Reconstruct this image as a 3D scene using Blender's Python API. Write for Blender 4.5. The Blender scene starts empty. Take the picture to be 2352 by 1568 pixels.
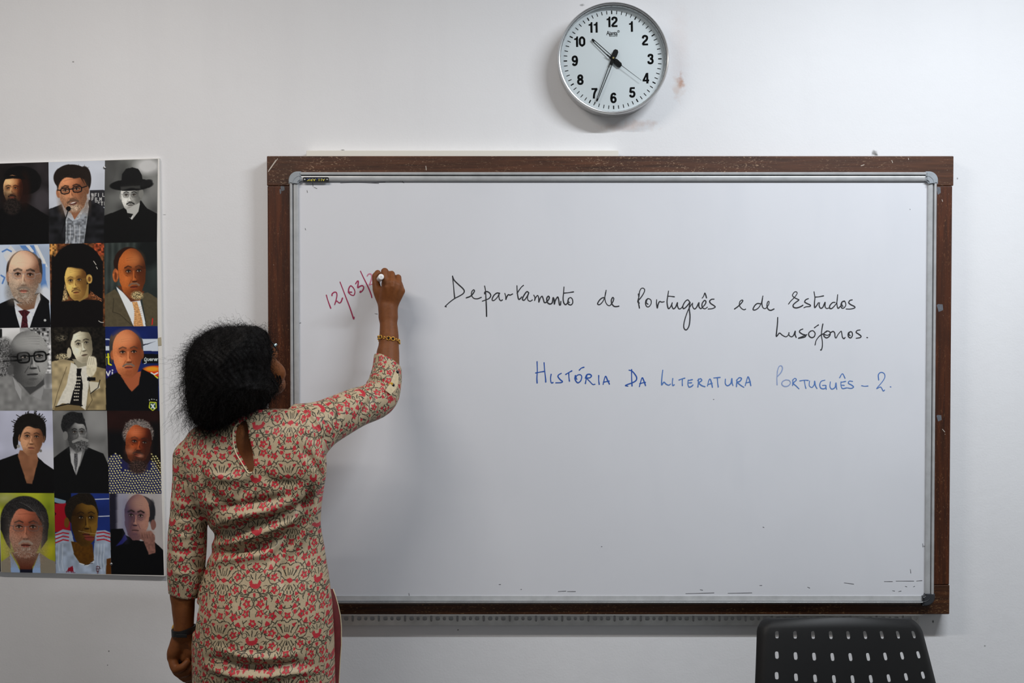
import bpy, bmesh, math, random
import numpy as np
from mathutils import Vector, Matrix

rng = np.random.default_rng(7)
random.seed(7)
SC = bpy.context.scene
COL = SC.collection

# ------------------------------------------------------------------ camera
CAM_Y, CAM_Z, TILT = -2.66, 1.57, math.radians(1.0)
FPX = 35.0 / 36.0 * 2352.0
cam_data = bpy.data.cameras.new("camera")
cam_data.lens = 35.0
cam_data.sensor_width = 36.0
cam = bpy.data.objects.new("camera", cam_data)
cam.location = (0, CAM_Y, CAM_Z)
cam.rotation_euler = (math.radians(90) - TILT, 0, 0)
COL.objects.link(cam)
SC.camera = cam

# ------------------------------------------------------------------ light
SC.view_settings.view_transform = 'Standard'
SC.view_settings.look = 'None'
SC.view_settings.gamma = 1.0
SC.view_settings.use_curve_mapping = False
SC.view_settings.exposure = 0.14

world = bpy.data.worlds.new("world")
SC.world = world
world.use_nodes = True
world.node_tree.nodes["Background"].inputs[0].default_value = (0.86, 0.93, 1.0, 1)
world.node_tree.nodes["Background"].inputs[1].default_value = 0.27


def tube_light(name, loc, length, width, energy, color):
    d = bpy.data.lights.new(name, 'AREA')
    d.shape = 'RECTANGLE'
    d.size = length
    d.size_y = width
    d.energy = energy
    d.color = color
    o = bpy.data.objects.new(name, d)
    o.location = loc
    COL.objects.link(o)
    return o


tube_light("tube_light", (1.25, -1.26, 2.95), 1.2, 0.05, 50.0, (0.90, 0.95, 1.0))
tube_light("tube_light", (-1.15, -1.36, 2.95), 1.2, 0.05, 26.5, (1.0, 0.93, 0.86))


def P(px, py, Y):
    """point on the upright plane at depth Y that was measured at photo position (px, py)"""
    u = (px - 1176.0) / FPX
    v = -(py - 784.0) / FPX
    dx, dy, dz = u, math.cos(TILT) + v * math.sin(TILT), -math.sin(TILT) + v * math.cos(TILT)
    s = (Y - CAM_Y) / dy
    return Vector((dx * s, Y, CAM_Z + dz * s))


def Pn(px, py, Y):
    px = np.asarray(px, float); py = np.asarray(py, float); Y = np.asarray(Y, float)
    u = (px - 1176.0) / FPX
    v = -(py - 784.0) / FPX
    dy = math.cos(TILT) + v * math.sin(TILT)
    dz = -math.sin(TILT) + v * math.cos(TILT)
    s = (Y - CAM_Y) / dy
    return np.stack([u * s, Y + 0 * s, CAM_Z + dz * s], -1)


def to_px(X):
    """photo position of world points (n,3), used only to measure"""
    y = X[:, 1] - CAM_Y
    z = X[:, 2] - CAM_Z
    c, s = math.cos(TILT), math.sin(TILT)
    d = y * c - z * s
    up = y * s + z * c
    return 1176.0 + FPX * X[:, 0] / d, 784.0 - FPX * up / d


# ------------------------------------------------------------------ helpers
def lin(c):
    c = np.asarray(c, float) / 255.0
    return np.where(c <= 0.04045, c / 12.92, ((c + 0.055) / 1.055) ** 2.4)


def L4(c):
    return tuple(float(x) for x in lin(c)) + (1.0,)


def mat(name, rgb, rough=0.5, metal=0.0, spec=0.5, noise=None, bump=None, sheen=0.0):
    """principled material; rgb is sRGB 0-255; noise=(scale, amount), bump=(scale, strength, distance)"""
    m = bpy.data.materials.new(name)
    m.use_nodes = True
    nt = m.node_tree
    b = nt.nodes["Principled BSDF"]
    b.inputs["Base Color"].default_value = L4(rgb)
    b.inputs["Roughness"].default_value = rough
    b.inputs["Metallic"].default_value = metal
    b.inputs["Specular IOR Level"].default_value = spec
    if sheen:
        b.inputs["Sheen Weight"].default_value = sheen
    tc = nt.nodes.new("ShaderNodeTexCoord")
    if noise:
        n = nt.nodes.new("ShaderNodeTexNoise")
        n.inputs["Scale"].default_value = noise[0]
        n.inputs["Detail"].default_value = 5
        nt.links.new(tc.outputs["Object"], n.inputs["Vector"])
        r = nt.nodes.new("ShaderNodeMapRange")
        r.inputs["From Min"].default_value = 0.25
        r.inputs["From Max"].default_value = 0.75
        r.inputs["To Min"].default_value = 1 - noise[1]
        r.inputs["To Max"].default_value = 1 + noise[1]
        nt.links.new(n.outputs["Fac"], r.inputs["Value"])
        mx = nt.nodes.new("ShaderNodeMix")
        mx.data_type = 'RGBA'
        mx.blend_type = 'MULTIPLY'
        mx.inputs["Factor"].default_value = 1.0
        mx.inputs["A"].default_value = L4(rgb)
        nt.links.new(r.outputs["Result"], mx.inputs["B"])
        nt.links.new(mx.outputs["Result"], b.inputs["Base Color"])
    if bump:
        n2 = nt.nodes.new("ShaderNodeTexNoise")
        n2.inputs["Scale"].default_value = bump[0]
        n2.inputs["Detail"].default_value = 4
        nt.links.new(tc.outputs["Object"], n2.inputs["Vector"])
        bp = nt.nodes.new("ShaderNodeBump")
        bp.inputs["Strength"].default_value = bump[1]
        bp.inputs["Distance"].default_value = bump[2]
        nt.links.new(n2.outputs["Fac"], bp.inputs["Height"])
        nt.links.new(bp.outputs["Normal"], b.inputs["Normal"])
    return m


class Sk:
    """a node socket with arithmetic, for writing patterns as expressions"""
    def __init__(self, nt, s):
        self.nt, self.s = nt, s

    def op(self, o, b=None, c=None, clamp=False):
        n = self.nt.nodes.new("ShaderNodeMath")
        n.operation = o
        n.use_clamp = clamp
        for i, x in enumerate((self, b, c)):
            if x is None:
                continue
            if isinstance(x, Sk):
                self.nt.links.new(x.s, n.inputs[i])
            else:
                n.inputs[i].default_value = float(x)
        return Sk(self.nt, n.outputs[0])

    def __add__(self, o): return self.op('ADD', o)
    def __sub__(self, o): return self.op('SUBTRACT', o)
    def __mul__(self, o): return self.op('MULTIPLY', o)
    def __truediv__(self, o): return self.op('DIVIDE', o)
    def lt(self, o, soft=0.0):
        if soft:
            return ((self * -1.0 + o) / soft + 0.5).op('ADD', 0.0, clamp=True) if isinstance(o, Sk) else \
                self.op('MULTIPLY_ADD', -1.0 / soft, o / soft + 0.5, clamp=True)
        return self.op('LESS_THAN', o)
    def gt(self, o): return self.op('GREATER_THAN', o)
    def max(self, o): return self.op('MAXIMUM', o)
    def min(self, o): return self.op('MINIMUM', o)
    def abs(self): return self.op('ABSOLUTE')


def mixrgb(nt, fac, a, b, blend='MIX'):
    n = nt.nodes.new("ShaderNodeMix")
    n.data_type = 'RGBA'
    n.blend_type = blend
    for key, x in (("Factor", fac), ("A", a), ("B", b)):
        if isinstance(x, Sk):
            nt.links.new(x.s, n.inputs[key])
        elif isinstance(x, bpy.types.NodeSocket):
            nt.links.new(x, n.inputs[key])
        else:
            n.inputs[key].default_value = x
    return n.outputs["Result"]


def noise_sk(nt, vec, scale, detail=4, dist=0.0, mapping=None):
    if mapping:
        mp = nt.nodes.new("ShaderNodeMapping")
        mp.inputs["Scale"].default_value = mapping
        nt.links.new(vec, mp.inputs["Vector"])
        vec = mp.outputs["Vector"]
    n = nt.nodes.new("ShaderNodeTexNoise")
    n.inputs["Scale"].default_value = scale
    n.inputs["Detail"].default_value = detail
    n.inputs["Distortion"].default_value = dist
    nt.links.new(vec, n.inputs["Vector"])
    return Sk(nt, n.outputs["Fac"])


def ramp01(s, a, b):
    """0 below a, 1 above b"""
    return s.op('MULTIPLY_ADD', 1.0 / (b - a), -a / (b - a), clamp=True)


def wloc(o):
    v = Vector((0, 0, 0))
    while o is not None:
        v = v + o.location
        o = o.parent
    return v


def mesh_obj(name, verts, faces, material, parent=None, smooth=False, colors=None, at=None):
    """ONE mesh object from world-space vertices; at = origin of a top-level object"""
    me = bpy.data.meshes.new(name)
    V = np.asarray([tuple(v) for v in verts] if not isinstance(verts, np.ndarray) else verts, dtype=np.float32).reshape(-1, 3)
    off = np.array(wloc(parent) if parent else (at if at is not None else (0, 0, 0)), dtype=np.float32)
    V = V - off
    if isinstance(faces, np.ndarray):
        n, k = faces.shape
        me.vertices.add(len(V))
        me.vertices.foreach_set("co", V.ravel())
        me.loops.add(n * k)
        me.loops.foreach_set("vertex_index", faces.astype(np.int32).ravel())
        me.polygons.add(n)
        me.polygons.foreach_set("loop_start", (np.arange(n) * k).astype(np.int32))
        me.polygons.foreach_set("loop_total", np.full(n, k, dtype=np.int32))
        me.update(calc_edges=True)
    else:
        me.from_pydata([tuple(map(float, v)) for v in V], [], [list(f) for f in faces])
        me.update()
    me.validate()
    mats = material if isinstance(material, (list, tuple)) else [material]
    for m in mats:
        me.materials.append(m)
    if smooth:
        me.polygons.foreach_set("use_smooth", np.ones(len(me.polygons), dtype=bool))
    if colors is not None:
        a = me.color_attributes.new("Col", 'FLOAT_COLOR', 'POINT')
        a.data.foreach_set("color", np.concatenate([colors, np.ones((len(colors), 1))], 1).astype(np.float32).ravel())
    o = bpy.data.objects.new(name, me)
    if parent:
        o.parent = parent
    elif at is not None:
        o.location = at
    COL.objects.link(o)
    return o


def empty(name, loc):
    o = bpy.data.objects.new(name, None)
    o.empty_display_size = 0.1
    o.location = loc
    COL.objects.link(o)
    return o


def tag(o, label, cat, group=None):
    o["label"] = label
    o["category"] = cat
    if group:
        o["group"] = group
    return o


def structure(o):
    o["kind"] = "structure"
    return o


class MB:
    """collects shapes (world space) for ONE mesh"""
    def __init__(self):
        self.v, self.f, self.mi = [], [], []

    def add(self, vs, fs, mi=0):
        n = len(self.v)
        self.v += [tuple(x) for x in vs]
        self.f += [[i + n for i in f] for f in fs]
        self.mi += [mi] * len(fs)

    def bm_add(self, bm, mi=0):
        bm.verts.index_update()
        self.add([v.co[:] for v in bm.verts], [[v.index for v in f.verts] for f in bm.faces], mi)
        bm.free()

    def box(self, c, s, bevel=0.0, rot=None, mi=0, seg=2):
        bm = bmesh.new()
        bmesh.ops.create_cube(bm, size=1.0)
        bmesh.ops.scale(bm, vec=s, verts=bm.verts)
        if bevel:
            bmesh.ops.bevel(bm, geom=bm.edges[:], offset=bevel, segments=seg, affect='EDGES', profile=0.5)
        if rot is not None:
            bmesh.ops.rotate(bm, cent=(0, 0, 0), matrix=rot, verts=bm.verts)
        bmesh.ops.translate(bm, vec=c, verts=bm.verts)
        self.bm_add(bm, mi)

    def tube(self, pts, r, n=10, closed=False, cap=True, mi=0):
        pts = [Vector(p) for p in pts]
        rs = r if isinstance(r, (list, tuple, np.ndarray)) else [r] * len(pts)
        m = len(pts)
        vs, fs = [], []
        prev = None
        for i, p in enumerate(pts):
            if closed:
                t = pts[(i + 1) % m] - pts[i - 1]
            else:
                t = pts[min(i + 1, m - 1)] - pts[max(i - 1, 0)]
            t.normalize()
            if prev is None:
                a = Vector((0, 0, 1)) if abs(t.z) < 0.9 else Vector((1, 0, 0))
                x = t.cross(a).normalized()
            else:
                x = (prev - t * prev.dot(t)).normalized()
            prev = x
            y = t.cross(x)
            for k in range(n):
                an = 2 * math.pi * k / n
                vs.append(p + (x * math.cos(an) + y * math.sin(an)) * rs[i])
        rng_i = range(m) if closed else range(m - 1)
        for i in rng_i:
            j = (i + 1) % m
            for k in range(n):
                l = (k + 1) % n
                fs.append([i * n + k, i * n + l, j * n + l, j * n + k])
        if cap and not closed:
            fs.append(list(range(n - 1, -1, -1)))
            fs.append([(m - 1) * n + k for k in range(n)])
        self.add(vs, fs, mi)

    def lathe(self, prof, origin, axis, n=64, mi=0, cap0=False, cap1=False):
        """prof: list of (r, h); h runs along axis from origin"""
        axis = Vector(axis).normalized()
        a = Vector((0, 0, 1)) if abs(axis.z) < 0.9 else Vector((1, 0, 0))
        x = axis.cross(a).normalized()
        y = axis.cross(x)
        o = Vector(origin)
        vs, fs = [], []
        for r, h in prof:
            for k in range(n):
                an = 2 * math.pi * k / n
                vs.append(o + axis * h + (x * math.cos(an) + y * math.sin(an)) * r)
        for i in range(len(prof) - 1):
            for k in range(n):
                l = (k + 1) % n
                fs.append([i * n + k, i * n + l, (i + 1) * n + l, (i + 1) * n + k])
        if cap0:
            fs.append(list(range(n - 1, -1, -1)))
        if cap1:
            fs.append([(len(prof) - 1) * n + k for k in range(n)])
        self.add(vs, fs, mi)

    def prism(self, pts, depth_vec, mi=0):
        """flat outline (world points) extruded by depth_vec"""
        n = len(pts)
        d = Vector(depth_vec)
        vs = [Vector(p) for p in pts] + [Vector(p) + d for p in pts]
        fs = [list(range(n)), list(range(2 * n - 1, n - 1, -1))]
        for i in range(n):
            j = (i + 1) % n
            fs.append([i, i + n, j + n, j])
        self.add(vs, fs, mi)

    def sphere(self, c, r, seg=16, rings=10, scale=(1, 1, 1), rot=None, mi=0):
        bm = bmesh.new()
        bmesh.ops.create_uvsphere(bm, u_segments=seg, v_segments=rings, radius=r)
        bmesh.ops.scale(bm, vec=scale, verts=bm.verts)
        if rot is not None:
            bmesh.ops.rotate(bm, cent=(0, 0, 0), matrix=rot, verts=bm.verts)
        bmesh.ops.translate(bm, vec=c, verts=bm.verts)
        self.bm_add(bm, mi)

    def build(self, name, material, parent=None, smooth=False, at=None, angle=None):
        o = mesh_obj(name, self.v, self.f, material, parent, smooth, at=at)
        if any(self.mi):
            o.data.polygons.foreach_set("material_index", np.array(self.mi, dtype=np.int32))
        bm = bmesh.new()
        bm.from_mesh(o.data)
        bmesh.ops.recalc_face_normals(bm, faces=bm.faces)
        bm.to_mesh(o.data)
        bm.free()
        if angle:
            o.data.polygons.foreach_set("use_smooth", np.ones(len(o.data.polygons), dtype=bool))
            o.data.set_sharp_from_angle(angle=math.radians(angle))
        return o


def text_mesh(s, size, bold=0.0, squeeze=1.0, spacing=1.0):
    """vertices (x, y) and faces of a line of lettering, centred at 0, cap height = size"""
    cu = bpy.data.curves.new("lettering", 'FONT')
    cu.body = s
    cu.size = 1.0
    cu.offset = bold
    cu.space_character = spacing
    cu.resolution_u = 4
    ob = bpy.data.objects.new("lettering", cu)
    COL.objects.link(ob)
    dg = bpy.context.evaluated_depsgraph_get()
    me = bpy.data.meshes.new_from_object(ob.evaluated_get(dg))
    V = np.array([v.co[:] for v in me.vertices])
    F = [list(p.vertices) for p in me.polygons]
    bpy.data.objects.remove(ob)
    bpy.data.curves.remove(cu)
    bpy.data.meshes.remove(me)
    lo, hi = V.min(0), V.max(0)
    k = size / (hi[1] - lo[1])
    xy = (V[:, :2] - (lo[:2] + hi[:2]) / 2) * k
    xy[:, 0] *= squeeze
    return xy, F


def catmull(pts, n=6):
    pts = [np.array(p, float) for p in pts]
    if len(pts) < 3:
        a, b = pts[0], pts[-1]
        return np.array([a + (b - a) * t for t in np.linspace(0, 1, 4)])
    e = [2 * pts[0] - pts[1]] + pts + [2 * pts[-1] - pts[-2]]
    out = []
    for i in range(1, len(e) - 2):
        p0, p1, p2, p3 = e[i - 1], e[i], e[i + 1], e[i + 2]
        for t in np.linspace(0, 1, n, endpoint=False):
            out.append(0.5 * ((2 * p1) + (-p0 + p2) * t + (2 * p0 - 5 * p1 + 4 * p2 - p3) * t * t + (-p0 + 3 * p1 - 3 * p2 + p3) * t ** 3))
    out.append(e[-2])
    return np.array(out)


# ------------------------------------------------------------------ implicit surfaces
class Field:
    """signed distance samples on a box grid; shapes are blended in, then meshed"""
    def __init__(self, lo, hi, h):
        self.lo, self.h = np.array(lo, float), h
        self.n = np.ceil((np.array(hi) - self.lo) / h).astype(int) + 1
        self.D = np.full(self.n, 1.0, dtype=np.float32)
        self.ax = [(self.lo[i] + h * np.arange(self.n[i])).astype(np.float32) for i in range(3)]

    def region(self, lo, hi):
        a = np.clip(np.floor((np.array(lo) - self.lo) / self.h).astype(int), 0, self.n - 1)
        b = np.clip(np.ceil((np.array(hi) - self.lo) / self.h).astype(int) + 1, 1, self.n)
        sl = tuple(slice(a[i], b[i]) for i in range(3))
        X = self.ax[0][sl[0]][:, None, None]
        Y = self.ax[1][sl[1]][None, :, None]
        Z = self.ax[2][sl[2]][None, None, :]
        return sl, X, Y, Z

    def blend(self, sl, d, k):
        A = self.D[sl]
        if k <= 0:
            self.D[sl] = np.minimum(A, d)
        else:
            h = np.maximum(k - np.abs(A - d), 0) / k
            self.D[sl] = np.minimum(A, d) - h * h * k * 0.25

    def cone(self, a, b, ra, rb, k=0.005, flat=None):
        a, b = np.array(a, float), np.array(b, float)
        m = max(ra, rb) + k + 0.012
        sl, X, Y, Z = self.region(np.minimum(a, b) - m, np.maximum(a, b) + m)
        ba = b - a
        l2 = max(float(ba @ ba), 1e-9)
        t = np.clip(((X - a[0]) * ba[0] + (Y - a[1]) * ba[1] + (Z - a[2]) * ba[2]) / l2, 0, 1)
        dx, dy, dz = X - a[0] - ba[0] * t, Y - a[1] - ba[1] * t, Z - a[2] - ba[2] * t
        d = np.sqrt(dx * dx + dy * dy + dz * dz) - (ra + (rb - ra) * t)
        self.blend(sl, d.astype(np.float32), k)

    def chain(self, pts, k=0.005, sub=5):
        """pts: list of (point, radius), drawn as one smooth tapering limb"""
        c = catmull([np.array([*p, r]) for p, r in pts], sub) if len(pts) > 2 else np.array([[*p, r] for p, r in pts])
        m = c[:, 3].max() + k + 0.012
        sl, X, Y, Z = self.region(c[:, :3].min(0) - m, c[:, :3].max(0) + m)
        D = None
        for a, b in zip(c[:-1], c[1:]):
            ba = b[:3] - a[:3]
            l2 = max(float(ba @ ba), 1e-9)
            t = np.clip(((X - a[0]) * ba[0] + (Y - a[1]) * ba[1] + (Z - a[2]) * ba[2]) / l2, 0, 1)
            dx, dy, dz = X - a[0] - ba[0] * t, Y - a[1] - ba[1] * t, Z - a[2] - ba[2] * t
            d = np.sqrt(dx * dx + dy * dy + dz * dz) - (a[3] + (b[3] - a[3]) * t)
            D = d if D is None else np.minimum(D, d)
        self.blend(sl, D.astype(np.float32), k)

    def ell(self, c, r, k=0.01, M=None):
        """ellipsoid; M rows = local axes"""
        c, r = np.array(c, float), np.array(r, float)
        m = r.max() + k + 0.02
        sl, X, Y, Z = self.region(c - m, c + m)
        x, y, z = X - c[0], Y - c[1], Z - c[2]
        if M is not None:
            x, y, z = (M[i][0] * x + M[i][1] * y + M[i][2] * z for i in range(3))
        k0 = np.sqrt((x / r[0]) ** 2 + (y / r[1]) ** 2 + (z / r[2]) ** 2)
        k1 = np.sqrt((x / r[0] ** 2) ** 2 + (y / r[1] ** 2) ** 2 + (z / r[2] ** 2) ** 2) + 1e-9
        self.blend(sl, (k0 * (k0 - 1) / k1).astype(np.float32), k)

    def mesh(self):
        D, h = self.D, self.h
        ins = D < 0
        cnt = np.zeros(self.n - 1, dtype=np.int8)
        cor = [(i, j, k) for i in (0, 1) for j in (0, 1) for k in (0, 1)]
        nx, ny, nz = self.n
        for i, j, k in cor:
            cnt += ins[i:nx - 1 + i, j:ny - 1 + j, k:nz - 1 + k]
        act = np.argwhere((cnt > 0) & (cnt < 8))
        del cnt
        vals = np.stack([D[act[:, 0] + i, act[:, 1] + j, act[:, 2] + k] for i, j, k in cor], 1)
        pos = np.zeros((len(act), 3)); num = np.zeros(len(act))
        for a in range(8):
            for b in range(a + 1, 8):
                ca, cb = np.array(cor[a]), np.array(cor[b])
                if np.abs(ca - cb).sum() != 1:
                    continue
                va, vb = vals[:, a], vals[:, b]
                mk = (va < 0) != (vb < 0)
                t = np.where(mk, va / np.where(mk, va - vb, 1), 0)
                pos += mk[:, None] * (ca + (cb - ca) * t[:, None])
                num += mk
        V = self.lo + (act + pos / num[:, None]) * h
        idx = np.full(self.n - 1, -1, dtype=np.int32)
        idx[act[:, 0], act[:, 1], act[:, 2]] = np.arange(len(act))
        quads = []
        for ax in range(3):
            o = [slice(None)] * 3
            s0, s1 = list(o), list(o)
            s0[ax] = slice(0, -1); s1[ax] = slice(1, None)
            e = np.argwhere(ins[tuple(s0)] != ins[tuple(s1)])
            u, v = (ax + 1) % 3, (ax + 2) % 3
            ok = (e[:, u] > 0) & (e[:, v] > 0) & (e[:, u] < self.n[u] - 1) & (e[:, v] < self.n[v] - 1)
            e = e[ok]
            flip = ins[e[:, 0], e[:, 1], e[:, 2]]
            q = []
            for du, dv in ((1, 1), (0, 1), (0, 0), (1, 0)):
                c = e.copy(); c[:, u] -= du; c[:, v] -= dv
                q.append(idx[c[:, 0], c[:, 1], c[:, 2]])
            q = np.stack(q, 1)
            q[~flip] = q[~flip][:, ::-1]
            quads.append(q)
        return V, np.concatenate(quads)


def vert_normals(V, F):
    a = V[F[:, 2]] - V[F[:, 0]]
    b = V[F[:, 3]] - V[F[:, 1]]
    fn = np.cross(a, b)
    N = np.zeros_like(V)
    for k in range(4):
        np.add.at(N, F[:, k], fn)
    return N / (np.linalg.norm(N, axis=1, keepdims=True) + 1e-12)


def relax(V, F, it=2, lam=0.5):
    """light smoothing of a quad mesh"""
    e = np.concatenate([F[:, [0, 1]], F[:, [1, 2]], F[:, [2, 3]], F[:, [3, 0]]])
    for _ in range(it):
        S = np.zeros_like(V); n = np.zeros(len(V))
        np.add.at(S, e[:, 0], V[e[:, 1]]); np.add.at(n, e[:, 0], 1)
        np.add.at(S, e[:, 1], V[e[:, 0]]); np.add.at(n, e[:, 1], 1)
        V = V + lam * (S / n[:, None] - V)
    return V

# ------------------------------------------------------------------ the room
def wall_material():
    m = bpy.data.materials.new("painted_plaster")
    m.use_nodes = True
    nt = m.node_tree
    b = nt.nodes["Principled BSDF"]
    b.inputs["Roughness"].default_value = 0.62
    b.inputs["Specular IOR Level"].default_value = 0.25
    g = nt.nodes.new("ShaderNodeNewGeometry").outputs["Position"]
    sep = nt.nodes.new("ShaderNodeSeparateXYZ")
    nt.links.new(g, sep.inputs[0])
    X, Z = Sk(nt, sep.outputs[0]), Sk(nt, sep.outputs[2])
    big = noise_sk(nt, g, 1.6, 3)
    col = mixrgb(nt, ramp01(big, 0.35, 0.7), L4((224, 224, 226)), L4((229, 229, 231)))
    streak = noise_sk(nt, g, 9.0, 4, mapping=(1.0, 1.0, 0.12))
    col = mixrgb(nt, ramp01(streak, 0.5, 0.75) * 0.25, col, L4((217, 216, 219)))
    fine = noise_sk(nt, g, 60, 3)

    def spot(px, py, rx, ry, rgb, a, ragged=0.5):
        nonlocal col
        p = P(px, py, 0)
        k = 2.66 / FPX
        dx = (X - p.x) / (rx * k)
        dz = (Z - p.z) / (ry * k)
        d = (dx * dx + dz * dz).op('SQRT') + (fine - 0.5) * (ragged * 3)
        col = mixrgb(nt, ramp01(d, 1.0, 0.15) * a, col, L4(rgb))
    spot(1563, 187, 9, 22, (176, 112, 70), 0.75, 0.9)
    spot(1557, 200, 16, 34, (200, 165, 140), 0.35, 0.8)
    spot(1440, 292, 75, 14, (205, 170, 150), 0.30, 0.5)
    spot(1470, 283, 50, 10, (180, 130, 100), 0.22, 0.8)
    spot(1560, 120, 30, 130, (214, 196, 190), 0.25, 0.3)
    spot(1335, 12, 10, 3, (120, 120, 120), 0.7, 0.9)
    spot(787, 345, 5, 2.5, (50, 50, 50), 0.95, 0.9)
    spot(2008, 352, 9, 8, (90, 88, 84), 0.75, 0.9)
    spot(2012, 355, 6, 3, (70, 70, 66), 0.8, 0.9)
    spot(168, 142, 3, 2, (70, 70, 70), 0.9, 0.2)
    spot(378, 493, 5, 1.2, (90, 90, 90), 0.8, 0.2)
    spot(1052, 1446, 2.2, 2.2, (30, 30, 30), 1.0, 0.1)
    spot(2143, 1427, 3, 5, (30, 30, 30), 1.0, 0.1)
    spot(250, 1495, 2.2, 2.4, (40, 40, 40), 0.9, 0.1)
    spot(247, 1527, 1.8, 1.8, (50, 50, 50), 0.9, 0.1)
    spot(2262, 1483, 2.5, 3, (110, 110, 110), 0.9, 0.2)
    spot(2199, 410, 2, 3, (90, 90, 90), 0.8, 0.2)
    spot(1170, 1395, 4, 3, (80, 60, 50), 0.6, 0.9)
    nt.links.new(col, b.inputs["Base Color"])
    bp = nt.nodes.new("ShaderNodeBump")
    bp.inputs["Strength"].default_value = 0.16
    bp.inputs["Distance"].default_value = 0.004
    h = noise_sk(nt, g, 190, 2) * 0.35 + noise_sk(nt, g, 22, 3)
    nt.links.new(h.s, bp.inputs["Height"])
    nt.links.new(bp.outputs["Normal"], b.inputs["Normal"])
    return m


M_WALL = wall_material()
M_WALLPLAIN = mat("side_wall_paint", (222, 220, 216), 0.7, bump=(60, 0.1, 0.002))
M_FLOOR = mat("floor_tile", (66, 62, 58), 0.45, noise=(3, 0.08))
M_CEIL = mat("ceiling_paint", (232, 232, 230), 0.8)

RX0, RX1, RY0, RH = -3.4, 3.4, -5.2, 3.05


def slab(name, c, s, m):
    b = MB(); b.box(c, s)
    return structure(b.build(name, m))


slab("wall_back", (0, 0.06, RH / 2), (RX1 - RX0, 0.12, RH), M_WALL)
slab("wall_left", (RX0 - 0.06, RY0 / 2 + 0.06, RH / 2), (0.12, -RY0 + 0.12, RH), M_WALLPLAIN)
slab("wall_right", (RX1 + 0.06, RY0 / 2 + 0.06, RH / 2), (0.12, -RY0 + 0.12, RH), M_WALLPLAIN)
slab("floor", (0, RY0 / 2, -0.05), (RX1 - RX0 + 0.24, -RY0 + 0.24, 0.1), M_FLOOR)
slab("ceiling", (0, RY0 / 2, RH + 0.05), (RX1 - RX0 + 0.24, -RY0 + 0.24, 0.1), M_CEIL)


# ------------------------------------------------------------------ materials of the board
def wood_material(name, axis, base, dark, worn, amt=1.0):
    m = bpy.data.materials.new(name)
    m.use_nodes = True
    nt = m.node_tree
    b = nt.nodes["Principled BSDF"]
    g = nt.nodes.new("ShaderNodeNewGeometry").outputs["Position"]
    st = (0.06, 1, 1) if axis == 'X' else (1, 1, 0.06)
    st2 = (0.33, 1, 1) if axis == 'X' else (1, 1, 0.33)
    grain = noise_sk(nt, g, 130, 5, 0.4, st)
    broad = noise_sk(nt, g, 5, 3, 0.5)
    col = mixrgb(nt, ramp01(grain, 0.3, 0.72), L4(dark), L4(base))
    col = mixrgb(nt, ramp01(broad, 0.42, 0.75) * 0.55, col, L4(tuple(int(c * 0.62) for c in base)))
    specks = noise_sk(nt, g, 420, 6, 0.0, st2)
    wear = noise_sk(nt, g, 7, 4)
    col = mixrgb(nt, ramp01(specks, 0.59, 0.72) * ramp01(wear, 0.40, 0.64) * amt, col, L4(worn))
    dots = noise_sk(nt, g, 330, 2)
    col = mixrgb(nt, ramp01(dots, 0.735, 0.78), col, L4((205, 195, 180)))
    nt.links.new(col, b.inputs["Base Color"])
    b.inputs["Roughness"].default_value = 0.48
    b.inputs["Specular IOR Level"].default_value = 0.35
    bp = nt.nodes.new("ShaderNodeBump")
    bp.inputs["Strength"].default_value = 0.25
    bp.inputs["Distance"].default_value = 0.001
    nt.links.new(grain.s, bp.inputs["Height"])
    nt.links.new(bp.outputs["Normal"], b.inputs["Normal"])
    return m


M_WOODX = wood_material("worn_brown_wood", 'X', (90, 54, 34), (54, 30, 17), (176, 146, 118))
M_WOODZ = wood_material("reddish_brown_wood", 'Z', (86, 42, 18), (48, 22, 9), (150, 104, 70), 0.6)
M_WOODB = wood_material("dark_brown_wood", 'X', (84, 48, 25), (46, 24, 12), (150, 118, 80))
M_ALU = mat("brushed_aluminium", (186, 187, 188), 0.36, metal=0.30, noise=(40, 0.12))
M_ALUD = mat("groove_shade_metal", (60, 60, 62), 0.5, metal=0.6)  # darker metal colour paints in the shade of grooves and slots
M_CAPS = mat("grey_plastic_cap", (152, 158, 164), 0.35, noise=(60, 0.08))
M_CAPD = mat("charcoal_plastic_cap", (52, 54, 58), 0.35)
M_BLACKP = mat("black_plastic", (14, 14, 15), 0.35)
M_INKK = mat("black_marker_ink", (34, 34, 38), 0.6)
M_INKK2 = mat("worn_black_marker_ink", (84, 84, 88), 0.6)
M_INKB = mat("blue_marker_ink", (30, 80, 164), 0.6)
M_INKB2 = mat("fading_blue_marker_ink", (78, 118, 182), 0.6)
M_INKB3 = mat("faint_blue_marker_ink", (138, 156, 196), 0.6)
M_INKR = mat("red_marker_ink", (158, 44, 84), 0.6)
M_INKR2 = mat("faint_red_marker_ink", (196, 120, 146), 0.6)
M_YEL = mat("yellow_print", (214, 200, 60), 0.5)
M_BLUP = mat("blue_print", (60, 80, 150), 0.5)
M_STEEL = mat("zinc_screw", (190, 190, 192), 0.3, metal=0.9)


def board_material():
    m = bpy.data.materials.new("whiteboard_enamel")
    m.use_nodes = True
    nt = m.node_tree
    b = nt.nodes["Principled BSDF"]
    g = nt.nodes.new("ShaderNodeNewGeometry").outputs["Position"]
    n1 = noise_sk(nt, g, 2.2, 4, 0.6)
    col = mixrgb(nt, ramp01(n1, 0.35, 0.7), L4((213, 214, 219)), L4((217, 218, 223)))
    n2 = noise_sk(nt, g, 6.0, 3, 0.3, (1.6, 1, 0.5))
    col = mixrgb(nt, ramp01(n2, 0.55, 0.78) * 0.35, col, L4((208, 210, 216)))
    nt.links.new(col, b.inputs["Base Color"])
    b.inputs["Roughness"].default_value = 0.42
    b.inputs["Specular IOR Level"].default_value = 0.3
    return m


M_BOARD = board_material()

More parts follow.
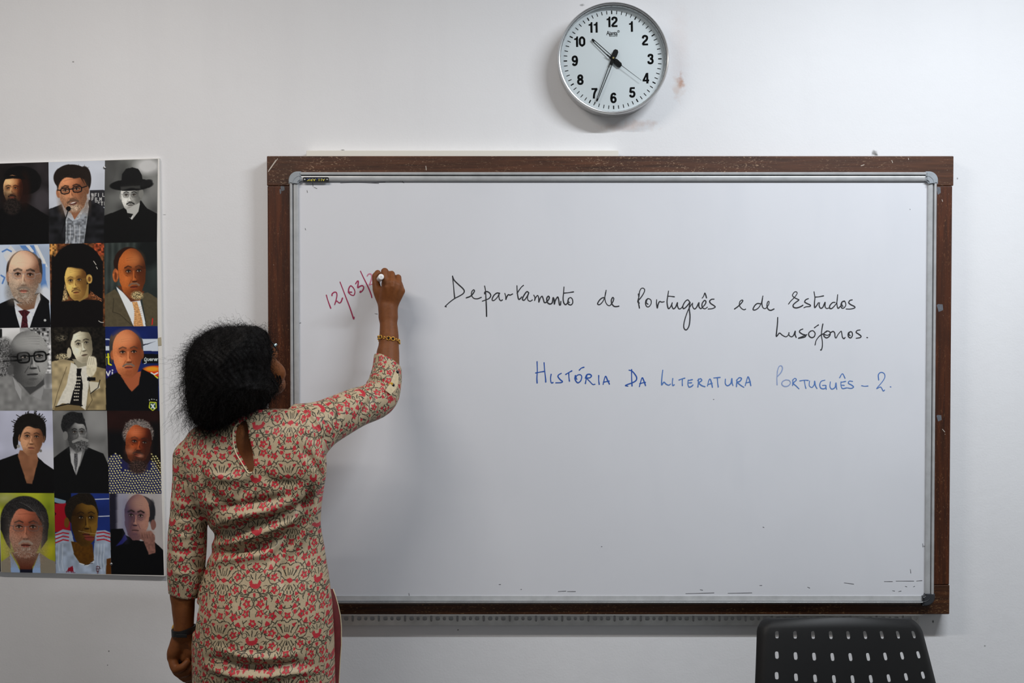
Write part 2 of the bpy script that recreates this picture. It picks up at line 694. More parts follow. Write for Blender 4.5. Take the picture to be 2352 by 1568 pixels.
# ------------------------------------------------------------------ wooden frame
YW = -0.042          # front of the wooden frame
YS = -0.050          # writing surface
wf = empty("wooden_surround", P(1400, 1406, -0.02))
tag(wf, "large dark brown wooden frame on the wall around the whiteboard, worn and scratched", "frame")
X0, X1 = P(614.5, 800, YW).x, P(2187.5, 800, YW).x
Z1, Z0 = P(1400, 358, YW).z, P(1400, 1410.5, YW).z
XI0, XI1 = P(664, 800, YW).x, P(2146, 800, YW).x
hz_top, hz_bot = 0.078, 0.078


def wood_part(name, x0, x1, z0, z1, m):
    b = MB()
    b.box(((x0 + x1) / 2, YW / 2, (z0 + z1) / 2), (x1 - x0, -YW, z1 - z0), bevel=0.0022)
    return b.build(name, m, wf)


wood_part("frame_rail", X0, X1, Z1 - hz_top, Z1, M_WOODX)["label"] = "worn top rail with pale scratches"
wood_part("frame_rail", X0, X1 - 0.002, Z0, Z0 + hz_bot, M_WOODB)["label"] = "darker bottom rail"
wood_part("frame_stile", X0 + 0.0012, XI0 + 0.03, Z0 + hz_bot + 0.0006, Z1 - hz_top - 0.0006, M_WOODZ)
wood_part("frame_stile", XI1 - 0.03, X1 - 0.003, Z0 + hz_bot + 0.0006, Z1 - hz_top - 0.0006, M_WOODZ)
# pale scuffs and bits of grey tape left on the wood
M_TAPE = mat("grey_tape", (96, 98, 104), 0.6, noise=(300, 0.25))
M_SCR = mat("bare_scratched_wood", (205, 196, 184), 0.7)
for (px, py, w, h) in ((649, 433, 10, 12), (2156, 438, 10, 18), (2159, 707, 15, 18), (2157, 960, 12, 15), (644, 440, 4, 12)):
    c = P(px, py, YW - 0.0004)
    k = 2.62 / FPX
    o = [c + Vector((dx * w * k * 0.5, 0, dz * h * k * 0.5)) for dx, dz in ((-1, 0.7), (-0.6, 1), (0.8, 0.9), (1, -0.5), (0.3, -0.8), (-0.4, -1))]
    b = MB()
    b.prism(o, (0, 0.0006, 0))
    b.build("tape_remnant", M_TAPE, wf)
for pl in (((617, 392), (625, 380), (634, 367)), ((621, 388), (631, 374), (638, 364)), ((616, 395), (622, 386)),
           ((2048, 368), (2050, 374)), ((2086, 363), (2087, 367)), ((1977, 381), (1985, 378)), ((978, 381), (979, 391)),
           ((2163, 458), (2165, 463)), ((2164, 985), (2170, 992))):
    b = MB()
    b.tube([P(x, y, YW + 0.0007) for x, y in pl], 0.0011, 6)
    b.build("scratch", M_SCR, wf)

# ------------------------------------------------------------------ whiteboard
wb = empty("whiteboard", P(1400, 1385, -0.045))
tag(wb, "aluminium-framed whiteboard with black and blue handwriting, mounted inside the wooden frame", "whiteboard")
BX0, BX1 = P(668.5, 800, YW).x, P(2144.5, 800, YW).x
BZ1, BZ0 = P(1400, 396.5, YW).z, P(1400, 1386, YW).z
FW = 0.0235
b = MB()
b.box(((BX0 + BX1) / 2, (YS + YW) / 2 - 0.0004, (BZ0 + BZ1) / 2), (BX1 - BX0 - 0.02, YW - YS - 0.0008, BZ1 - BZ0 - 0.02))
surf = b.build("writing_surface", M_BOARD, wb)
surf["label"] = "white enamel writing surface"
# profile across the rail: distance from the outer edge, height in front of the wood
PROF = [(0, 0.0008), (0.0, 0.010), (0.0012, 0.0155), (0.004, 0.0185), (0.0075, 0.018), (0.0090, 0.0155), (0.0093, 0.0105),
        (0.0110, 0.0105), (0.0113, 0.0152), (0.013, 0.0158), (0.0215, 0.0150), (FW, 0.0135), (FW, 0.0008)]


PROF_LOW = [(0, 0.0008), (0, 0.0035), (0.004, 0.0085), (0.0080, 0.0180), (0.0092, 0.0190), (0.0103, 0.0182), (0.0108, 0.0120), (0.0125, 0.0112), (0.0215, 0.0104), (FW, 0.0098), (FW, 0.0008)]


def alu_rail(a, b_, inward, PROF=PROF, dk=(6, 7)):
    """a, b_: ends on the outer edge (x, z); inward: unit (x, z)"""
    vs, fs = [], []
    n = len(PROF)
    for e in (a, b_):
        for s, h in PROF:
            vs.append((e[0] + inward[0] * s, YW - h, e[1] + inward[1] * s))
    for i in range(n - 1):
        fs.append([i, i + 1, n + i + 1, n + i])
    fs += [list(range(n)), list(range(2 * n - 1, n - 1, -1))]
    m = MB()
    for i, f in enumerate(fs):
        m.mi.append(1 if i in dk else 0)
    m.v, m.f = vs, fs
    return m.build("frame_rail", [M_ALU, M_ALUD], wb, angle=50)


cr = 0.030
alu_rail((BX0 + cr, BZ1), (BX1 - cr, BZ1), (0, -1))
alu_rail((BX0 + cr, BZ0), (BX1 - cr, BZ0), (0, 1), PROF_LOW, (5,))
alu_rail((BX0, BZ0 + cr), (BX0, BZ1 - cr), (1, 0))
alu_rail((BX1, BZ0 + cr), (BX1, BZ1 - cr), (-1, 0))


def corner_cap(x, z, sx, sz, m, label):
    """sx, sz: directions pointing into the board"""
    b = MB()
    t = 0.0008
    c = cr + 0.001
    out = []
    for k in range(9):                       # rounded outer corner
        an = math.pi / 2 * k / 8
        out.append((c * 0.62 * (1 - math.sin(an)), c * 0.62 * (1 - math.cos(an))))
    out = [(c, -t)] + [(c * 0.62, -t)] + [(px - t, pz - t) for px, pz in out[::-1]][::-1][1:-1] + [(-t, c * 0.62), (-t, c)]
    # outer contour runs from the end on the horizontal rail to the end on the vertical rail
    out = [(c, -t)]
    R = c * 0.72
    for k in range(10):
        an = math.pi / 2 * k / 9
        out.append((R - (R + t) * math.sin(an), R - (R + t) * math.cos(an)))
    out.append((-t, c))
    inn = [(FW + t, c)]
    for k in range(7):
        an = math.pi / 2 * k / 6
        q = c - FW
        inn.append((FW + t + q * (1 - math.cos(an)), c - q * math.sin(an) * 0.98))
    inn[-1] = (c, FW + t)
    ring = out + inn
    ring = [(x + sx * p, z + sz * q) for p, q in ring]
    bm = bmesh.new()
    vs = [bm.verts.new((p, YW - 0.0009, q)) for p, q in ring]
    f = bm.faces.new(vs)
    ex = bmesh.ops.extrude_face_region(bm, geom=[f])
    up = [g for g in ex["geom"] if isinstance(g, bmesh.types.BMVert)]
    bmesh.ops.translate(bm, vec=(0, -0.0191, 0), verts=up)
    ed = [e for e in bm.edges if all(abs(v.co.y - (YW - 0.02)) < 1e-5 for v in e.verts)]
    bmesh.ops.bevel(bm, geom=ed, offset=0.003, segments=3, affect='EDGES')
    b.bm_add(bm)
    # raised rib that follows the bend
    pts = []
    for k in range(9):
        an = math.pi / 2 * k / 8
        pts.append((x + sx * (c - (c - 0.0105) * math.sin(an)), YW - 0.020, z + sz * (c - (c - 0.0105) * math.cos(an))))
    b.tube(pts, 0.0011, 6)
    o = b.build("corner_cap", m, wb, angle=40)
    o["label"] = label


corner_cap(BX0, BZ1, 1, -1, M_CAPS, "grey corner cap")
corner_cap(BX1, BZ1, -1, -1, M_CAPS, "grey corner cap")
corner_cap(BX0, BZ0, 1, 1, M_CAPD, "charcoal corner cap")
corner_cap(BX1, BZ0, -1, 1, M_CAPD, "charcoal corner cap")

# maker's plate, mounted upside down on the top rail
pl = MB()
YP = YW - 0.0165
c0 = P(725.5, 412.5, YP)
k = (YP - CAM_Y) / FPX
w, h = 59 * k, 11.5 * k
pts = []
for sx, sz, a0 in ((1, 1, 0), (-1, 1, 90), (-1, -1, 180), (1, -1, 270)):
    for q in range(5):
        an = math.radians(a0 + 22.5 * q)
        r = 2.6 * k
        pts.append(c0 + Vector((sx * (w / 2 - r) + r * math.cos(an), 0, sz * (h / 2 - r) + r * math.sin(an))))
pl.prism(pts, (0, 0.0015, 0))
plate = pl.build("name_plate", M_BLACKP, wb)
plate["label"] = "small black name plate fixed upside down"
xy, F = text_mesh("ALL-ARK", 6.0 * k, bold=0.012, squeeze=1.30)
mid = 0.0
vs = [c0 + Vector((-x * 0.98, -0.0004, -z)) for x, z in xy]
o = mesh_obj("lettering", vs, F, [M_YEL, M_BLUP], plate)
for p_ in o.data.polygons:
    cz = sum(xy[i][1] for i in p_.vertices) / len(p_.vertices)
    p_.material_index = 1 if cz < -0.8 * k else 0
for dx in (-1, 1):
    s = MB(); s.sphere(c0 + Vector((dx * 25.8 * k, -0.0003, 0.3 * k)), 2.0 * k, 12, 8, (1, 0.5, 1))
    s.build("screw", M_STEEL, plate, smooth=True)


# ------------------------------------------------------------------ handwriting
def ink(strokes, width_px, scale, ox, oy, Y=YS - 0.00035):
    """flat pen strokes on the board; strokes measured in an enlargement (scale, ox, oy)"""
    vs, fs = [], []
    for st in strokes:
        c = catmull(st, 7)
        c = np.stack([c[:, 0] / scale + ox, c[:, 1] / scale + oy], 1)
        keep = [0]
        for i in range(1, len(c)):
            if np.hypot(*(c[i] - c[keep[-1]])) > 0.35:
                keep.append(i)
        if len(keep) < 2:
            keep = [0, len(c) - 1]
        c = c[keep]
        wv = width_px * (0.5 + 0.08 * np.sin(np.linspace(0, 5, len(c)) + len(c)))
        y = Y - 0.00002 * (len(fs) % 7)
        for i in range(len(c)):
            y -= 0.0000015
            n1 = len(vs)
            for q in range(10):
                an = 2 * math.pi * q / 10
                vs.append(P(c[i][0] + math.cos(an) * wv[i], c[i][1] + math.sin(an) * wv[i], y))
            fs.append(list(range(n1, n1 + 10)))
            if i + 1 < len(c):
                y -= 0.0000015
                e = c[i + 1] - c[i]
                e = np.array([-e[1], e[0]]) / (np.hypot(*e) + 1e-9)
                n1 = len(vs)
                for p_, w_ in ((c[i] + e * wv[i], 0), (c[i + 1] + e * wv[i + 1], 0), (c[i + 1] - e * wv[i + 1], 0), (c[i] - e * wv[i], 0)):
                    vs.append(P(p_[0], p_[1], y))
                fs.append([n1, n1 + 1, n1 + 2, n1 + 3])
    return vs, fs


def word(strokes, m, label, scale, ox, oy, width):
    vs, fs = ink(strokes, width, scale, ox, oy)
    o = mesh_obj("handwritten_word", vs, fs, m, wb)
    o["label"] = label


A1 = (5.88, 1000, 600, 2.5)
word([[(232, 198), (245, 330), (255, 440), (262, 500)],
      [(232, 205), (255, 255), (310, 310), (370, 365), (390, 400), (375, 435), (320, 470), (262, 500), (200, 545), (150, 590), (132, 608), (148, 612)],
      [(418, 492), (470, 472), (505, 440), (528, 400), (515, 384), (492, 410), (490, 460), (520, 498), (570, 504), (620, 485)],
      [(665, 332), (678, 400), (682, 480), (688, 600), (692, 742)],
      [(665, 440), (668, 415), (700, 408), (735, 430), (748, 465), (725, 500), (680, 520), (634, 537)],
      [(868, 430), (830, 428), (790, 460), (768, 505), (772, 528), (800, 522), (840, 480), (862, 435), (858, 470), (865, 510), (885, 530), (905, 520)],
      [(938, 432), (950, 470), (952, 515), (965, 480), (985, 450), (1010, 455), (1043, 440)],
      [(1102, 328), (1105, 400), (1112, 460), (1125, 510), (1145, 505), (1165, 480)],
      [(1190, 324), (1160, 350), (1120, 405), (1105, 430)],
      [(1262, 425), (1240, 408), (1215, 430), (1180, 490), (1180, 520), (1205, 520), (1240, 470), (1262, 425), (1245, 480), (1250, 520), (1280, 538), (1310, 520)],
      [(1330, 455), (1345, 490), (1340, 530), (1355, 490), (1380, 460), (1395, 490), (1398, 550), (1415, 500), (1440, 470), (1455, 500), (1470, 550), (1490, 555),
       (1520, 530), (1540, 490), (1525, 470), (1505, 500), (1515, 555), (1550, 575), (1580, 555), (1590, 490), (1605, 520), (1608, 575), (1620, 530), (1650, 480), (1665, 510), (1675, 580), (1690, 585), (1695, 540)],
      [(1738, 345), (1732, 420), (1725, 500), (1735, 560), (1760, 585), (1785, 560)],
      [(1742, 428), (1800, 422), (1865, 412)],
      [(1800, 500), (1790, 540), (1795, 575), (1830, 588), (1855, 560), (1850, 510), (1825, 488), (1800, 505), (1795, 540), (1810, 555)]],
     M_INKK, "black handwritten word Departamento", *A1)
A2 = (5.88, 1340, 620, 2.4)
word([[(285, 370), (250, 378), (215, 410), (192, 455), (215, 467), (250, 440), (280, 390), (300, 320), (307, 272)],
      [(300, 300), (290, 370), (300, 430), (325, 470), (355, 480), (375, 460), (400, 425), (410, 385), (395, 370), (378, 405), (385, 455), (415, 488), (450, 492), (480, 486)]],
     M_INKK, "black handwritten word de after Departamento", *A2)
word([[(742, 322), (748, 380), (745, 440), (757, 512)],
      [(740, 430), (745, 405), (770, 380), (810, 320), (828, 270), (810, 245), (780, 250), (760, 290), (750, 360), (735, 425), (755, 445)],
      [(870, 385), (845, 410), (840, 460), (860, 495), (890, 490), (915, 450), (912, 405), (880, 385), (860, 400), (850, 440), (872, 460)],
      [(990, 400), (988, 450), (998, 512), (1010, 460), (1030, 425), (1060, 432), (1092, 426)],
      [(1150, 282), (1138, 360), (1130, 430), (1140, 500), (1155, 520), (1180, 490), (1200, 440)],
      [(1138, 352), (1180, 354), (1228, 360)],
      [(1200, 440), (1195, 480), (1215, 522), (1245, 500), (1270, 440), (1270, 480), (1290, 522), (1320, 515), (1345, 480)],
      [(1440, 435), (1410, 402), (1375, 425), (1345, 480), (1350, 520), (1380, 505), (1420, 460), (1440, 435), (1430, 520), (1440, 620), (1430, 740), (1400, 800), (1370, 800), (1355, 750), (1375, 650), (1415, 540), (1450, 480), (1475, 445)],
      [(1475, 445), (1475, 490), (1500, 525), (1530, 500), (1560, 440), (1560, 490), (1585, 520), (1610, 500)],
      [(1610, 500), (1645, 460), (1655, 425), (1635, 410), (1605, 450), (1605, 500), (1640, 522), (1675, 500)],
      [(1605, 378), (1625, 350), (1640, 310), (1655, 345), (1663, 375)],
      [(1765, 392), (1730, 395), (1705, 420), (1720, 450), (1765, 480), (1780, 500), (1740, 520), (1685, 525)]],
     M_INKK, "black handwritten word Português in the heading", *A2)
A3 = (5.88, 1680, 620, 2.4)
word([[(42, 525), (90, 490), (130, 450), (155, 415), (140, 405), (112, 430), (110, 480), (140, 520), (170, 534), (192, 527)]],
     M_INKK, "black handwritten letter e", *A3)
word([[(395, 455), (350, 452), (315, 480), (292, 530), (320, 538), (365, 510), (400, 455), (415, 400), (425, 350)],
      [(420, 380), (412, 450), (425, 505), (455, 520), (480, 500), (505, 460), (508, 425), (490, 430), (480, 480), (495, 525), (530, 543), (575, 525)]],
     M_INKK, "black handwritten word de before Estudos", *A3)
word([[(772, 458), (800, 420), (850, 370), (885, 320), (880, 295), (850, 298), (825, 340), (850, 370), (900, 395), (910, 405), (870, 435), (835, 470), (840, 500), (880, 510), (930, 495), (965, 475)],
      [(1040, 385), (1005, 400), (990, 430), (1020, 450), (1065, 472), (1060, 490), (1010, 495), (980, 507)],
      [(1115, 292), (1128, 370), (1122, 440), (1125, 505), (1150, 480), (1175, 440)],
      [(1128, 364), (1180, 360), (1243, 348)],
      [(1190, 440), (1185, 480), (1205, 515), (1235, 500), (1265, 435), (1265, 490), (1285, 518), (1320, 510)],
      [(1400, 435), (1365, 440), (1330, 480), (1328, 515), (1355, 518), (1395, 480), (1425, 430), (1435, 332)],
      [(1432, 360), (1425, 440), (1432, 500), (1445, 515), (1470, 490)],
      [(1530, 420), (1495, 430), (1480, 470), (1490, 510), (1520, 510), (1545, 470), (1530, 420), (1500, 425), (1490, 460), (1505, 490)],
      [(1632, 402), (1600, 410), (1585, 440), (1610, 465), (1660, 490), (1665, 510), (1610, 525), (1550, 525)]],
     M_INKK, "black handwritten word Estudos", *A3)
word([[(625, 640), (622, 720), (612, 820), (605, 890), (620, 885), (650, 850), (690, 880), (735, 900), (765, 880), (780, 845)],
      [(775, 845), (780, 880), (810, 900), (840, 880), (862, 825), (860, 870), (875, 908)],
      [(965, 795), (930, 810), (920, 835), (960, 865), (1005, 880), (985, 905), (905, 920), (950, 900), (1020, 870)],
      [(1075, 820), (1045, 850), (1050, 890), (1085, 912), (1120, 895), (1130, 850), (1100, 818), (1070, 825)],
      [(1122, 778), (1148, 758), (1175, 740)],
      [(1235, 728), (1222, 800), (1215, 880), (1228, 960), (1228, 1030), (1215, 1075), (1205, 1077)],
      [(1130, 1010), (1145, 950), (1190, 890), (1240, 860)],
      [(1290, 820), (1255, 850), (1250, 890), (1285, 915), (1325, 890), (1335, 845), (1305, 822), (1270, 840)],
      [(1255, 870), (1300, 880), (1335, 860)],
      [(1345, 840), (1375, 828), (1395, 850), (1400, 900), (1415, 915), (1440, 870), (1480, 825), (1490, 850), (1500, 905), (1520, 925), (1535, 910)],
      [(1610, 830), (1580, 850), (1580, 895), (1610, 915), (1635, 880), (1625, 835), (1595, 840), (1590, 870), (1605, 885)],
      [(1738, 808), (1700, 815), (1685, 840), (1720, 865), (1750, 890), (1740, 910), (1685, 920)],
      [(1828, 910), (1838, 912)]],
     M_INKK, "black handwritten word Lusófonos on its own line", *A3)
A4 = (5.88, 1200, 800, 2.6)
word([[(197, 178), (200, 300), (195, 400), (198, 465)], [(292, 192), (300, 300), (312, 400), (315, 452)], [(180, 330), (240, 318), (300, 308)],
      [(388, 348), (380, 400), (385, 450), (395, 465), (412, 460)],
      [(525, 335), (490, 355), (480, 380), (510, 420), (540, 445), (520, 460), (450, 463)],
      [(585, 350), (625, 325), (667, 302)], [(625, 330), (628, 390), (635, 440)],
      [(715, 365), (710, 410), (730, 450), (755, 462), (790, 430), (800, 375), (775, 352), (735, 365), (725, 395), (735, 415)], [(768, 292), (795, 265), (830, 253)],
      [(870, 360), (860, 420), (850, 472)], [(850, 400), (870, 355), (910, 348), (932, 370), (910, 395), (872, 402), (910, 445), (950, 485), (980, 482)],
      [(1030, 365), (1030, 430), (1037, 483)],
      [(1090, 485), (1105, 420), (1125, 375), (1150, 430), (1175, 480)], [(1095, 455), (1140, 445), (1170, 440)]],
     M_INKB, "blue handwritten word HISTÓRIA", *A4)
word([[(1475, 285), (1475, 380), (1480, 505)], [(1440, 292), (1480, 305), (1520, 350), (1542, 390), (1535, 430), (1490, 460), (1420, 485), (1390, 500), (1425, 508)],
      [(1580, 515), (1600, 440), (1620, 395), (1645, 450), (1662, 500)], [(1585, 475), (1630, 462), (1660, 458)]],
     M_INKB, "blue handwritten word DA", *A4)
s1 = [[(1895, 292), (1885, 380), (1880, 490), (1910, 455), (1940, 480), (1975, 495), (2000, 480)],
      [(2030, 405), (2025, 460), (2030, 500), (2050, 490)],
      [(2115, 425), (2160, 408), (2192, 400)], [(2160, 412), (2158, 460), (2160, 500)],
      [(2240, 425), (2235, 480), (2250, 520), (2285, 510), (2303, 492)], [(2240, 432), (2295, 420)], [(2240, 465), (2285, 462)]]
s1 = [[(x / 5.88 + 1200, y / 5.88 + 800) for x, y in st] for st in s1]
s2 = [[(115, 330), (112, 380), (108, 415)], [(105, 345), (135, 325), (150, 345), (120, 372), (150, 400), (185, 412)],
      [(212, 405), (225, 350), (240, 330), (255, 370), (265, 418)], [(215, 390), (262, 375)],
      [(280, 318), (348, 312)], [(318, 318), (322, 370), (328, 415)],
      [(405, 330), (405, 380), (430, 402), (465, 375), (475, 325), (478, 370), (487, 400)],
      [(530, 335), (525, 412)], [(525, 345), (555, 315), (580, 325), (560, 355), (535, 365), (575, 400), (605, 418)],
      [(620, 400), (635, 345), (650, 305), (668, 345), (680, 400)], [(625, 372), (675, 360)]]
s2 = [[(x / 4.704 + 1580, y / 4.704 + 800) for x, y in st] for st in s2]
word(s1 + s2, M_INKB2, "blue handwritten word LITERATURA", 1, 0, 0, 2.5)
A5 = (4.704, 1580, 800, 2.2)
word([[(968, 240), (962, 320), (964, 392)], [(968, 240), (985, 195), (1010, 188), (1022, 215), (1005, 260), (965, 305)],
      [(1060, 338), (1025, 355), (1015, 385), (1040, 408), (1080, 405), (1108, 375), (1095, 345), (1060, 338)]],
     M_INKB3, "faint blue letters at the start of PORTUGUÊS", *A5)
word([[(1135, 335), (1132, 400)], [(1130, 345), (1155, 322), (1172, 340), (1140, 375), (1170, 405), (1200, 435)],
      [(1210, 350), (1260, 342), (1300, 345)], [(1258, 345), (1265, 390), (1275, 430)],
      [(1315, 350), (1312, 400), (1340, 420), (1365, 390), (1370, 352), (1378, 400), (1395, 432)],
      [(1480, 342), (1440, 355), (1425, 395), (1440, 430), (1480, 432), (1492, 400), (1455, 398)], [(1490, 400), (1495, 440)],
      [(1540, 360), (1535, 410), (1555, 438), (1590, 420), (1600, 372), (1605, 420), (1610, 440)],
      [(1655, 360), (1655, 400), (1670, 432), (1715, 425)], [(1655, 365), (1705, 355)], [(1655, 395), (1690, 398)], [(1640, 315), (1670, 272), (1698, 320)],
      [(1780, 355), (1745, 352), (1735, 375), (1770, 395), (1790, 415), (1765, 430), (1725, 425)]],
     M_INKB2, "fading blue letters of PORTUGUÊS", *A5)
word([[(1878, 402), (1910, 408), (1945, 405)]], M_INKB2, "blue handwritten dash", *A5)
word([[(2062, 340), (2058, 285), (2085, 258), (2120, 270), (2128, 310), (2100, 360), (2040, 432), (2080, 415), (2100, 440), (2110, 458), (2125, 450)],
      [(2186, 413), (2193, 415)]],
     M_INKB2, "blue handwritten figure 2 with a full stop", *A5)
A6 = (9.8, 730, 600, 2.7)
word([[(192, 760), (220, 860), (255, 960), (290, 1052)],
      [(318, 770), (325, 730), (370, 695), (415, 700), (430, 760), (415, 850), (395, 920), (378, 975), (395, 930), (425, 890), (460, 920), (490, 935), (525, 905), (555, 825)],
      [(500, 465), (560, 620), (640, 830), (720, 1040), (780, 1220), (805, 1295), (815, 1255)],
      [(690, 700), (695, 620), (730, 555), (765, 560), (815, 620), (835, 690), (815, 755), (780, 765), (730, 740), (695, 695), (760, 692)],
      [(850, 505), (890, 445), (912, 450), (905, 520), (900, 590), (950, 560), (1000, 545), (1030, 580), (1015, 640), (970, 690), (945, 695), (960, 665)],
      [(960, 220), (1020, 350), (1090, 490), (1150, 620), (1200, 750), (1215, 815)]],
     M_INKR, "red handwritten date 12/03/", *A6)
word([[(1110, 330), (1140, 290), (1190, 285), (1215, 330), (1205, 410), (1180, 480), (1160, 530), (1205, 515), (1270, 500)]],
     M_INKR2, "faint red figure 2 just written beside the hand", *A6)
# scuffs and dry specks of old ink on the surface
sc_ = [[(705, 437), (706, 442)], [(718, 420), (719, 428)], [(721, 430), (728, 433)], [(782, 420), (820, 419), (870, 421)], [(850, 420), (885, 418)],
       [(895, 416), (925, 416)], [(922, 415), (928, 420)], [(701, 524), (702, 528)], [(688, 742), (691, 741)], [(861, 720), (867, 721)], [(2091, 481), (2090, 480)],
       [(1752, 1210), (1755, 1211)], [(2119, 1248), (2120, 1256)], [(2122, 1253), (2123, 1255)], [(2091, 1307), (2092, 1316)], [(2031, 1335), (2050, 1335)],
       [(2058, 1334), (2099, 1334)], [(2105, 1334), (2118, 1333)], [(1939, 1338), (1961, 1341)], [(1855, 1348), (1860, 1350)], [(1608, 1354), (1614, 1355)],
       [(1745, 1344), (1750, 1344)], [(1575, 1363), (1640, 1361)], [(1672, 1362), (1727, 1361)], [(1282, 1358), (1300, 1357)], [(1303, 1358), (1322, 1358)],
       [(1196, 1353), (1198, 1353)], [(1146, 1342), (1150, 1342)], [(939, 1362), (940, 1368)], [(1381, 1255), (1383, 1255)], [(1638, 917), (1640, 917)],
       [(2050, 1356), (2055, 1357)], [(2064, 1358), (2070, 1357)], [(2079, 1346), (2083, 1347)], [(2098, 1347), (2101, 1346)]]
for st in sc_:
    vs, fs = ink([st], 1.15, 1, 0, 0, YS - 0.0003)
    mesh_obj("ink_speck", vs, fs, M_INKK2, wb)


# ------------------------------------------------------------------ perforated sheets
def perforated(S, us, vs_, holes, thick, rim_n=20):
    """sheet over the (u, v) grid us x vs_; holes {(i, j): (cu, cv, ru, rv, power, tilt)} cut in cell i, j;
    S(u, v, t) gives the world point at depth t (0 front, 1 back)."""
    V, F = [], []
    cache = {}

    def vid(u, v, t):
        key = (round(u, 6), round(v, 6), t)
        if key not in cache:
            cache[key] = len(V)
            V.append(S(u, v, t))
        return cache[key]
    for i in range(len(us) - 1):
        for j in range(len(vs_) - 1):
            u0, u1, v0, v1 = us[i], us[i + 1], vs_[j], vs_[j + 1]
            if (i, j) in holes:
                cu, cv, ru, rv, pw, tl = holes[(i, j)]
                outer = [(u0 + (u1 - u0) * k / 5, v0) for k in range(5)] + [(u1, v0 + (v1 - v0) * k / 5) for k in range(5)] + \
                        [(u1 - (u1 - u0) * k / 5, v1) for k in range(5)] + [(u0, v1 - (v1 - v0) * k / 5) for k in range(5)]
                inner = []
                for (a, b_) in outer:
                    an = math.atan2((b_ - cv) / (v1 - v0), (a - cu) / (u1 - u0))
                    c, s = math.cos(an), math.sin(an)
                    q = (abs(c) ** pw + abs(s) ** pw) ** (-1 / pw)
                    x, y = ru * c * q, rv * s * q
                    inner.append((cu + x + tl * y, cv + y))
                n = 20
                for t in (0, 1):
                    oi = [vid(a, b_, t) for a, b_ in outer]
                    ii = [vid(a, b_, t) for a, b_ in inner]
                    for k in range(n):
                        l = (k + 1) % n
                        F.append([oi[k], oi[l], ii[l], ii[k]])
                for k in range(n):
                    l = (k + 1) % n
                    F.append([vid(*inner[k], 0), vid(*inner[l], 0), vid(*inner[l], 1), vid(*inner[k], 1)])
            else:
                for t in (0, 1):
                    ring = [(u0 + (u1 - u0) * k / 5, v0) for k in range(5)] + [(u1, v0 + (v1 - v0) * k / 5) for k in range(5)] + \
                           [(u1 - (u1 - u0) * k / 5, v1) for k in range(5)] + [(u0, v1 - (v1 - v0) * k / 5) for k in range(5)]
                    ci = vid((u0 + u1) / 2, (v0 + v1) / 2, t)
                    ids = [vid(a, b_, t) for a, b_ in ring]
                    for k in range(20):
                        F.append([ids[k], ids[(k + 1) % 20], ci])
    # outer rim
    def border():
        out = []
        for i in range(len(us) - 1):
            out += [(us[i] + (us[i + 1] - us[i]) * k / 5, vs_[0]) for k in range(5)]
        for j in range(len(vs_) - 1):
            out += [(us[-1], vs_[j] + (vs_[j + 1] - vs_[j]) * k / 5) for k in range(5)]
        for i in range(len(us) - 1, 0, -1):
            out += [(us[i] - (us[i] - us[i - 1]) * k / 5, vs_[-1]) for k in range(5)]
        for j in range(len(vs_) - 1, 0, -1):
            out += [(us[0], vs_[j] - (vs_[j] - vs_[j - 1]) * k / 5) for k in range(5)]
        return out
    bd = border()
    for k in range(len(bd)):
        l = (k + 1) % len(bd)
        F.append([vid(*bd[k], 0), vid(*bd[l], 0), vid(*bd[l], 1), vid(*bd[k], 1)])
    return V, F


# ------------------------------------------------------------------ slotted angle under the frame
M_ANGLE = mat("grey_painted_steel", (214, 214, 212), 0.5, metal=0.2, noise=(30, 0.15))
RXA, RXB = P(640, 1420, 0).x, P(2106, 1420, 0).x
zt, zb = Z0 - 0.0006, P(1400, 1435, -0.013).z
npitch = 98
pit = (RXB - RXA) / npitch
us = [RXA + pit * i for i in range(npitch + 1)]
va, vb_ = zb, zt
hz = {}
for i in range(npitch):
    kind = i % 4
    c = us[i] + pit / 2
    zc = zb + (zt - zb) * 0.50
    if kind in (0, 2):
        hz[(i, 0)] = (c, zc, pit * 0.36, 0.0055, 2.6, 0)
    elif kind == 1:
        hz[(i, 0)] = (c, zc, pit * 0.27, 0.0052, 2.0, 0)
    else:
        hz[(i, 0)] = (c, zc, pit * 0.20, 0.0085, 2.4, 0)
V_, F_ = perforated(lambda u, v, t: Vector((u, -0.0150 if t == 0 else -0.0130, v)), us, [zb, zb + (zt - zb) * 0.10, zt - (zt - zb) * 0.06, zt], {(i, 1): h for (i, j), h in hz.items()}, 0.002)
b = MB()
b.add(V_, F_)
b.box(((RXA + RXB) / 2, -0.0201, zt - 0.001), (RXB - RXA, 0.040, 0.002))
rail = b.build("slotted_angle_rail", M_ANGLE, at=P(1400, 1425, -0.004))
tag(rail, "grey slotted steel angle with a row of holes, under the wooden frame", "rail")

# white batten showing above the top rail
b = MB()
za = P(1000, 346.5, -0.02).z
b.box(((P(705, 350, -0.02).x + P(1420, 350, -0.02).x) / 2, -0.014, (za + Z1) / 2 + 0.0002),
      (P(1420, 350, -0.02).x - P(705, 350, -0.02).x, 0.028, za - Z1 - 0.0004), bevel=0.001)
o = b.build("wooden_batten", mat("white_gloss_paint", (226, 222, 212), 0.4), at=P(1060, 352, -0.014))
tag(o, "thin cream-white batten lying along the top of the wooden frame", "batten")

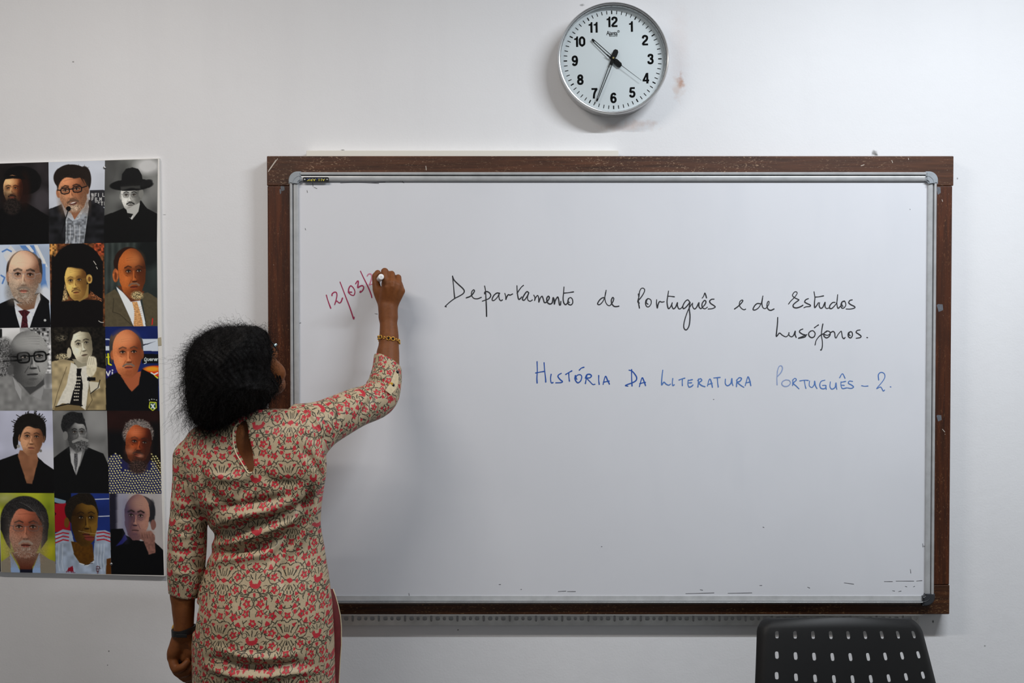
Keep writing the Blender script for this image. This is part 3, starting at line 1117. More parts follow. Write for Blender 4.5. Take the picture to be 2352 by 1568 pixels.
# ------------------------------------------------------------------ clock
YC = -0.060
ck = empty("wall_clock", P(1404, 146, 0))
tag(ck, "round silver wall clock with white dial, hanging above the whiteboard", "clock")
cc = P(1409, 132.5, YC)
cx, cz = cc.x, cc.z
kc = (YC - CAM_Y) / FPX
R = 128 * kc
M_SILV = mat("silver_plastic", (198, 199, 200), 0.25, metal=0.75, noise=(25, 0.06))
M_DIAL = mat("white_dial_card", (236, 240, 242), 0.6)
M_NUM = mat("black_dial_print", (6, 6, 7), 0.8, spec=0.05)
b = MB()
b.lathe([(R * 0.965, 0.0), (R * 0.975, 0.002), (R * 0.985, 0.012), (R * 0.985, 0.040), (R * 0.978, 0.0405), (R * 0.978, 0.0415), (R * 0.985, 0.042)],
        (cx, -0.0005, cz), (0, -1, 0), 96, cap0=True)
b.build("case", M_SILV, ck, angle=30)
b = MB()
b.lathe([(R * 0.985, 0.042), (R * 0.997, 0.044), (R, 0.050), (R * 0.996, 0.0565), (R * 0.982, 0.0595), (R * 0.972, 0.0585), (R * 0.968, 0.0560),
         (R * 0.955, 0.0555), (R * 0.948, 0.0535), (R * 0.940, 0.050), (R * 0.936, 0.034)],
        (cx, -0.0005, cz), (0, -1, 0), 96)
b.build("bezel", M_SILV, ck, angle=35)
YD = -0.036
kd = (YD - CAM_Y) / FPX
dc = P(1407.2, 137.6, YD)
b = MB()
b.lathe([(R * 0.945, 0.0), (R * 0.945, 0.002)], (cx, YD + 0.002, cz), (0, -1, 0), 96, cap0=True, cap1=True)
dial = b.build("dial", M_DIAL, ck)
ROT = math.radians(1.3)


def dp(r, ang, y=YD - 0.0004):
    """point on the dial: ang clockwise from 12"""
    a = ang - ROT
    return Vector((dc.x + math.sin(a) * r, y, dc.z + math.cos(a) * r))


for i in range(60):
    a = 2 * math.pi * i / 60
    r1, w = 112 * kd, (2.6 if i % 5 == 0 else 1.7) * kd
    r0 = r1 - 8 * kd
    t = Vector((math.cos(a - ROT), 0, -math.sin(a - ROT))) * (w / 2)
    p0, p1 = dp(r0, a), dp(r1, a)
    mesh_obj("minute_mark", [p0 - t, p0 + t, p1 + t, p1 - t], [[0, 1, 2, 3]], M_NUM, dial)
# bold grotesque figures: strokes in a box 0..0.62 x 0..1, pen width 0.2
GLY = {
    '0': [[(.31, .10), (.12, .26), (.10, .5), (.12, .74), (.31, .90), (.50, .74), (.52, .5), (.50, .26), (.31, .10)]],
    '2': [[(.11, .66), (.15, .84), (.31, .90), (.48, .82), (.50, .64), (.40, .48), (.22, .32), (.11, .16), (.10, .09)], [(.06, .09), (.30, .09), (.59, .09)]],
    '3': [[(.11, .70), (.17, .86), (.31, .90), (.46, .85), (.48, .69), (.40, .56), (.26, .53)], [(.30, .53), (.46, .46), (.51, .29), (.44, .14), (.29, .10), (.14, .15), (.10, .31)]],
    '4': [[(.45, 0), (.45, .5), (.45, 1.0)], [(.0, .28), (.3, .28), (.62, .28)], [(.08, .30), (.22, .56), (.40, .93)]],
    '5': [[(.14, .91), (.35, .91), (.56, .91)], [(.19, .94), (.15, .72), (.13, .49)], [(.12, .50), (.30, .57), (.46, .50), (.51, .32), (.44, .15), (.29, .10), (.15, .15), (.10, .28)]],
    '6': [[(.50, .74), (.44, .87), (.31, .90), (.17, .80), (.11, .55), (.11, .34), (.18, .15), (.31, .10), (.45, .16), (.51, .33), (.45, .50), (.31, .56), (.18, .50), (.12, .36)]],
    '7': [[(.03, .91), (.30, .91), (.60, .91)], [(.54, .90), (.38, .66), (.28, .38), (.24, 0)]],
    '8': [[(.31, .53), (.16, .61), (.13, .72), (.19, .86), (.31, .90), (.43, .86), (.49, .72), (.46, .61), (.31, .53), (.15, .44), (.10, .30), (.16, .15), (.31, .10), (.46, .15), (.52, .30), (.47, .44), (.31, .53)]],
}
GLY['9'] = [[(.62 - x, 1 - y) for x, y in GLY['6'][0]]]


def figure(s, c, H):
    """flat bold number centred at c"""
    vs, fs = [], []
    wid = [0.46 if ch == '1' else 0.62 for ch in s]
    x0 = -(sum(wid) + 0.03 * (len(s) - 1)) / 2
    lift = 0
    for ch, w in zip(s, wid):
        if ch == '1':
            poly = [[(.22, 0), (.42, 0), (.42, 1), (.28, 1), (.24, .88), (.16, .82), (.05, .80), (.05, .67), (.22, .67)]]
            for pg in poly:
                n0 = len(vs)
                vs += [(x0 + px, py - 0.5, lift) for px, py in pg]
                fs.append([n0 + i for i in (0, 1, 2, 3, 4, 5, 8)])
                fs.append([n0 + i for i in (5, 6, 7, 8)])
        else:
            for st in GLY[ch]:
                cur = catmull(st, 8)
                d = np.gradient(cur, axis=0)
                if np.hypot(*(cur[0] - cur[-1])) < 1e-6:
                    d[0] = d[-1] = cur[1] - cur[-2]
                d /= np.linalg.norm(d, axis=1, keepdims=True) + 1e-9
                nr = np.stack([-d[:, 1], d[:, 0]], 1)
                pw = 0.085 if ch == '4' and st[0][0] == .08 else (0.10 if abs(d[:, 1]).max() > 0.5 else 0.085)
                n0 = len(vs)
                for q in range(len(cur)):
                    for sgn in (1, -1):
                        a = cur[q] + nr[q] * pw * sgn
                        vs.append((x0 + a[0], a[1] - 0.5, lift))
                for q in range(len(cur) - 1):
                    a = n0 + 2 * q
                    fs.append([a, a + 1, a + 3, a + 2])
                lift -= 0.00004
        x0 += w + 0.03
    cr_, sr_ = math.cos(ROT), math.sin(ROT)
    return [c + Vector(((x * cr_ - y * sr_) * H, l, (y * cr_ + x * sr_) * H)) for x, y, l in vs], fs


for i in range(1, 13):
    c = dp(86.5 * kd, 2 * math.pi * i / 12)
    v_, f_ = figure(str(i), c, 24.0 * kd)
    mesh_obj("numeral", v_, f_, M_NUM, dial)
xy, F = text_mesh("Ajanta", 13.0 * kd, bold=0.012, squeeze=0.80, spacing=0.9)
c = P(1405.5, 77.5, YD - 0.0004)
mesh_obj("brand_lettering", [c + Vector((x, 0, y)) for x, y in xy], F, M_NUM, dial)
xy, F = text_mesh("QUARTZ", 2.6 * kd, bold=0.03, squeeze=1.45)
c = P(1409.5, 83.0, YD - 0.0004)
mesh_obj("brand_lettering", [c + Vector((x, 0, y)) for x, y in xy], F, M_NUM, dial)
b = MB()
c = P(1420.5, 72, YD - 0.0004)
rr = [c + Vector((math.cos(2 * math.pi * k / 16) * 2.4 * kd, 0, math.sin(2 * math.pi * k / 16) * 2.4 * kd)) for k in range(16)]
b.tube(rr, 0.45 * kd, 5, closed=True)
b.tube([c + Vector((-0.6 * kd, 0, -1 * kd)), c + Vector((-0.6 * kd, 0, 1 * kd)), c + Vector((0.6 * kd, 0, 0.95 * kd)), c + Vector((0.75 * kd, 0, 0.4 * kd)), c + Vector((0.4 * kd, 0, 0.0)), c + Vector((-0.5 * kd, 0, 0)), c + Vector((0.75 * kd, 0, -1 * kd))], 0.26 * kd, 4)
b.build("registered_mark", M_NUM, dial)

M_HAND = mat("black_clock_hand", (7, 7, 8), 0.5, spec=0.15)


def hand(name, tip, tail, w0, w1, y, slit):
    """clock hand in photo measurements; slit = (from, to) as shares of the tip length"""
    o = P(1407.8, 135.4, y)
    tp, tl = P(*tip, y), P(*tail, y)
    d = tp - o
    L = d.length
    d.normalize()
    n = Vector((d.z, 0, -d.x))
    th = Vector((0, -0.0008, 0))
    b = MB()

    def bar(s0, s1, a0, a1, b0, b1):
        q = [o + d * s0 + n * a0, o + d * s0 + n * b0, o + d * s1 + n * b1, o + d * s1 + n * a1]
        b.prism(q, th)
    wc, wt = w0 * kd, w1 * kd
    s0, s1 = slit[0] * L, slit[1] * L

    def hw(s):
        return (wc + (wt - wc) * max(0, s) / L) / 2
    bar(0, s0, -hw(0), -hw(s0), hw(0), hw(s0))
    rim = 1.6 * kd
    bar(s0, s1, -hw(s0), -hw(s1), -hw(s0) + rim, -hw(s1) + rim)
    bar(s0, s1, hw(s0) - rim, hw(s1) - rim, hw(s0), hw(s1))
    tipp = [o + d * s1 - n * hw(s1), o + d * s1 + n * hw(s1)] + [o + d * (L - wt * 0.5) + (n * math.cos(t) + d * math.sin(t)) * wt * 0.5 for t in np.linspace(0, math.pi, 7)]
    b.prism(tipp, th)
    lt = (tl - o).length
    wtail = w0 * 1.5 * kd
    b.prism([o - n * wc * 0.45, o + n * wc * 0.45, o - d * lt * 0.35 + n * wtail * 0.5, o - d * (lt - wtail * 0.35) + n * wtail * 0.5,
             o - d * lt + n * wtail * 0.25, o - d * lt - n * wtail * 0.25, o - d * (lt - wtail * 0.35) - n * wtail * 0.5, o - d * lt * 0.35 - n * wtail * 0.5], th)
    b.lathe([(wc * 0.62, 0), (wc * 0.62, 0.0009)], o, (0, -1, 0), 20, cap0=True, cap1=True)
    return b.build(name, M_HAND, ck)


hand("hour_hand", (1359.3, 89.8), (1424.5, 154.5), 8.6, 5.0, YD - 0.005, (0.12, 0.88))
hand("minute_hand", (1370.3, 233), (1416, 114), 8.0, 4.2, YD - 0.0075, (0.14, 0.93))
b = MB()
o_, t_ = P(1407.8, 135.4, YD - 0.010), P(1473, 184.5, YD - 0.010)
b.tube([o_ - (t_ - o_) * 0.22, o_, t_], [0.0011, 0.0008, 0.0005], 6)
b.build("second_hand", M_HAND, ck)
b = MB()
b.lathe([(2.6 * kd, 0), (2.6 * kd, 0.011), (1.6 * kd, 0.012)], P(1407.8, 135.4, YD), (0, -1, 0), 20, cap1=True)
b.build("centre_pin", mat("brass_pin", (200, 180, 120), 0.3, metal=0.9), ck, smooth=False)
mg = bpy.data.materials.new("clock_glass")
mg.use_nodes = True
nt = mg.node_tree
nt.nodes.remove(nt.nodes["Principled BSDF"])
tr = nt.nodes.new("ShaderNodeBsdfTransparent")
tr.inputs[0].default_value = (0.99, 1.0, 1.0, 1)
gl = nt.nodes.new("ShaderNodeBsdfGlossy")
gl.inputs["Roughness"].default_value = 0.03
fr = nt.nodes.new("ShaderNodeFresnel")
fr.inputs["IOR"].default_value = 1.35
ms = nt.nodes.new("ShaderNodeMixShader")
nt.links.new(fr.outputs[0], ms.inputs[0])
nt.links.new(tr.outputs[0], ms.inputs[1])
nt.links.new(gl.outputs[0], ms.inputs[2])
nt.links.new(ms.outputs[0], nt.nodes["Material Output"].inputs[0])
b = MB()
b.lathe([(R * 0.939, 0), (R * 0.939, 0.0015)], (cx, -0.0505, cz), (0, -1, 0), 96, cap0=True, cap1=True)
b.build("glass", mg, ck)

# ------------------------------------------------------------------ chair
M_SEAT = mat("black_perforated_plastic", (9, 9, 10), 0.5, spec=0.3, noise=(8, 0.12), bump=(500, 0.08, 0.0005))
M_LEG = mat("black_tube_steel", (20, 20, 21), 0.35, metal=0.4)
chx = P(1935, 1430, -0.262).x
ch = empty("perforated_chair", (chx, -0.45, 0))
tag(ch, "black plastic chair with rows of slot holes in its back, below the whiteboard", "chair")
top = P(1931, 1423, -0.262)
# back: (u across -1..1, v down 0..1); leans towards the wall at the top
BH = 0.40


def back_surf(u, v, t):
    s = v * BH
    half = 0.1980 + 0.125 * s
    x = chx + half * u * (1 - 0.012 * 0)
    lean = 0.40 * s - 0.25 * s * s
    y = -0.262 - lean
    z = top.z - s
    # dished across, with a soft roll at the rim
    y += 0.030 * (u * u) * (1 - 0.2 * v) - 0.012
    z += 0.012 * (0.55 - u * u) * max(-1.0, 1 - v * 4.2) 
    e = max(abs(u), 0)
    y += 0.012 * max(0, (e - 0.90) / 0.10) ** 2 + 0.006 * max(0, (0.05 - v) / 0.05) ** 2
    # rounded top corners: the rows narrow towards the top edge
    cv, cr_ = 0.085, 0.030
    if v < cv:
        q = (cv - v) / cv
        x = chx + half * u * (1 - cr_ / half * (1 - math.sqrt(max(0.0, 1 - q * q))))
    if t == 1:
        y += 0.005
    return Vector((x, y, z))


ucent = [-0.79 + 0.205 * i for i in range(9)]
uu = sorted([-1, -0.975, -0.94, -0.89] + [u + d for u in ucent for d in (-0.055, 0.055)] + [0.92, 0.955, 0.98, 1])
pv = 0.0445 / BH
vcent = [0.085 + pv * i for i in range(8)]
vv = sorted([0, 0.002, 0.006, 0.012, 0.02, 0.03, 0.04] + [v + d for v in vcent for d in (-0.034, 0.034)] + [0.93, 0.96, 0.985, 1])
holes = {}
for i, uc in enumerate(ucent):
    for j, vc in enumerate(vcent):
        ui = [q for q in range(len(uu) - 1) if uu[q] < uc < uu[q + 1]][0]
        vj = [q for q in range(len(vv) - 1) if vv[q] < vc < vv[q + 1]][0]
        half = 0.1985 + 0.105 * vc * BH
        holes[(ui, vj)] = (uc, vc, 0.0046 / half, 0.0085 / BH, 3.2, 0.004 / half / (0.0082 / BH) * 0.2)
V_, F_ = perforated(back_surf, uu, vv, holes, 0.005)
b = MB(); b.add(V_, F_)
b.build("backrest", M_SEAT, ch, angle=32)
ysf = -0.262 - 0.40 * BH + 0.25 * BH * BH
zs = 0.445


def seat_surf(u, v, t):
    half = 0.225 - 0.02 * v
    x = chx + half * u
    y = ysf + 0.03 - v * 0.44
    z = zs + 0.012 * (u * u) - 0.018 * math.sin(v * math.pi) + (0.02 if v < 0.05 else 0) - 0.03 * max(0, v - 0.85) / 0.15
    return Vector((x, y, z - (0.006 if t else 0)))


us2 = [-1 + 0.2 * i for i in range(11)]
vs2 = [0.1 * i for i in range(11)]
hs2 = {(i, j): ((us2[i] + us2[i + 1]) / 2, (vs2[j] + vs2[j + 1]) / 2, 0.02, 0.018, 3, 0) for i in range(1, 9) for j in range(2, 8)}
V_, F_ = perforated(seat_surf, us2, vs2, hs2, 0.006)
b = MB(); b.add(V_, F_)
b.build("seat", M_SEAT, ch, angle=35)
for sx in (-1, 1):
    x = chx + sx * 0.19
    for (ya, yb) in ((ysf - 0.36, ysf - 0.44), (ysf + 0.01, ysf + 0.10)):
        b = MB()
        b.tube([(x, ya, zs - 0.02), (x + sx * 0.02, (ya + yb) / 2, 0.22), (x + sx * 0.035, yb, 0.0)], 0.0125, 12)
        b.build("leg", M_LEG, ch, smooth=True)
    b = MB()
    b.tube([(x, ysf - 0.38, zs - 0.022), (x, ysf + 0.02, zs - 0.022), (x + sx * 0.005, ysf + 0.035, zs + 0.03), (x + sx * 0.012, ysf + 0.075, zs + 0.16)], 0.0115, 12)
    b.build("back_support", M_LEG, ch, smooth=True)
b = MB()
b.tube([(chx - 0.19, ysf - 0.1, zs - 0.03), (chx + 0.19, ysf - 0.1, zs - 0.03)], 0.010, 10)
b.build("cross_bar", M_LEG, ch, smooth=True)

# ------------------------------------------------------------------ poster of portraits
class Canvas:
    """a printed picture, held as samples in poster coordinates (photo measurements)"""
    SS = 1.25

    def __init__(self, x0, y0, x1, y1):
        self.x0, self.y0 = x0, y0
        self.W, self.H = int((x1 - x0) * self.SS), int((y1 - y0) * self.SS)
        self.a = np.zeros((self.H, self.W, 3))
        self.X = x0 + (np.arange(self.W) + 0.5) / self.SS
        self.Y = y0 + (np.arange(self.H) + 0.5) / self.SS
        r = np.random.default_rng(3)
        self.nz = []
        for s in (2, 5, 12, 30):
            g = r.random((self.H // s + 3, self.W // s + 3))
            yi, xi = np.arange(self.H) / s, np.arange(self.W) / s
            y0_, x0_ = yi.astype(int), xi.astype(int)
            fy, fx = (yi - y0_)[:, None], (xi - x0_)[None, :]
            fy, fx = fy * fy * (3 - 2 * fy), fx * fx * (3 - 2 * fx)
            A = g[y0_][:, x0_] * (1 - fx) + g[y0_][:, x0_ + 1] * fx
            B = g[y0_ + 1][:, x0_] * (1 - fx) + g[y0_ + 1][:, x0_ + 1] * fx
            self.nz.append(A * (1 - fy) + B * fy)
        self.t = (1, 0, 0)
        self.clip = None

    def view(self, k, ox, oy):
        self.t = (k, ox, oy)

    def _p(self, x, y):
        k, ox, oy = self.t
        return np.asarray(x, float) / k + ox, np.asarray(y, float) / k + oy

    def _box(self, xa, ya, xb, yb, m=3):
        i0 = max(0, int((xa - m - self.x0) * self.SS)); i1 = min(self.W, int((xb + m - self.x0) * self.SS) + 1)
        j0 = max(0, int((ya - m - self.y0) * self.SS)); j1 = min(self.H, int((yb + m - self.y0) * self.SS) + 1)
        if self.clip:
            cx0, cy0, cx1, cy1 = self.clip
            i0 = max(i0, int((cx0 - self.x0) * self.SS)); i1 = min(i1, int((cx1 - self.x0) * self.SS))
            j0 = max(j0, int((cy0 - self.y0) * self.SS)); j1 = min(j1, int((cy1 - self.y0) * self.SS))
        if i1 <= i0 or j1 <= j0:
            return None
        return slice(j0, j1), slice(i0, i1)

    def put(self, sl, cov, col, noise=0.0, ns=1):
        c = np.broadcast_to(np.asarray(col, float), self.a[sl].shape).copy()
        if noise:
            c *= (1 + noise * (self.nz[ns][sl] - 0.5) * 2)[..., None]
        self.a[sl] = self.a[sl] * (1 - cov[..., None]) + c * cov[..., None]

    def ell(self, cx, cy, rx, ry, col, soft=1.0, rot=0.0, alpha=1.0, noise=0.0, ns=1, shade=None, cut=None):
        """shade=(dx, dy, colour2): runs to colour2 across the ellipse; cut: keep only local y beyond / below"""
        x, y = self._p(cx, cy)
        k = self.t[0]
        rx, ry = rx / k, ry / k
        m = max(rx, ry)
        sl = self._box(x - m, y - m, x + m, y + m, 4 + soft)
        if sl is None:
            return
        dx = self.X[sl[1]][None, :] - x
        dy = self.Y[sl[0]][:, None] - y
        c, s = math.cos(rot), math.sin(rot)
        u, v = (dx * c + dy * s) / rx, (-dx * s + dy * c) / ry
        d = (np.sqrt(u * u + v * v) - 1) * min(rx, ry)
        cov = np.clip(0.5 - d / max(soft, 0.4), 0, 1) * alpha
        if cut == 'low':
            cov = cov * np.clip(v * ry + 0.5, 0, 1)
        elif cut == 'up':
            cov = cov * np.clip(-v * ry + 0.5, 0, 1)
        cc = np.asarray(col, float)
        if shade:
            t = np.clip((u * shade[0] + v * shade[1]) * 0.5 + 0.5, 0, 1)
            t = (t * t * (3 - 2 * t))[..., None]
            cc = cc * (1 - t) + np.asarray(shade[2], float) * t
        self.put(sl, cov, cc, noise, ns)

    def poly(self, pts, col, soft=1.0, alpha=1.0, noise=0.0, ns=1, grad=None):
        px, py = self._p([p[0] for p in pts], [p[1] for p in pts])
        sl = self._box(px.min(), py.min(), px.max(), py.max(), 2 + soft)
        if sl is None:
            return
        X = self.X[sl[1]][None, :] + 0 * self.Y[sl[0]][:, None]
        Y = self.Y[sl[0]][:, None] + 0 * self.X[sl[1]][None, :]
        ins = np.zeros(X.shape, bool)
        dist = np.full(X.shape, 1e9)
        n = len(px)
        for i in range(n):
            x1, y1, x2, y2 = px[i], py[i], px[(i + 1) % n], py[(i + 1) % n]
            cond = (y1 > Y) != (y2 > Y)
            with np.errstate(divide='ignore', invalid='ignore'):
                xi = (x2 - x1) * (Y - y1) / (y2 - y1) + x1
            ins ^= cond & (X < xi)
            ex, ey = x2 - x1, y2 - y1
            l2 = ex * ex + ey * ey + 1e-9
            t = np.clip(((X - x1) * ex + (Y - y1) * ey) / l2, 0, 1)
            dist = np.minimum(dist, np.hypot(X - x1 - ex * t, Y - y1 - ey * t))
        d = np.where(ins, -dist, dist)
        cov = np.clip(0.5 - d / max(soft, 0.6), 0, 1) * alpha
        cc = np.asarray(col, float)
        if grad:                      # (angle-free) horizontal/vertical run to a second colour
            gx, gy, c2 = grad
            t = np.clip((X - px.min()) / max(1, np.ptp(px)) * gx + (Y - py.min()) / max(1, np.ptp(py)) * gy, 0, 1)[..., None]
            cc = cc * (1 - t) + np.asarray(c2, float) * t
        self.put(sl, cov, cc, noise, ns)

    def rect(self, x0, y0, x1, y1, col, **k):
        self.poly([(x0, y0), (x1, y0), (x1, y1), (x0, y1)], col, **k)

    def line(self, pts, w, col, alpha=1.0, soft=0.8):
        px, py = self._p([p[0] for p in pts], [p[1] for p in pts])
        w = w / self.t[0]
        sl = self._box(px.min(), py.min(), px.max(), py.max(), 2 + w)
        if sl is None:
            return
        X = self.X[sl[1]][None, :]
        Y = self.Y[sl[0]][:, None]
        dist = np.full((Y.shape[0], X.shape[1]), 1e9)
        for i in range(len(px) - 1):
            ex, ey = px[i + 1] - px[i], py[i + 1] - py[i]
            l2 = ex * ex + ey * ey + 1e-9
            t = np.clip(((X - px[i]) * ex + (Y - py[i]) * ey) / l2, 0, 1)
            dist = np.minimum(dist, np.hypot(X - px[i] - ex * t, Y - py[i] - ey * t))
        cov = np.clip(0.5 - (dist - w / 2) / soft, 0, 1) * alpha
        self.put(sl, cov, col)

    def hairs(self, cx, cy, rx, ry, col, n, ln, w=2.0, seed=0, alpha=0.7, up=0.0):
        r = np.random.default_rng(seed)
        for _ in range(n):
            a = r.uniform(0, 2 * math.pi)
            q = math.sqrt(r.random())
            x, y = cx + rx * q * math.cos(a), cy + ry * q * math.sin(a)
            b = math.atan2(math.sin(a) + up, math.cos(a)) + r.normal(0, 0.5)
            self.line([(x, y), (x + ln * math.cos(b), y + ln * math.sin(b))], w, col, alpha)


cv = Canvas(-6, 358, 384, 1328)


def face(cx, cy, rx, ry, skin, dark, lit=-1, yaw=0.0, rot=0.0, eye=(30, 22, 18), brow=(40, 28, 22), lip=(120, 66, 56), browh=0.07,
         beard=None, stache=None, specs=None, ears=True, age=0.0, open_mouth=False, jaw=1.0, hair=None):
    """a generic head, seen from the front; yaw moves the features sideways (-1..1)"""
    skin, dark = np.array(skin, float), np.array(dark, float)
    mid = (skin + dark) / 2
    hi = np.minimum(skin * 1.14 + 8, 250)
    c, s = math.cos(rot), math.sin(rot)

    def T(u, v):
        return cx + (u * rx) * c - (v * ry) * s, cy + (u * rx) * s + (v * ry) * c

    def E(u, v, a, b, col, **k):
        x, y = T(u, v)
        k.setdefault('soft', 1.2)
        cv.ell(x, y, a * rx, b * ry, col, rot=rot + k.pop('r', 0), **k)

    def Lp(pts, w, col, **k):
        cv.line([T(*p) for p in pts], w * rx, col, **k)
    if ears:
        for sd in (-1, 1):
            vis = 1 + sd * -yaw
            if vis > 0.55:
                E(sd * 1.0, 0.02, 0.14, 0.21, mid * (0.95 if sd == lit else 0.7), noise=0.1)
    # neck is drawn by the caller; skull and jaw
    jawp = [T(-0.99, -0.15), T(-0.93, 0.35), T(-0.66 * jaw, 0.78), T(-0.26, 1.0), T(0.26, 1.0), T(0.66 * jaw, 0.78), T(0.93, 0.35), T(0.99, -0.15)]
    keep = cv.a
    cv.a = np.zeros_like(keep)
    E(0, -0.18, 1.0, 0.84, (1, 1, 1))
    cv.poly(jawp, (1, 1, 1), soft=1.6)
    mask = cv.a[..., :1]
    cv.a = keep
    pre = keep.copy()
    E(0, -0.18, 1.0, 0.84, skin, shade=(-lit * 1.0, 0.15, dark), noise=0.06, ns=0)
    cv.poly(jawp, skin, soft=1.6, noise=0.06, ns=0)
    E(-lit * 0.55, 0.2, 0.55, 0.80, dark, soft=rx * 0.25, alpha=0.78)
    E(-lit * 0.88, 0.0, 0.27, 0.9, dark * 0.62, soft=rx * 0.18, alpha=0.75)
    E(0, 0.88, 0.7, 0.2, dark * 0.8, soft=rx * 0.15, alpha=0.55)
    E(lit * 0.25, -0.52, 0.5, 0.25, hi, soft=rx * 0.2, alpha=0.6)
    E(lit * 0.50 + yaw * 0.2, 0.22, 0.26, 0.2, hi, soft=rx * 0.14, alpha=0.6)
    cv.a[...] = pre * (1 - mask) + cv.a * mask
    for q in range(int(age * 4)):
        Lp([(-0.45 + yaw * 0.3, -0.52 - 0.09 * q), (0 + yaw * 0.3, -0.55 - 0.09 * q), (0.45 + yaw * 0.3, -0.52 - 0.09 * q)], 0.035, mid * 0.8, alpha=0.5)
    y0 = yaw * 0.30
    for sd in (-1, 1):
        ex = sd * 0.40 * (1 - 0.16 * abs(yaw)) + y0 * 1.1
        E(ex, -0.10, 0.25, 0.145, dark * 0.75, soft=rx * 0.10, alpha=0.75)
        E(ex, -0.085, 0.15, 0.042, (188, 176, 164), soft=0.9, alpha=0.7)
        E(ex + yaw * 0.05, -0.088, 0.072, 0.055, eye, soft=0.9, alpha=0.9)
        Lp([(ex - 0.18, -0.095), (ex, -0.14), (ex + 0.18, -0.095)], 0.065, np.array(eye) * 0.8, alpha=0.9)
        Lp([(ex - 0.16, -0.02), (ex, 0.015), (ex + 0.16, -0.02)], 0.04, dark * 0.8, alpha=0.5)
        Lp([(ex - sd * 0.22, -0.245), (ex, -0.30), (ex + sd * 0.24, -0.23)], browh * 1.25, brow, alpha=0.82, soft=1.3)
        if age:
            Lp([(ex - 0.15, 0.07), (ex + sd * 0.05, 0.12), (ex + sd * 0.2, 0.07)], 0.05, dark, alpha=0.5)
    nx = y0 * 1.5
    cv.poly([T(nx - 0.05, -0.1), T(nx - lit * 0.16, 0.28), T(nx - lit * 0.20, 0.33), T(nx + lit * 0.02, 0.32)], dark * 0.85, soft=1.8, alpha=0.7)
    Lp([(nx + lit * 0.04, -0.08), (nx + lit * 0.05, 0.24)], 0.10, hi, alpha=0.65, soft=1.6)
    E(nx, 0.27, 0.13, 0.075, hi * 0.97, soft=1.6, alpha=0.6)
    E(nx, 0.345, 0.19, 0.035, dark * 0.6, soft=1.2, alpha=0.85)
    for sd in (-1, 1):
        Lp([(nx + sd * 0.24, 0.28), (y0 + sd * 0.38, 0.48)], 0.05, dark * 0.85, alpha=0.55)
    if hair is not None:
        hc, hl, side = hair
        us_ = np.linspace(-1.03, 1.03, 15)
        up_ = [T(u, -0.18 - 0.88 * math.sqrt(max(0, 1 - (u / 1.04) ** 2))) for u in us_]
        dn_ = [T(u, hl + (side - hl) * abs(u) ** 5 + 0.05 * math.sin(5 * u)) for u in us_[::-1]]
        cv.poly(up_ + dn_, hc, soft=2.2, noise=0.3, ns=0)
    if beard is not None:
        bc, ext = beard
        E(y0 * 0.5, 0.66, 0.80 * ext, 0.40 * ext, bc, soft=rx * 0.22, noise=0.2, ns=0, alpha=0.85)
        for sd in (-1, 1):
            E(sd * 0.80, 0.36, 0.17, 0.38, bc, soft=rx * 0.15, noise=0.2, ns=0, alpha=0.7)
    if stache is not None:
        Lp([(y0 - 0.36, 0.50), (y0 - 0.16, 0.42), (y0, 0.43), (y0 + 0.16, 0.42), (y0 + 0.36, 0.50)], 0.13, stache, alpha=0.95)
    if open_mouth:
        E(y0, 0.56, 0.26, 0.07, (70, 25, 22), r=-0.1)
        E(y0, 0.535, 0.20, 0.028, (225, 215, 205), r=-0.1)
    else:
        E(y0, 0.565, 0.25, 0.05, np.array(lip) * 0.85, soft=1.2)
        E(y0, 0.60, 0.18, 0.035, np.array(lip) * 1.25, soft=1.2, alpha=0.7)
        Lp([(y0 - 0.26, 0.56), (y0, 0.572), (y0 + 0.26, 0.56)], 0.045, dark * 0.45, alpha=0.9)
    E(y0, 0.73, 0.22, 0.05, dark, soft=1.6, alpha=0.4 if beard is None else 0.0)
    if specs is not None:
        sc, th, sh = specs
        for sd in (-1, 1):
            ex = sd * 0.42 + y0 * 1.1
            q = [(ex + 0.30 * math.copysign(abs(math.cos(a)) ** 0.6, math.cos(a)), -0.06 + 0.135 * sh * math.copysign(abs(math.sin(a)) ** 0.6, math.sin(a))) for a in np.linspace(0, 2 * math.pi, 25)]
            Lp(q, th, sc, alpha=0.95)
        Lp([(y0 * 1.1 - 0.14, -0.10), (y0 * 1.1 + 0.14, -0.10)], th, sc)
        for sd in (-1, 1):
            Lp([(sd * 0.72 + y0 * 1.1, -0.10), (sd * 1.02, -0.14)], th, sc)


COLX = [[-14, 111.5, 241, 362.5], [-12, 113.5, 239, 360.5], [-10, 116.5, 241.5, 362], [-7, 120.5, 245.5, 366.5], [-1, 124.5, 250.5, 371], [3, 128, 255.5, 376.5]]
ROWY = [(375.5, 364.5), (562, 555.5), (753, 748.5), (943, 943), (1131.5, 1133.5), (1313.5, 1320.5)]


def corner(i, j):
    x = COLX[j][i]
    a, b_ = ROWY[j]
    return x, a + (b_ - a) * x / 370.0


PRINT = {}
SHOWN = [None]
LUMG = 1.20


def cell_grid(i, j):
    c00, c10, c11, c01 = corner(i, j), corner(i + 1, j), corner(i + 1, j + 1), corner(i, j + 1)
    nx = int((c10[0] - c00[0]) * cv.SS) + 1
    ny = int((c01[1] - c00[1]) * cv.SS) + 1
    s = np.linspace(0, 1, nx)[None, :]
    t = np.linspace(0, 1, ny)[:, None]
    px = (c00[0] * (1 - s) + c10[0] * s) * (1 - t) + (c01[0] * (1 - s) + c11[0] * s) * t
    py = (c00[1] * (1 - s) + c10[1] * s) * (1 - t) + (c01[1] * (1 - s) + c11[1] * s) * t
    return nx, ny, px, py


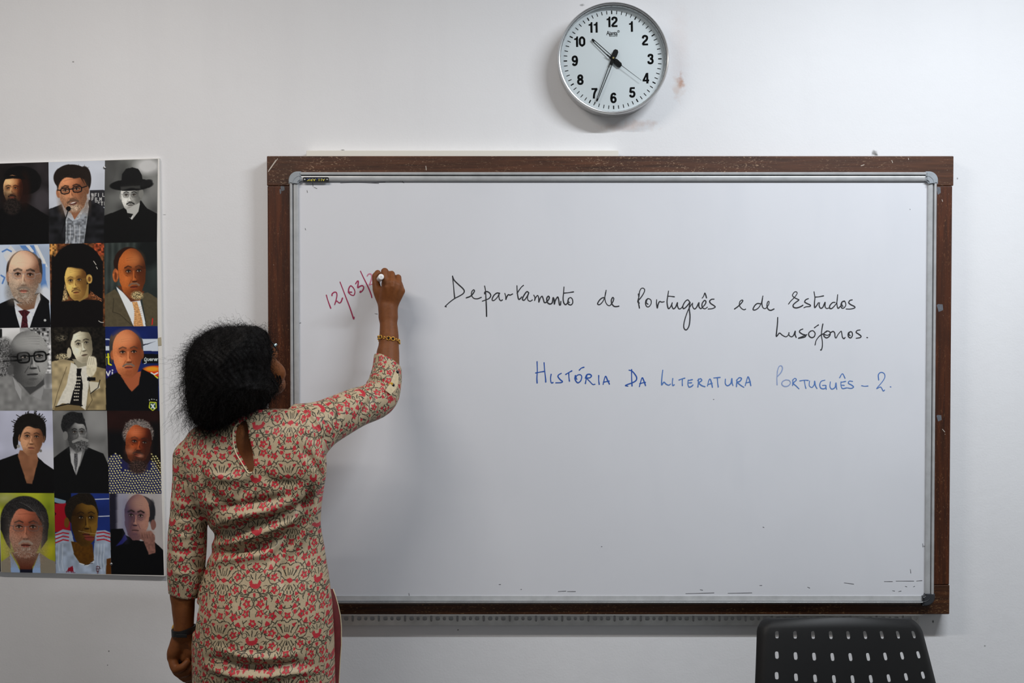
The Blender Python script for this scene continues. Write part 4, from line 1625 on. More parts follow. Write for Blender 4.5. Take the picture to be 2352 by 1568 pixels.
def finish_cell():
    """take the print just painted off the canvas"""
    if SHOWN[0] is not None:
        nx, ny, px, py = cell_grid(*SHOWN[0])
        ii = np.clip(((px - cv.x0) * cv.SS).astype(int), 0, cv.W - 1)
        jj = np.clip(((py - cv.y0) * cv.SS).astype(int), 0, cv.H - 1)
        c = cv.a[jj, ii].reshape(-1, 3)
        c = 128 + (c - 128) * 1.06                       # printed contrast
        PRINT[SHOWN[0]] = np.clip(lin(np.clip(c, 4, 255)) * LUMG, 0, 0.92)


def cell_clip(i, j):
    finish_cell()
    SHOWN[0] = (i, j)
    cs = [corner(i, j), corner(i + 1, j), corner(i + 1, j + 1), corner(i, j + 1)]
    cv.clip = (min(c[0] for c in cs) - 2, min(c[1] for c in cs) - 2, max(c[0] for c in cs) + 2, max(c[1] for c in cs) + 2)


def fill(col, **k):
    cv.view(1, 0, 0)
    x0, y0, x1, y1 = cv.clip
    cv.rect(x0 - 4, y0 - 4, x1 + 4, y1 + 4, col, **k)


BK = (13, 12, 13)
Z1 = (3.825, 0, 350)
Z2 = (3.92, 0, 740)
Z3 = (5.88, 0, 1120)

# row 1 -----------------------------------------------------------------
cell_clip(0, 0); fill((40, 36, 38), noise=0.3, ns=3); cv.view(*Z1)
cv.rect(-40, 80, 130, 560, (24, 20, 20), soft=40)
cv.ell(370, 420, 80, 110, (70, 66, 70), soft=14, alpha=0.7)
cv.ell(200, 230, 165, 110, BK, soft=2, rot=0.18)
cv.ell(240, 300, 120, 70, BK, soft=2, rot=-0.25)
cv.poly([(-40, 520), (60, 470), (230, 440), (330, 500), (430, 560), (430, 820), (-40, 820)], BK, soft=2)
face(115, 325, 88, 125, (226, 178, 128), (120, 58, 30), lit=-1, yaw=-0.35, beard=((38, 26, 22), 1.0), stache=(40, 28, 24), lip=(180, 90, 70), ears=False)
cv.ell(215, 330, 50, 150, (40, 18, 12), soft=10, alpha=0.75)
cv.ell(105, 475, 75, 75, (36, 30, 28), soft=6, noise=0.5, ns=0)
cv.poly([(45, 235), (70, 205), (190, 200), (230, 235), (130, 228)], BK, soft=2)

cell_clip(1, 0); fill((190, 195, 205), noise=0.04, ns=3); cv.view(*Z1)
cv.rect(790, 330, 930, 480, (46, 46, 50))
for k, (txt, yy) in enumerate((("BFI L", 372), ("FILM", 410), ("FESTI", 448))):
    xx = 806
    for chn in txt:
        g = {'B': [[(0, 0), (0, 1), (.6, .9), (.6, .6), (0, .5), (.7, .4), (.7, .1), (0, 0)]], 'F': [[(.7, 1), (0, 1), (0, 0)], [(0, .5), (.5, .5)]], 'I': [[(.2, 0), (.2, 1)]],
             'L': [[(0, 1), (0, 0), (.7, 0)]], 'M': [[(0, 0), (0, 1), (.4, .4), (.8, 1), (.8, 0)]], 'E': [[(.7, 1), (0, 1), (0, 0), (.7, 0)], [(0, .5), (.5, .5)]],
             'S': [[(.7, .9), (.2, 1), (0, .75), (.6, .35), (.5, 0), (0, .1)]], 'T': [[(0, 1), (.8, 1)], [(.4, 1), (.4, 0)]], ' ': []}[chn]
        for st in g:
            cv.line([(xx + px * 20, yy + 15 - py * 28) for px, py in st], 6, (190, 190, 188))
        xx += 15 if chn == 'I' else 27
cv.poly([(425, 500), (540, 455), (600, 640), (570, 820), (425, 820)], (30, 30, 33), soft=1.5, noise=0.5, ns=2)
cv.poly([(780, 415), (870, 450), (930, 500), (930, 820), (730, 820), (740, 560)], (28, 28, 31), soft=1.5, noise=0.5, ns=2)
cv.poly([(575, 500), (640, 540), (770, 430), (780, 480), (735, 810), (578, 810)], (160, 165, 170), noise=0.25, ns=1)
cv.poly([(590, 570), (650, 600), (760, 560), (735, 810), (585, 810)], (118, 122, 128), noise=0.35, ns=1)
for xx in (615, 655, 700):
    cv.line([(xx, 640), (xx + 3, 720), (xx - 6, 805)], 8, (205, 208, 212), alpha=0.6)
cv.poly([(575, 480), (580, 560), (640, 600), (655, 590)], (176, 182, 190)); cv.poly([(775, 420), (770, 500), (735, 580), (700, 590)], (150, 156, 164))
cv.poly([(600, 480), (655, 590), (735, 480), (770, 400)], (150, 98, 70))
cv.ell(635, 230, 165, 125, (34, 26, 22), soft=1.5, rot=0.1)
cv.ell(740, 240, 62, 120, (36, 28, 24), soft=1.5)
cv.hairs(700, 150, 60, 20, (30, 22, 18), 14, 40, 3, seed=4)
face(638, 340, 128, 190, (205, 140, 100), (140, 84, 56), lit=-1, yaw=-0.25, rot=-0.13, hair=((34, 26, 22), -0.62, -0.2), beard=((120, 96, 78), 0.85), stache=(96, 74, 60), specs=((16, 16, 20), 0.075, 1.0), open_mouth=True, age=0.4)
cv.poly([(495, 260), (520, 170), (590, 140), (680, 150), (710, 200), (750, 290), (700, 210), (640, 185), (560, 190), (520, 230), (510, 320)], (34, 26, 22), soft=1.5)
cv.ell(650, 490, 60, 30, (196, 180, 160), soft=8, alpha=0.6, noise=0.4, ns=0)
cv.ell(601, 493, 22, 22, (12, 12, 13)); cv.line([(600, 505), (570, 600), (545, 700)], 9, (24, 24, 26))

cell_clip(2, 0); fill((96, 97, 95), noise=0.35, ns=3); cv.view(*Z1)
cv.ell(1300, 120, 110, 70, (196, 196, 196), soft=14, alpha=0.9); cv.ell(1350, 330, 60, 130, (130, 130, 128), soft=16, alpha=0.7)
cv.ell(960, 160, 80, 160, (70, 70, 69), soft=16, alpha=0.8)
cv.poly([(905, 560), (1010, 520), (1110, 480), (1240, 420), (1290, 490), (1400, 550), (1400, 800), (905, 800)], (15, 15, 15), soft=1.5)
face(1150, 385, 88, 135, (205, 204, 198), (112, 112, 108), lit=-1, yaw=-0.2, stache=(30, 30, 30), lip=(100, 96, 94), specs=((90, 90, 88), 0.035, 0.9), brow=(28, 28, 28))
cv.ell(1240, 360, 22, 40, (120, 120, 116))
cv.poly([(1110, 500), (1230, 440), (1215, 520), (1160, 590), (1125, 560)], (172, 172, 168)); cv.poly([(1150, 555), (1165, 555), (1157, 588)], (220, 220, 220))
cv.poly([(1120, 530), (1170, 540), (1150, 575), (1118, 560)], (20, 20, 20))
cv.ell(1155, 285, 190, 52, (17, 17, 18), soft=1.3, rot=-0.05)
cv.ell(1165, 300, 110, 40, (24, 24, 24), soft=3, cut='up')
cv.poly([(1065, 285), (1072, 190), (1105, 145), (1160, 130), (1215, 145), (1245, 200), (1255, 260)], (20, 20, 21), soft=1.5)
cv.ell(1280, 270, 60, 28, (24, 24, 25), rot=-0.35, soft=2)
cv.poly([(1060, 300), (1230, 290), (1235, 320), (1150, 312), (1062, 335)], (66, 66, 64), soft=3, alpha=0.8)

# row 2 -----------------------------------------------------------------
cell_clip(0, 1); fill((172, 186, 206), noise=0.08, ns=3); cv.view(*Z1)
cv.rect(-30, 820, 60, 1330, (196, 206, 220), soft=20)
cv.poly([(90, 815), (150, 880), (60, 960), (30, 900)], (206, 208, 210)); cv.poly([(170, 815), (300, 815), (340, 960), (430, 1200), (430, 1290), (370, 1240), (330, 1000)], (92, 130, 186), soft=2)
cv.poly([(300, 815), (330, 815), (400, 960), (420, 1010), (395, 1000)], (214, 214, 212)); cv.poly([(225, 815), (260, 815), (300, 870), (280, 880)], (210, 212, 214))
cv.line([(20, 870), (60, 850), (100, 870)], 14, (92, 130, 186)); cv.line([(10, 1080), (40, 1100), (20, 1150)], 14, (92, 130, 186))
cv.rect(360, 980, 400, 1190, (92, 130, 186), soft=3); cv.ell(400, 1260, 60, 90, (205, 210, 218), soft=8)
cv.poly([(-30, 1340), (110, 1280), (350, 1230), (430, 1300), (450, 1560), (-30, 1560)], (17, 17, 20), soft=1.3)
cv.poly([(120, 1290), (215, 1370), (350, 1230), (355, 1290), (300, 1420), (260, 1545), (175, 1545), (140, 1420)], (212, 216, 224), noise=0.05)
cv.poly([(190, 1320), (330, 1240), (300, 1370), (215, 1390), (140, 1330)], (128, 92, 70), soft=2)
cv.poly([(160, 1390), (220, 1380), (265, 1400), (235, 1440), (250, 1545), (180, 1545), (195, 1440)], (66, 26, 34), noise=0.4, ns=0)
cv.ell(395, 1475, 11, 11, (190, 192, 190))
cv.ell(215, 1010, 148, 150, (70, 58, 50), soft=2); cv.ell(82, 1060, 28, 110, (58, 46, 40)); cv.ell(345, 1040, 28, 110, (58, 48, 42))
face(210, 1090, 138, 225, (226, 186, 158), (150, 100, 76), lit=-1, rot=0.03, beard=((138, 126, 112), 1.0), stache=(130, 116, 104), specs=((150, 140, 136), 0.03, 1.0), brow=(30, 24, 22), browh=0.10, lip=(176, 110, 96), age=0.3)
cv.hairs(205, 1290, 80, 40, (205, 200, 190), 60, 16, 3, seed=9, alpha=0.5)
cv.ell(200, 950, 110, 80, (232, 198, 170), soft=16, alpha=0.7)

cell_clip(1, 1); fill((96, 58, 34), noise=0.45, ns=1); cv.view(*Z1)
cv.ell(460, 850, 40, 70, (150, 108, 60), soft=4, noise=0.6); cv.ell(870, 850, 60, 60, (140, 66, 40), soft=4, noise=0.6)
cv.ell(680, 1030, 225, 235, (17, 14, 14), soft=2)
cv.poly([(455, 900), (450, 1350), (560, 1310), (600, 1000)], (17, 14, 14), soft=3); cv.poly([(780, 850), (905, 960), (905, 1330), (790, 1210)], (18, 15, 15), soft=3)
cv.poly([(440, 1340), (560, 1310), (700, 1290), (905, 1300), (905, 1545), (440, 1545)], (18, 14, 14), soft=2)
cv.poly([(570, 1150), (545, 1310), (600, 1290)], (150, 128, 92), noise=0.6, ns=0); cv.poly([(790, 1215), (900, 1290), (895, 1310), (800, 1265)], (120, 76, 50), noise=0.8, ns=0)
cv.poly([(620, 1260), (700, 1310), (775, 1270), (780, 1150)], (150, 120, 66), soft=2)
face(668, 1135, 98, 165, (214, 178, 100), (122, 82, 40), lit=-1, yaw=-0.25, rot=-0.08, ears=False, age=1.0, brow=(110, 78, 44), browh=0.05, lip=(140, 84, 54), stache=(120, 92, 56))
cv.ell(785, 1110, 26, 42, (186, 150, 82), noise=0.2); cv.ell(786, 1112, 12, 24, (110, 72, 36))
cv.ell(700, 960, 150, 60, (17, 14, 14), soft=4, rot=0.1)
cv.poly([(575, 1010), (600, 985), (720, 985), (770, 1060), (690, 1000)], (17, 14, 14), soft=3)
cv.line([(822, 955), (842, 985)], 6, (196, 190, 180)); cv.line([(848, 1005), (856, 1022)], 6, (196, 190, 180)); cv.line([(868, 1480), (885, 1492), (910, 1495)], 6, (190, 186, 178))

cell_clip(2, 1); fill((46, 52, 50), noise=0.12, ns=3); cv.view(*Z1)
for xx in (940, 990, 1050, 1120, 1180):
    cv.line([(xx, 800), (xx - 8, 1260)], 22, (84, 92, 88), alpha=0.5, soft=6)
cv.ell(1300, 880, 110, 130, (18, 20, 20), soft=16, alpha=0.8)
cv.poly([(910, 1260), (1010, 1200), (1060, 1260), (1180, 1540), (910, 1540)], (86, 78, 60), soft=1.3, noise=0.06)
cv.poly([(1240, 1240), (1300, 1230), (1385, 1280), (1385, 1540), (1290, 1540)], (84, 76, 58), soft=1.3, noise=0.06)
cv.poly([(1020, 1180), (1170, 1300), (1230, 1290), (1260, 1420), (1285, 1540), (1180, 1540)], (218, 222, 232), soft=1.3)
cv.poly([(1160, 1310), (1205, 1310), (1225, 1380), (1265, 1535), (1175, 1535), (1180, 1390)], (202, 152, 100), noise=0.2, ns=0)
for k in range(9):
    cv.line([(1175, 1380 + 18 * k), (1250, 1350 + 20 * k)], 3, (150, 96, 60), alpha=0.6)
cv.line([(1000, 1280), (990, 1400), (1050, 1420), (1180, 1535)], 5, (56, 50, 38)); cv.line([(1340, 1460), (1335, 1510)], 9, (200, 40, 40))
cv.poly([(1030, 1170), (1150, 1310), (1230, 1300), (1270, 1220)], (96, 52, 30), soft=2)
cv.ell(1130, 970, 130, 140, (44, 24, 16), soft=2); cv.ell(1015, 1080, 26, 60, (176, 98, 54), noise=0.2); cv.ell(1016, 1085, 11, 34, (110, 56, 30))
face(1160, 1060, 122, 215, (176, 96, 46), (92, 46, 24), lit=-1, yaw=0.35, rot=-0.04, ears=False, brow=(40, 22, 16), lip=(120, 56, 40), stache=(120, 96, 80), age=0.5)
cv.ell(1190, 940, 60, 60, (200, 126, 74), soft=20, alpha=0.55); cv.ell(1205, 1255, 52, 38, (160, 142, 104), soft=5, noise=0.6, ns=0)

# row 3 -----------------------------------------------------------------
cell_clip(0, 2); fill((150, 150, 150), noise=0.25, ns=2); cv.view(*Z2)
cv.rect(15, 50, 180, 200, (222, 222, 222)); cv.rect(-30, 60, 20, 140, (30, 30, 30)); cv.poly([(250, 50), (440, 50), (440, 200), (350, 150), (300, 90)], (112, 112, 112), noise=0.9, ns=1)
cv.rect(360, 200, 460, 460, (186, 186, 186), noise=0.5, ns=1)
cv.ell(40, 330, 110, 190, (98, 98, 98), soft=6, noise=0.7, ns=0); cv.hairs(10, 300, 50, 150, (170, 170, 170), 60, 30, 4, seed=12, alpha=0.5)
cv.poly([(-30, 500), (100, 470), (260, 640), (390, 560), (400, 600), (470, 600), (470, 800), (-30, 800)], (132, 132, 131), soft=1.5, noise=0.12, ns=2)
cv.poly([(110, 480), (190, 560), (270, 650), (400, 560), (390, 430)], (70, 70, 70), soft=3)
cv.poly([(115, 490), (195, 600), (190, 710), (140, 600)], (160, 160, 160)); cv.poly([(400, 560), (370, 700), (290, 660)], (150, 150, 150))
face(260, 330, 178, 250, (150, 150, 148), (62, 62, 62), lit=1, yaw=0.45, rot=-0.06, ears=False, brow=(110, 110, 110), eye=(20, 20, 20), lip=(90, 90, 90), specs=((14, 14, 14), 0.085, 1.35), age=1.0)
cv.ell(200, 180, 140, 80, (172, 172, 170), soft=22, alpha=0.7); cv.line([(30, 350), (110, 345), (190, 340)], 16, (14, 14, 14)); cv.ell(95, 430, 30, 50, (86, 86, 86), soft=4)
cv.ell(60, 290, 60, 120, (90, 90, 90), soft=14, alpha=0.5, noise=0.5, ns=0)

cell_clip(1, 2); fill((28, 25, 21), noise=0.5, ns=1); cv.view(*Z2)
for k in range(10):
    cv.line([(470 + 9 * k, 60 + 14 * k), (560, 50 + 15 * k)], 3, (150, 144, 124), alpha=0.25)
cv.ell(550, 140, 50, 30, (70, 66, 56), soft=5, noise=0.9, ns=0); cv.ell(560, 310, 60, 30, (140, 130, 104), soft=4, noise=0.9, ns=0)
cv.poly([(465, 355), (560, 330), (670, 350), (640, 600), (500, 790), (465, 790)], (168, 152, 118), soft=1.5, noise=0.14, ns=2)
cv.poly([(870, 400), (950, 420), (955, 790), (760, 790), (800, 560)], (148, 132, 98), soft=1.5, noise=0.2, ns=2)
cv.poly([(640, 360), (720, 400), (790, 380), (800, 560), (770, 790), (490, 790), (600, 560)], (214, 210, 196), soft=1.5, noise=0.04)
cv.poly([(690, 415), (735, 415), (728, 450), (745, 560), (735, 760), (620, 760), (690, 520)], (22, 20, 20), soft=1.2)
for r_ in range(8):
    for q in range(3):
        cv.ell(690 + 16 * q - r_ * 3, 490 + 30 * r_, 6, 6, (220, 214, 196))
cv.poly([(490, 770), (560, 730), (700, 740), (770, 790), (490, 795)], (120, 104, 72)); cv.line([(500, 760), (610, 735), (740, 750)], 10, (20, 18, 16))
cv.poly([(650, 330), (700, 410), (780, 390), (800, 330)], (150, 144, 124), soft=2)
face(735, 205, 98, 165, (222, 214, 190), (146, 136, 112), lit=-1, yaw=0.3, rot=-0.18, ears=False, brow=(36, 32, 28), lip=(110, 92, 78), eye=(24, 22, 20), age=0.3, hair=((40, 36, 30), -0.78, -0.35))
cv.ell(622, 275, 20, 48, (196, 186, 160)); cv.poly([(615, 170), (640, 100), (700, 60), (780, 55), (800, 90), (720, 80), (660, 110), (640, 180), (630, 240)], (40, 36, 30), soft=2)
cv.ell(825, 400, 46, 95, (212, 204, 178), soft=2, rot=0.15, noise=0.06)
for k in range(4):
    cv.ell(800 + 17 * k, 345 + 6 * k, 12, 44, (222, 214, 190), rot=0.25); cv.line([(792 + 17 * k, 320), (796 + 17 * k, 380)], 3, (120, 110, 88))
cv.rect(785, 495, 860, 525, (22, 20, 20)); cv.poly([(800, 530), (890, 540), (900, 590), (810, 640)], (204, 198, 178)); cv.line([(815, 640), (880, 590), (900, 520)], 8, (30, 27, 24))
cv.line([(800, 560), (830, 700), (780, 790)], 5, (84, 74, 54)); cv.line([(600, 400), (530, 600), (480, 780)], 5, (96, 84, 62))

cell_clip(2, 2); fill((24, 38, 92), noise=0.1, ns=3); cv.view(*Z2)
cv.rect(930, 148, 1425, 258, (196, 204, 214)); cv.poly([(1260, 225), (1400, 170), (1290, 200)], (26, 30, 50)); cv.poly([(945, 160), (990, 160), (985, 215), (950, 215)], (30, 40, 90))
cv.rect(1280, 285, 1425, 370, (14, 16, 18)); cv.rect(940, 255, 1010, 390, (20, 30, 76))
gs = [[(1310, 318), (1300, 330), (1305, 350), (1318, 345), (1318, 325), (1318, 365), (1300, 372)], [(1328, 328), (1330, 345), (1342, 345), (1344, 328)], [(1350, 340), (1362, 336), (1358, 326), (1350, 338), (1356, 346), (1366, 342)],
      [(1370, 328), (1372, 346), (1372, 334), (1384, 328)], [(1400, 330), (1388, 334), (1392, 346), (1402, 340), (1402, 328), (1406, 346)], [(1410, 328), (1412, 346), (1414, 332), (1422, 328)]]
for st in gs:
    cv.line(st, 6, (206, 216, 214))
cv.line([(948, 290), (948, 385)], 14, (216, 214, 40)); cv.line([(975, 285), (978, 375), (1000, 385)], 14, (216, 214, 40)); cv.line([(962, 315), (1005, 312)], 10, (216, 214, 40))
cv.rect(930, 392, 1060, 500, (40, 36, 100)); cv.line([(958, 445), (975, 480), (992, 440)], 11, (220, 222, 230)); cv.line([(1012, 450), (1012, 485)], 11, (220, 222, 230)); cv.ell(1014, 432, 7, 7, (220, 222, 230))
cv.ell(1400, 440, 120, 50, (206, 60, 26), soft=3); cv.ell(1370, 420, 70, 22, (222, 150, 40), soft=4); cv.line([(1360, 455), (1390, 470), (1420, 455)], 12, (226, 226, 220)); cv.line([(1390, 480), (1420, 500)], 12, (216, 206, 50))
cv.poly([(945, 520), (1010, 470), (1080, 440), (1180, 600), (1280, 420), (1380, 470), (1425, 520), (1425, 800), (945, 800)], (14, 14, 17), soft=1.5)
cv.poly([(1085, 480), (1165, 600), (1185, 625), (1250, 560), (1270, 440)], (166, 92, 60), soft=2)
cv.ell(1135, 215, 150, 140, (60, 58, 58), soft=2); cv.ell(1005, 240, 22, 130, (66, 62, 60)); cv.ell(1270, 240, 20, 100, (70, 66, 64))
face(1145, 285, 132, 215, (212, 130, 84), (150, 78, 46), lit=-1, yaw=0.25, brow=(80, 56, 44), lip=(150, 76, 60), stache=(120, 104, 92), age=0.7, rot=-0.03)
cv.ell(1130, 140, 90, 60, (226, 150, 104), soft=20, alpha=0.6)
cv.poly([(1345, 715), (1410, 720), (1412, 770), (1375, 800), (1340, 770)], (196, 206, 60)); cv.poly([(1352, 725), (1402, 728), (1404, 765), (1375, 790), (1350, 765)], (20, 60, 50)); cv.line([(1365, 740), (1390, 775)], 14, (214, 222, 220)); cv.line([(1392, 735), (1366, 772)], 10, (214, 222, 220))
for k in range(4):
    cv.ell(1345 + 21 * k, 700 - (6 if k in (1, 2) else 0), 5, 5, (206, 210, 206))

# row 4 -----------------------------------------------------------------
cell_clip(0, 3); fill((186, 188, 206), noise=0.05, ns=3); cv.view(*Z2)
cv.ell(430, 1250, 150, 120, (206, 206, 212), soft=20, alpha=0.7); cv.rect(-30, 1180, 120, 1260, (160, 160, 176), soft=20, alpha=0.5)
cv.poly([(-30, 1250), (160, 1180), (250, 1300), (330, 1200), (400, 1270), (490, 1330), (490, 1540), (-30, 1540)], (15, 14, 15), soft=1.5)
cv.poly([(180, 1150), (160, 1200), (240, 1450), (290, 1455), (345, 1240), (330, 1160)], (140, 96, 70), soft=2, noise=0.1, ns=2)
cv.ell(270, 960, 145, 140, (28, 24, 22), soft=2); cv.hairs(270, 930, 130, 100, (24, 20, 18), 110, 44, 7, seed=21, alpha=0.95, up=-0.3)
cv.ell(140, 1060, 25, 80, (24, 20, 18)); cv.ell(165, 1115, 15, 15, (150, 146, 140)); cv.ell(365, 1155, 13, 13, (120, 116, 112)); cv.ell(395, 1000, 20, 80, (26, 22, 20))
face(285, 1040, 105, 160, (198, 148, 112), (132, 86, 60), lit=-1, brow=(44, 32, 26), lip=(150, 90, 76), age=0.4, rot=0.05, browh=0.05, hair=((28, 24, 22), -0.6, 0.0))
cv.poly([(180, 960), (210, 890), (290, 870), (360, 900), (392, 990), (350, 920), (290, 905), (220, 920)], (28, 24, 22), soft=2)

cell_clip(1, 3); fill((118, 118, 117), noise=0.2, ns=3); cv.view(*Z2)
cv.ell(860, 870, 110, 150, (146, 146, 145), soft=24, alpha=0.7); cv.ell(520, 1100, 70, 160, (92, 92, 92), soft=24, alpha=0.6)
cv.poly([(470, 1230), (520, 1190), (630, 1110), (690, 1370), (780, 1120), (930, 1180), (980, 1290), (985, 1540), (470, 1540)], (17, 17, 18), soft=1.5)
cv.poly([(625, 1115), (690, 1180), (745, 1150), (720, 1260), (685, 1375), (640, 1260)], (176, 176, 176), soft=1.5); cv.poly([(670, 1180), (700, 1180), (700, 1250), (684, 1370), (665, 1260)], (86, 86, 88), noise=0.3, ns=0)
cv.ell(655, 920, 105, 115, (36, 36, 37), soft=2, noise=0.25, ns=0); cv.poly([(555, 900), (570, 840), (640, 812), (740, 815), (770, 920), (700, 880), (610, 950), (590, 1010)], (34, 34, 35), soft=2, noise=0.4, ns=0)
face(690, 1000, 88, 150, (150, 150, 148), (74, 74, 74), lit=1, yaw=0.45, ears=False, brow=(28, 28, 28), beard=((58, 58, 58), 0.95), stache=(128, 128, 126), lip=(80, 80, 80), specs=((40, 40, 40), 0.02, 0.8), hair=((34, 34, 35), -0.62, -0.1))
cv.ell(588, 1020, 22, 40, (120, 120, 118)); cv.ell(735, 1110, 60, 45, (84, 84, 84), soft=6, noise=0.6, ns=0); cv.line([(660, 1075), (730, 1045), (785, 1065)], 24, (150, 150, 148), alpha=0.8)
cv.poly([(600, 900), (660, 860), (760, 870), (770, 920), (690, 890), (620, 960)], (36, 36, 37), soft=3, noise=0.3, ns=0)

cell_clip(2, 3); fill((38, 20, 18), noise=0.2, ns=3); cv.view(*Z2)
cv.rect(960, 980, 1160, 1300, (16, 15, 18), soft=20); cv.rect(1360, 900, 1440, 1250, (18, 15, 16), soft=12)
cv.poly([(970, 1220), (1040, 1175), (1140, 1260), (1290, 1340), (1350, 1240), (1400, 1260), (1455, 1400), (1455, 1545), (970, 1545)], (38, 40, 84), soft=1.5)
cv.ell(1240, 960, 125, 90, (96, 88, 84), soft=3, noise=0.6, ns=0); cv.ell(1135, 1010, 32, 60, (110, 102, 98), soft=4, noise=0.6, ns=0); cv.ell(1355, 1000, 30, 60, (104, 96, 92), soft=4, noise=0.6, ns=0); cv.hairs(1240, 920, 110, 45, (176, 170, 166), 70, 14, 3, seed=33, alpha=0.5)
kk = 0
for r_ in range(17):
    for q in range(20):
        x, y = 965 + 25 * q + (12 if r_ % 2 else 0), 1180 + 22 * r_ + 5 * math.sin(q * 0.9)
        if (x - 965) * 0.0 + y > 1215 - (x - 970) * 0.5 and not (1100 < x < 1360 and y < 1330) and y > 1180 + max(0, (x - 1380)) * 0.9:
            cv.ell(x, y, 8, 6.5, (206, 200, 140), soft=1.0, rot=0.6)
face(1245, 1090, 118, 185, (176, 84, 44), (74, 30, 18), lit=-1, yaw=0.2, rot=0.12, ears=False, brow=(60, 36, 28), lip=(140, 66, 50), beard=((56, 38, 32), 0.7), stache=(60, 40, 34), age=1.0, hair=((120, 112, 108), -0.84, -0.3))
cv.ell(1215, 990, 60, 40, (214, 130, 90), soft=16, alpha=0.6); cv.ell(1170, 1160, 30, 20, (220, 150, 116), soft=10, alpha=0.5); cv.ell(1240, 1300, 85, 62, (62, 48, 44), soft=7, noise=0.6, ns=0); cv.ell(1265, 1200, 22, 14, (226, 160, 130), soft=6, alpha=0.6)

# row 5 -----------------------------------------------------------------
cell_clip(0, 4); fill((150, 156, 44), noise=0.25, ns=3); cv.view(*Z3)
cv.ell(60, 140, 140, 70, (176, 176, 120), soft=20, alpha=0.8); cv.ell(660, 260, 80, 160, (100, 116, 30), soft=30, alpha=0.8); cv.ell(650, 840, 110, 130, (196, 190, 40), soft=20, alpha=0.8); cv.ell(70, 850, 90, 130, (196, 196, 70), soft=20, alpha=0.8); cv.ell(650, 620, 80, 90, (90, 108, 36), soft=30, alpha=0.8)
cv.poly([(15, 1000), (140, 910), (290, 1150), (15, 1160)], (146, 138, 122), soft=1.5); cv.poly([(420, 1150), (540, 880), (660, 960), (760, 1000), (770, 1170), (420, 1170)], (140, 132, 116), soft=1.5)
cv.poly([(135, 870), (290, 1150), (150, 1160)], (150, 176, 216), soft=1.5); cv.poly([(535, 860), (550, 1160), (425, 1155)], (150, 176, 216), soft=1.5); cv.rect(270, 1080, 440, 1170, (24, 26, 44)); cv.poly([(160, 870), (280, 1100), (430, 1100), (530, 880)], (96, 46, 30), soft=3)
cv.ell(330, 440, 325, 330, (44, 42, 42), soft=2.5, noise=0.4, ns=0); cv.poly([(20, 400), (5, 560), (90, 760), (140, 830), (140, 420)], (38, 36, 36), soft=2); cv.poly([(560, 330), (660, 480), (640, 700), (550, 830), (560, 500)], (40, 38, 38), soft=2)
face(350, 560, 235, 385, (196, 120, 92), (124, 62, 44), lit=-1, rot=0.02, ears=False, brow=(70, 50, 44), beard=((150, 132, 118), 0.95), stache=(160, 144, 132), lip=(130, 70, 60), specs=((96, 92, 92), 0.03, 0.85), age=0.3, hair=((46, 44, 44), -0.68, 0.1))
cv.hairs(350, 870, 150, 70, (206, 200, 190), 110, 20, 4, seed=5, alpha=0.5)
cv.poly([(130, 330), (190, 220), (300, 160), (420, 180), (540, 330), (560, 470), (480, 330), (380, 260), (280, 240), (190, 290), (130, 450)], (46, 44, 44), soft=3, noise=0.3, ns=0)
for k in range(9):
    cv.line([(260 + 30 * k, 190 + 6 * k), (420 + 22 * k, 270 + 24 * k)], 4, (150, 146, 144), alpha=0.35)

cell_clip(1, 4); fill((34, 52, 118), noise=0.1, ns=3); cv.view(*Z3)
cv.rect(730, 60, 960, 240, (14, 16, 20)); cv.poly([(735, 130), (890, 170), (880, 235), (735, 190)], (120, 150, 170)); cv.rect(735, 210, 950, 600, (158, 22, 40), soft=3); cv.line([(735, 330), (755, 345), (745, 365)], 10, (30, 10, 14))
cv.line([(1220, 158), (1480, 146)], 13, (196, 204, 220)); cv.line([(1290, 390), (1480, 380)], 13, (196, 204, 220))
cv.poly([(745, 620), (850, 560), (960, 580), (1080, 1020), (1250, 1020), (1290, 580), (1420, 570), (1490, 600), (1510, 1170), (755, 1170)], (158, 172, 192), soft=1.5, noise=0.12, ns=2)
for yy in (0, 52, 104):
    cv.line([(748, 640 + yy), (850, 606 + yy * 0.9), (925, 618 + yy * 0.9)], 17, (172, 34, 50)); cv.line([(1310, 610 + yy * 0.9), (1400, 598 + yy * 0.9), (1490, 622 + yy)], 17, (172, 34, 50))
for xx in (800, 850, 1330, 1370, 1410):
    cv.line([(xx, 760), (xx - 14, 1000), (xx + 4, 1120)], 12, (210, 220, 232), alpha=0.5)
cv.poly([(960, 720), (1000, 900), (1080, 1020), (1180, 1050), (1270, 980), (1250, 760)], (92, 60, 16), soft=2, noise=0.12, ns=1); cv.line([(1075, 1020), (1180, 1048), (1270, 1000)], 16, (205, 212, 222)); cv.line([(1140, 1040), (1250, 1020)], 8, (40, 36, 30))
cv.poly([(1440, 960), (1510, 940), (1510, 1170), (1430, 1170)], (92, 54, 16), soft=2)
cv.ell(1090, 300, 215, 215, (34, 28, 22), soft=2, noise=0.2, ns=0); cv.ell(900, 470, 34, 70, (110, 76, 26))
face(1140, 430, 185, 360, (124, 92, 34), (60, 38, 12), lit=1, yaw=0.35, ears=False, brow=(34, 24, 14), lip=(110, 56, 44), eye=(14, 10, 8), rot=-0.02, browh=0.05, hair=((34, 28, 22), -0.6, -0.1))
cv.ell(1210, 680, 66, 34, (124, 58, 50), soft=2); cv.line([(1140, 672), (1270, 668)], 7, (60, 24, 20)); cv.poly([(960, 270), (990, 160), (1130, 100), (1260, 160), (1300, 260), (1200, 210), (1140, 190), (1040, 230), (980, 330), (960, 430)], (34, 28, 22), soft=2, noise=0.2, ns=0)
cv.line([(1060, 580), (1180, 610), (1300, 622)], 5, (206, 186, 140), alpha=0.7)
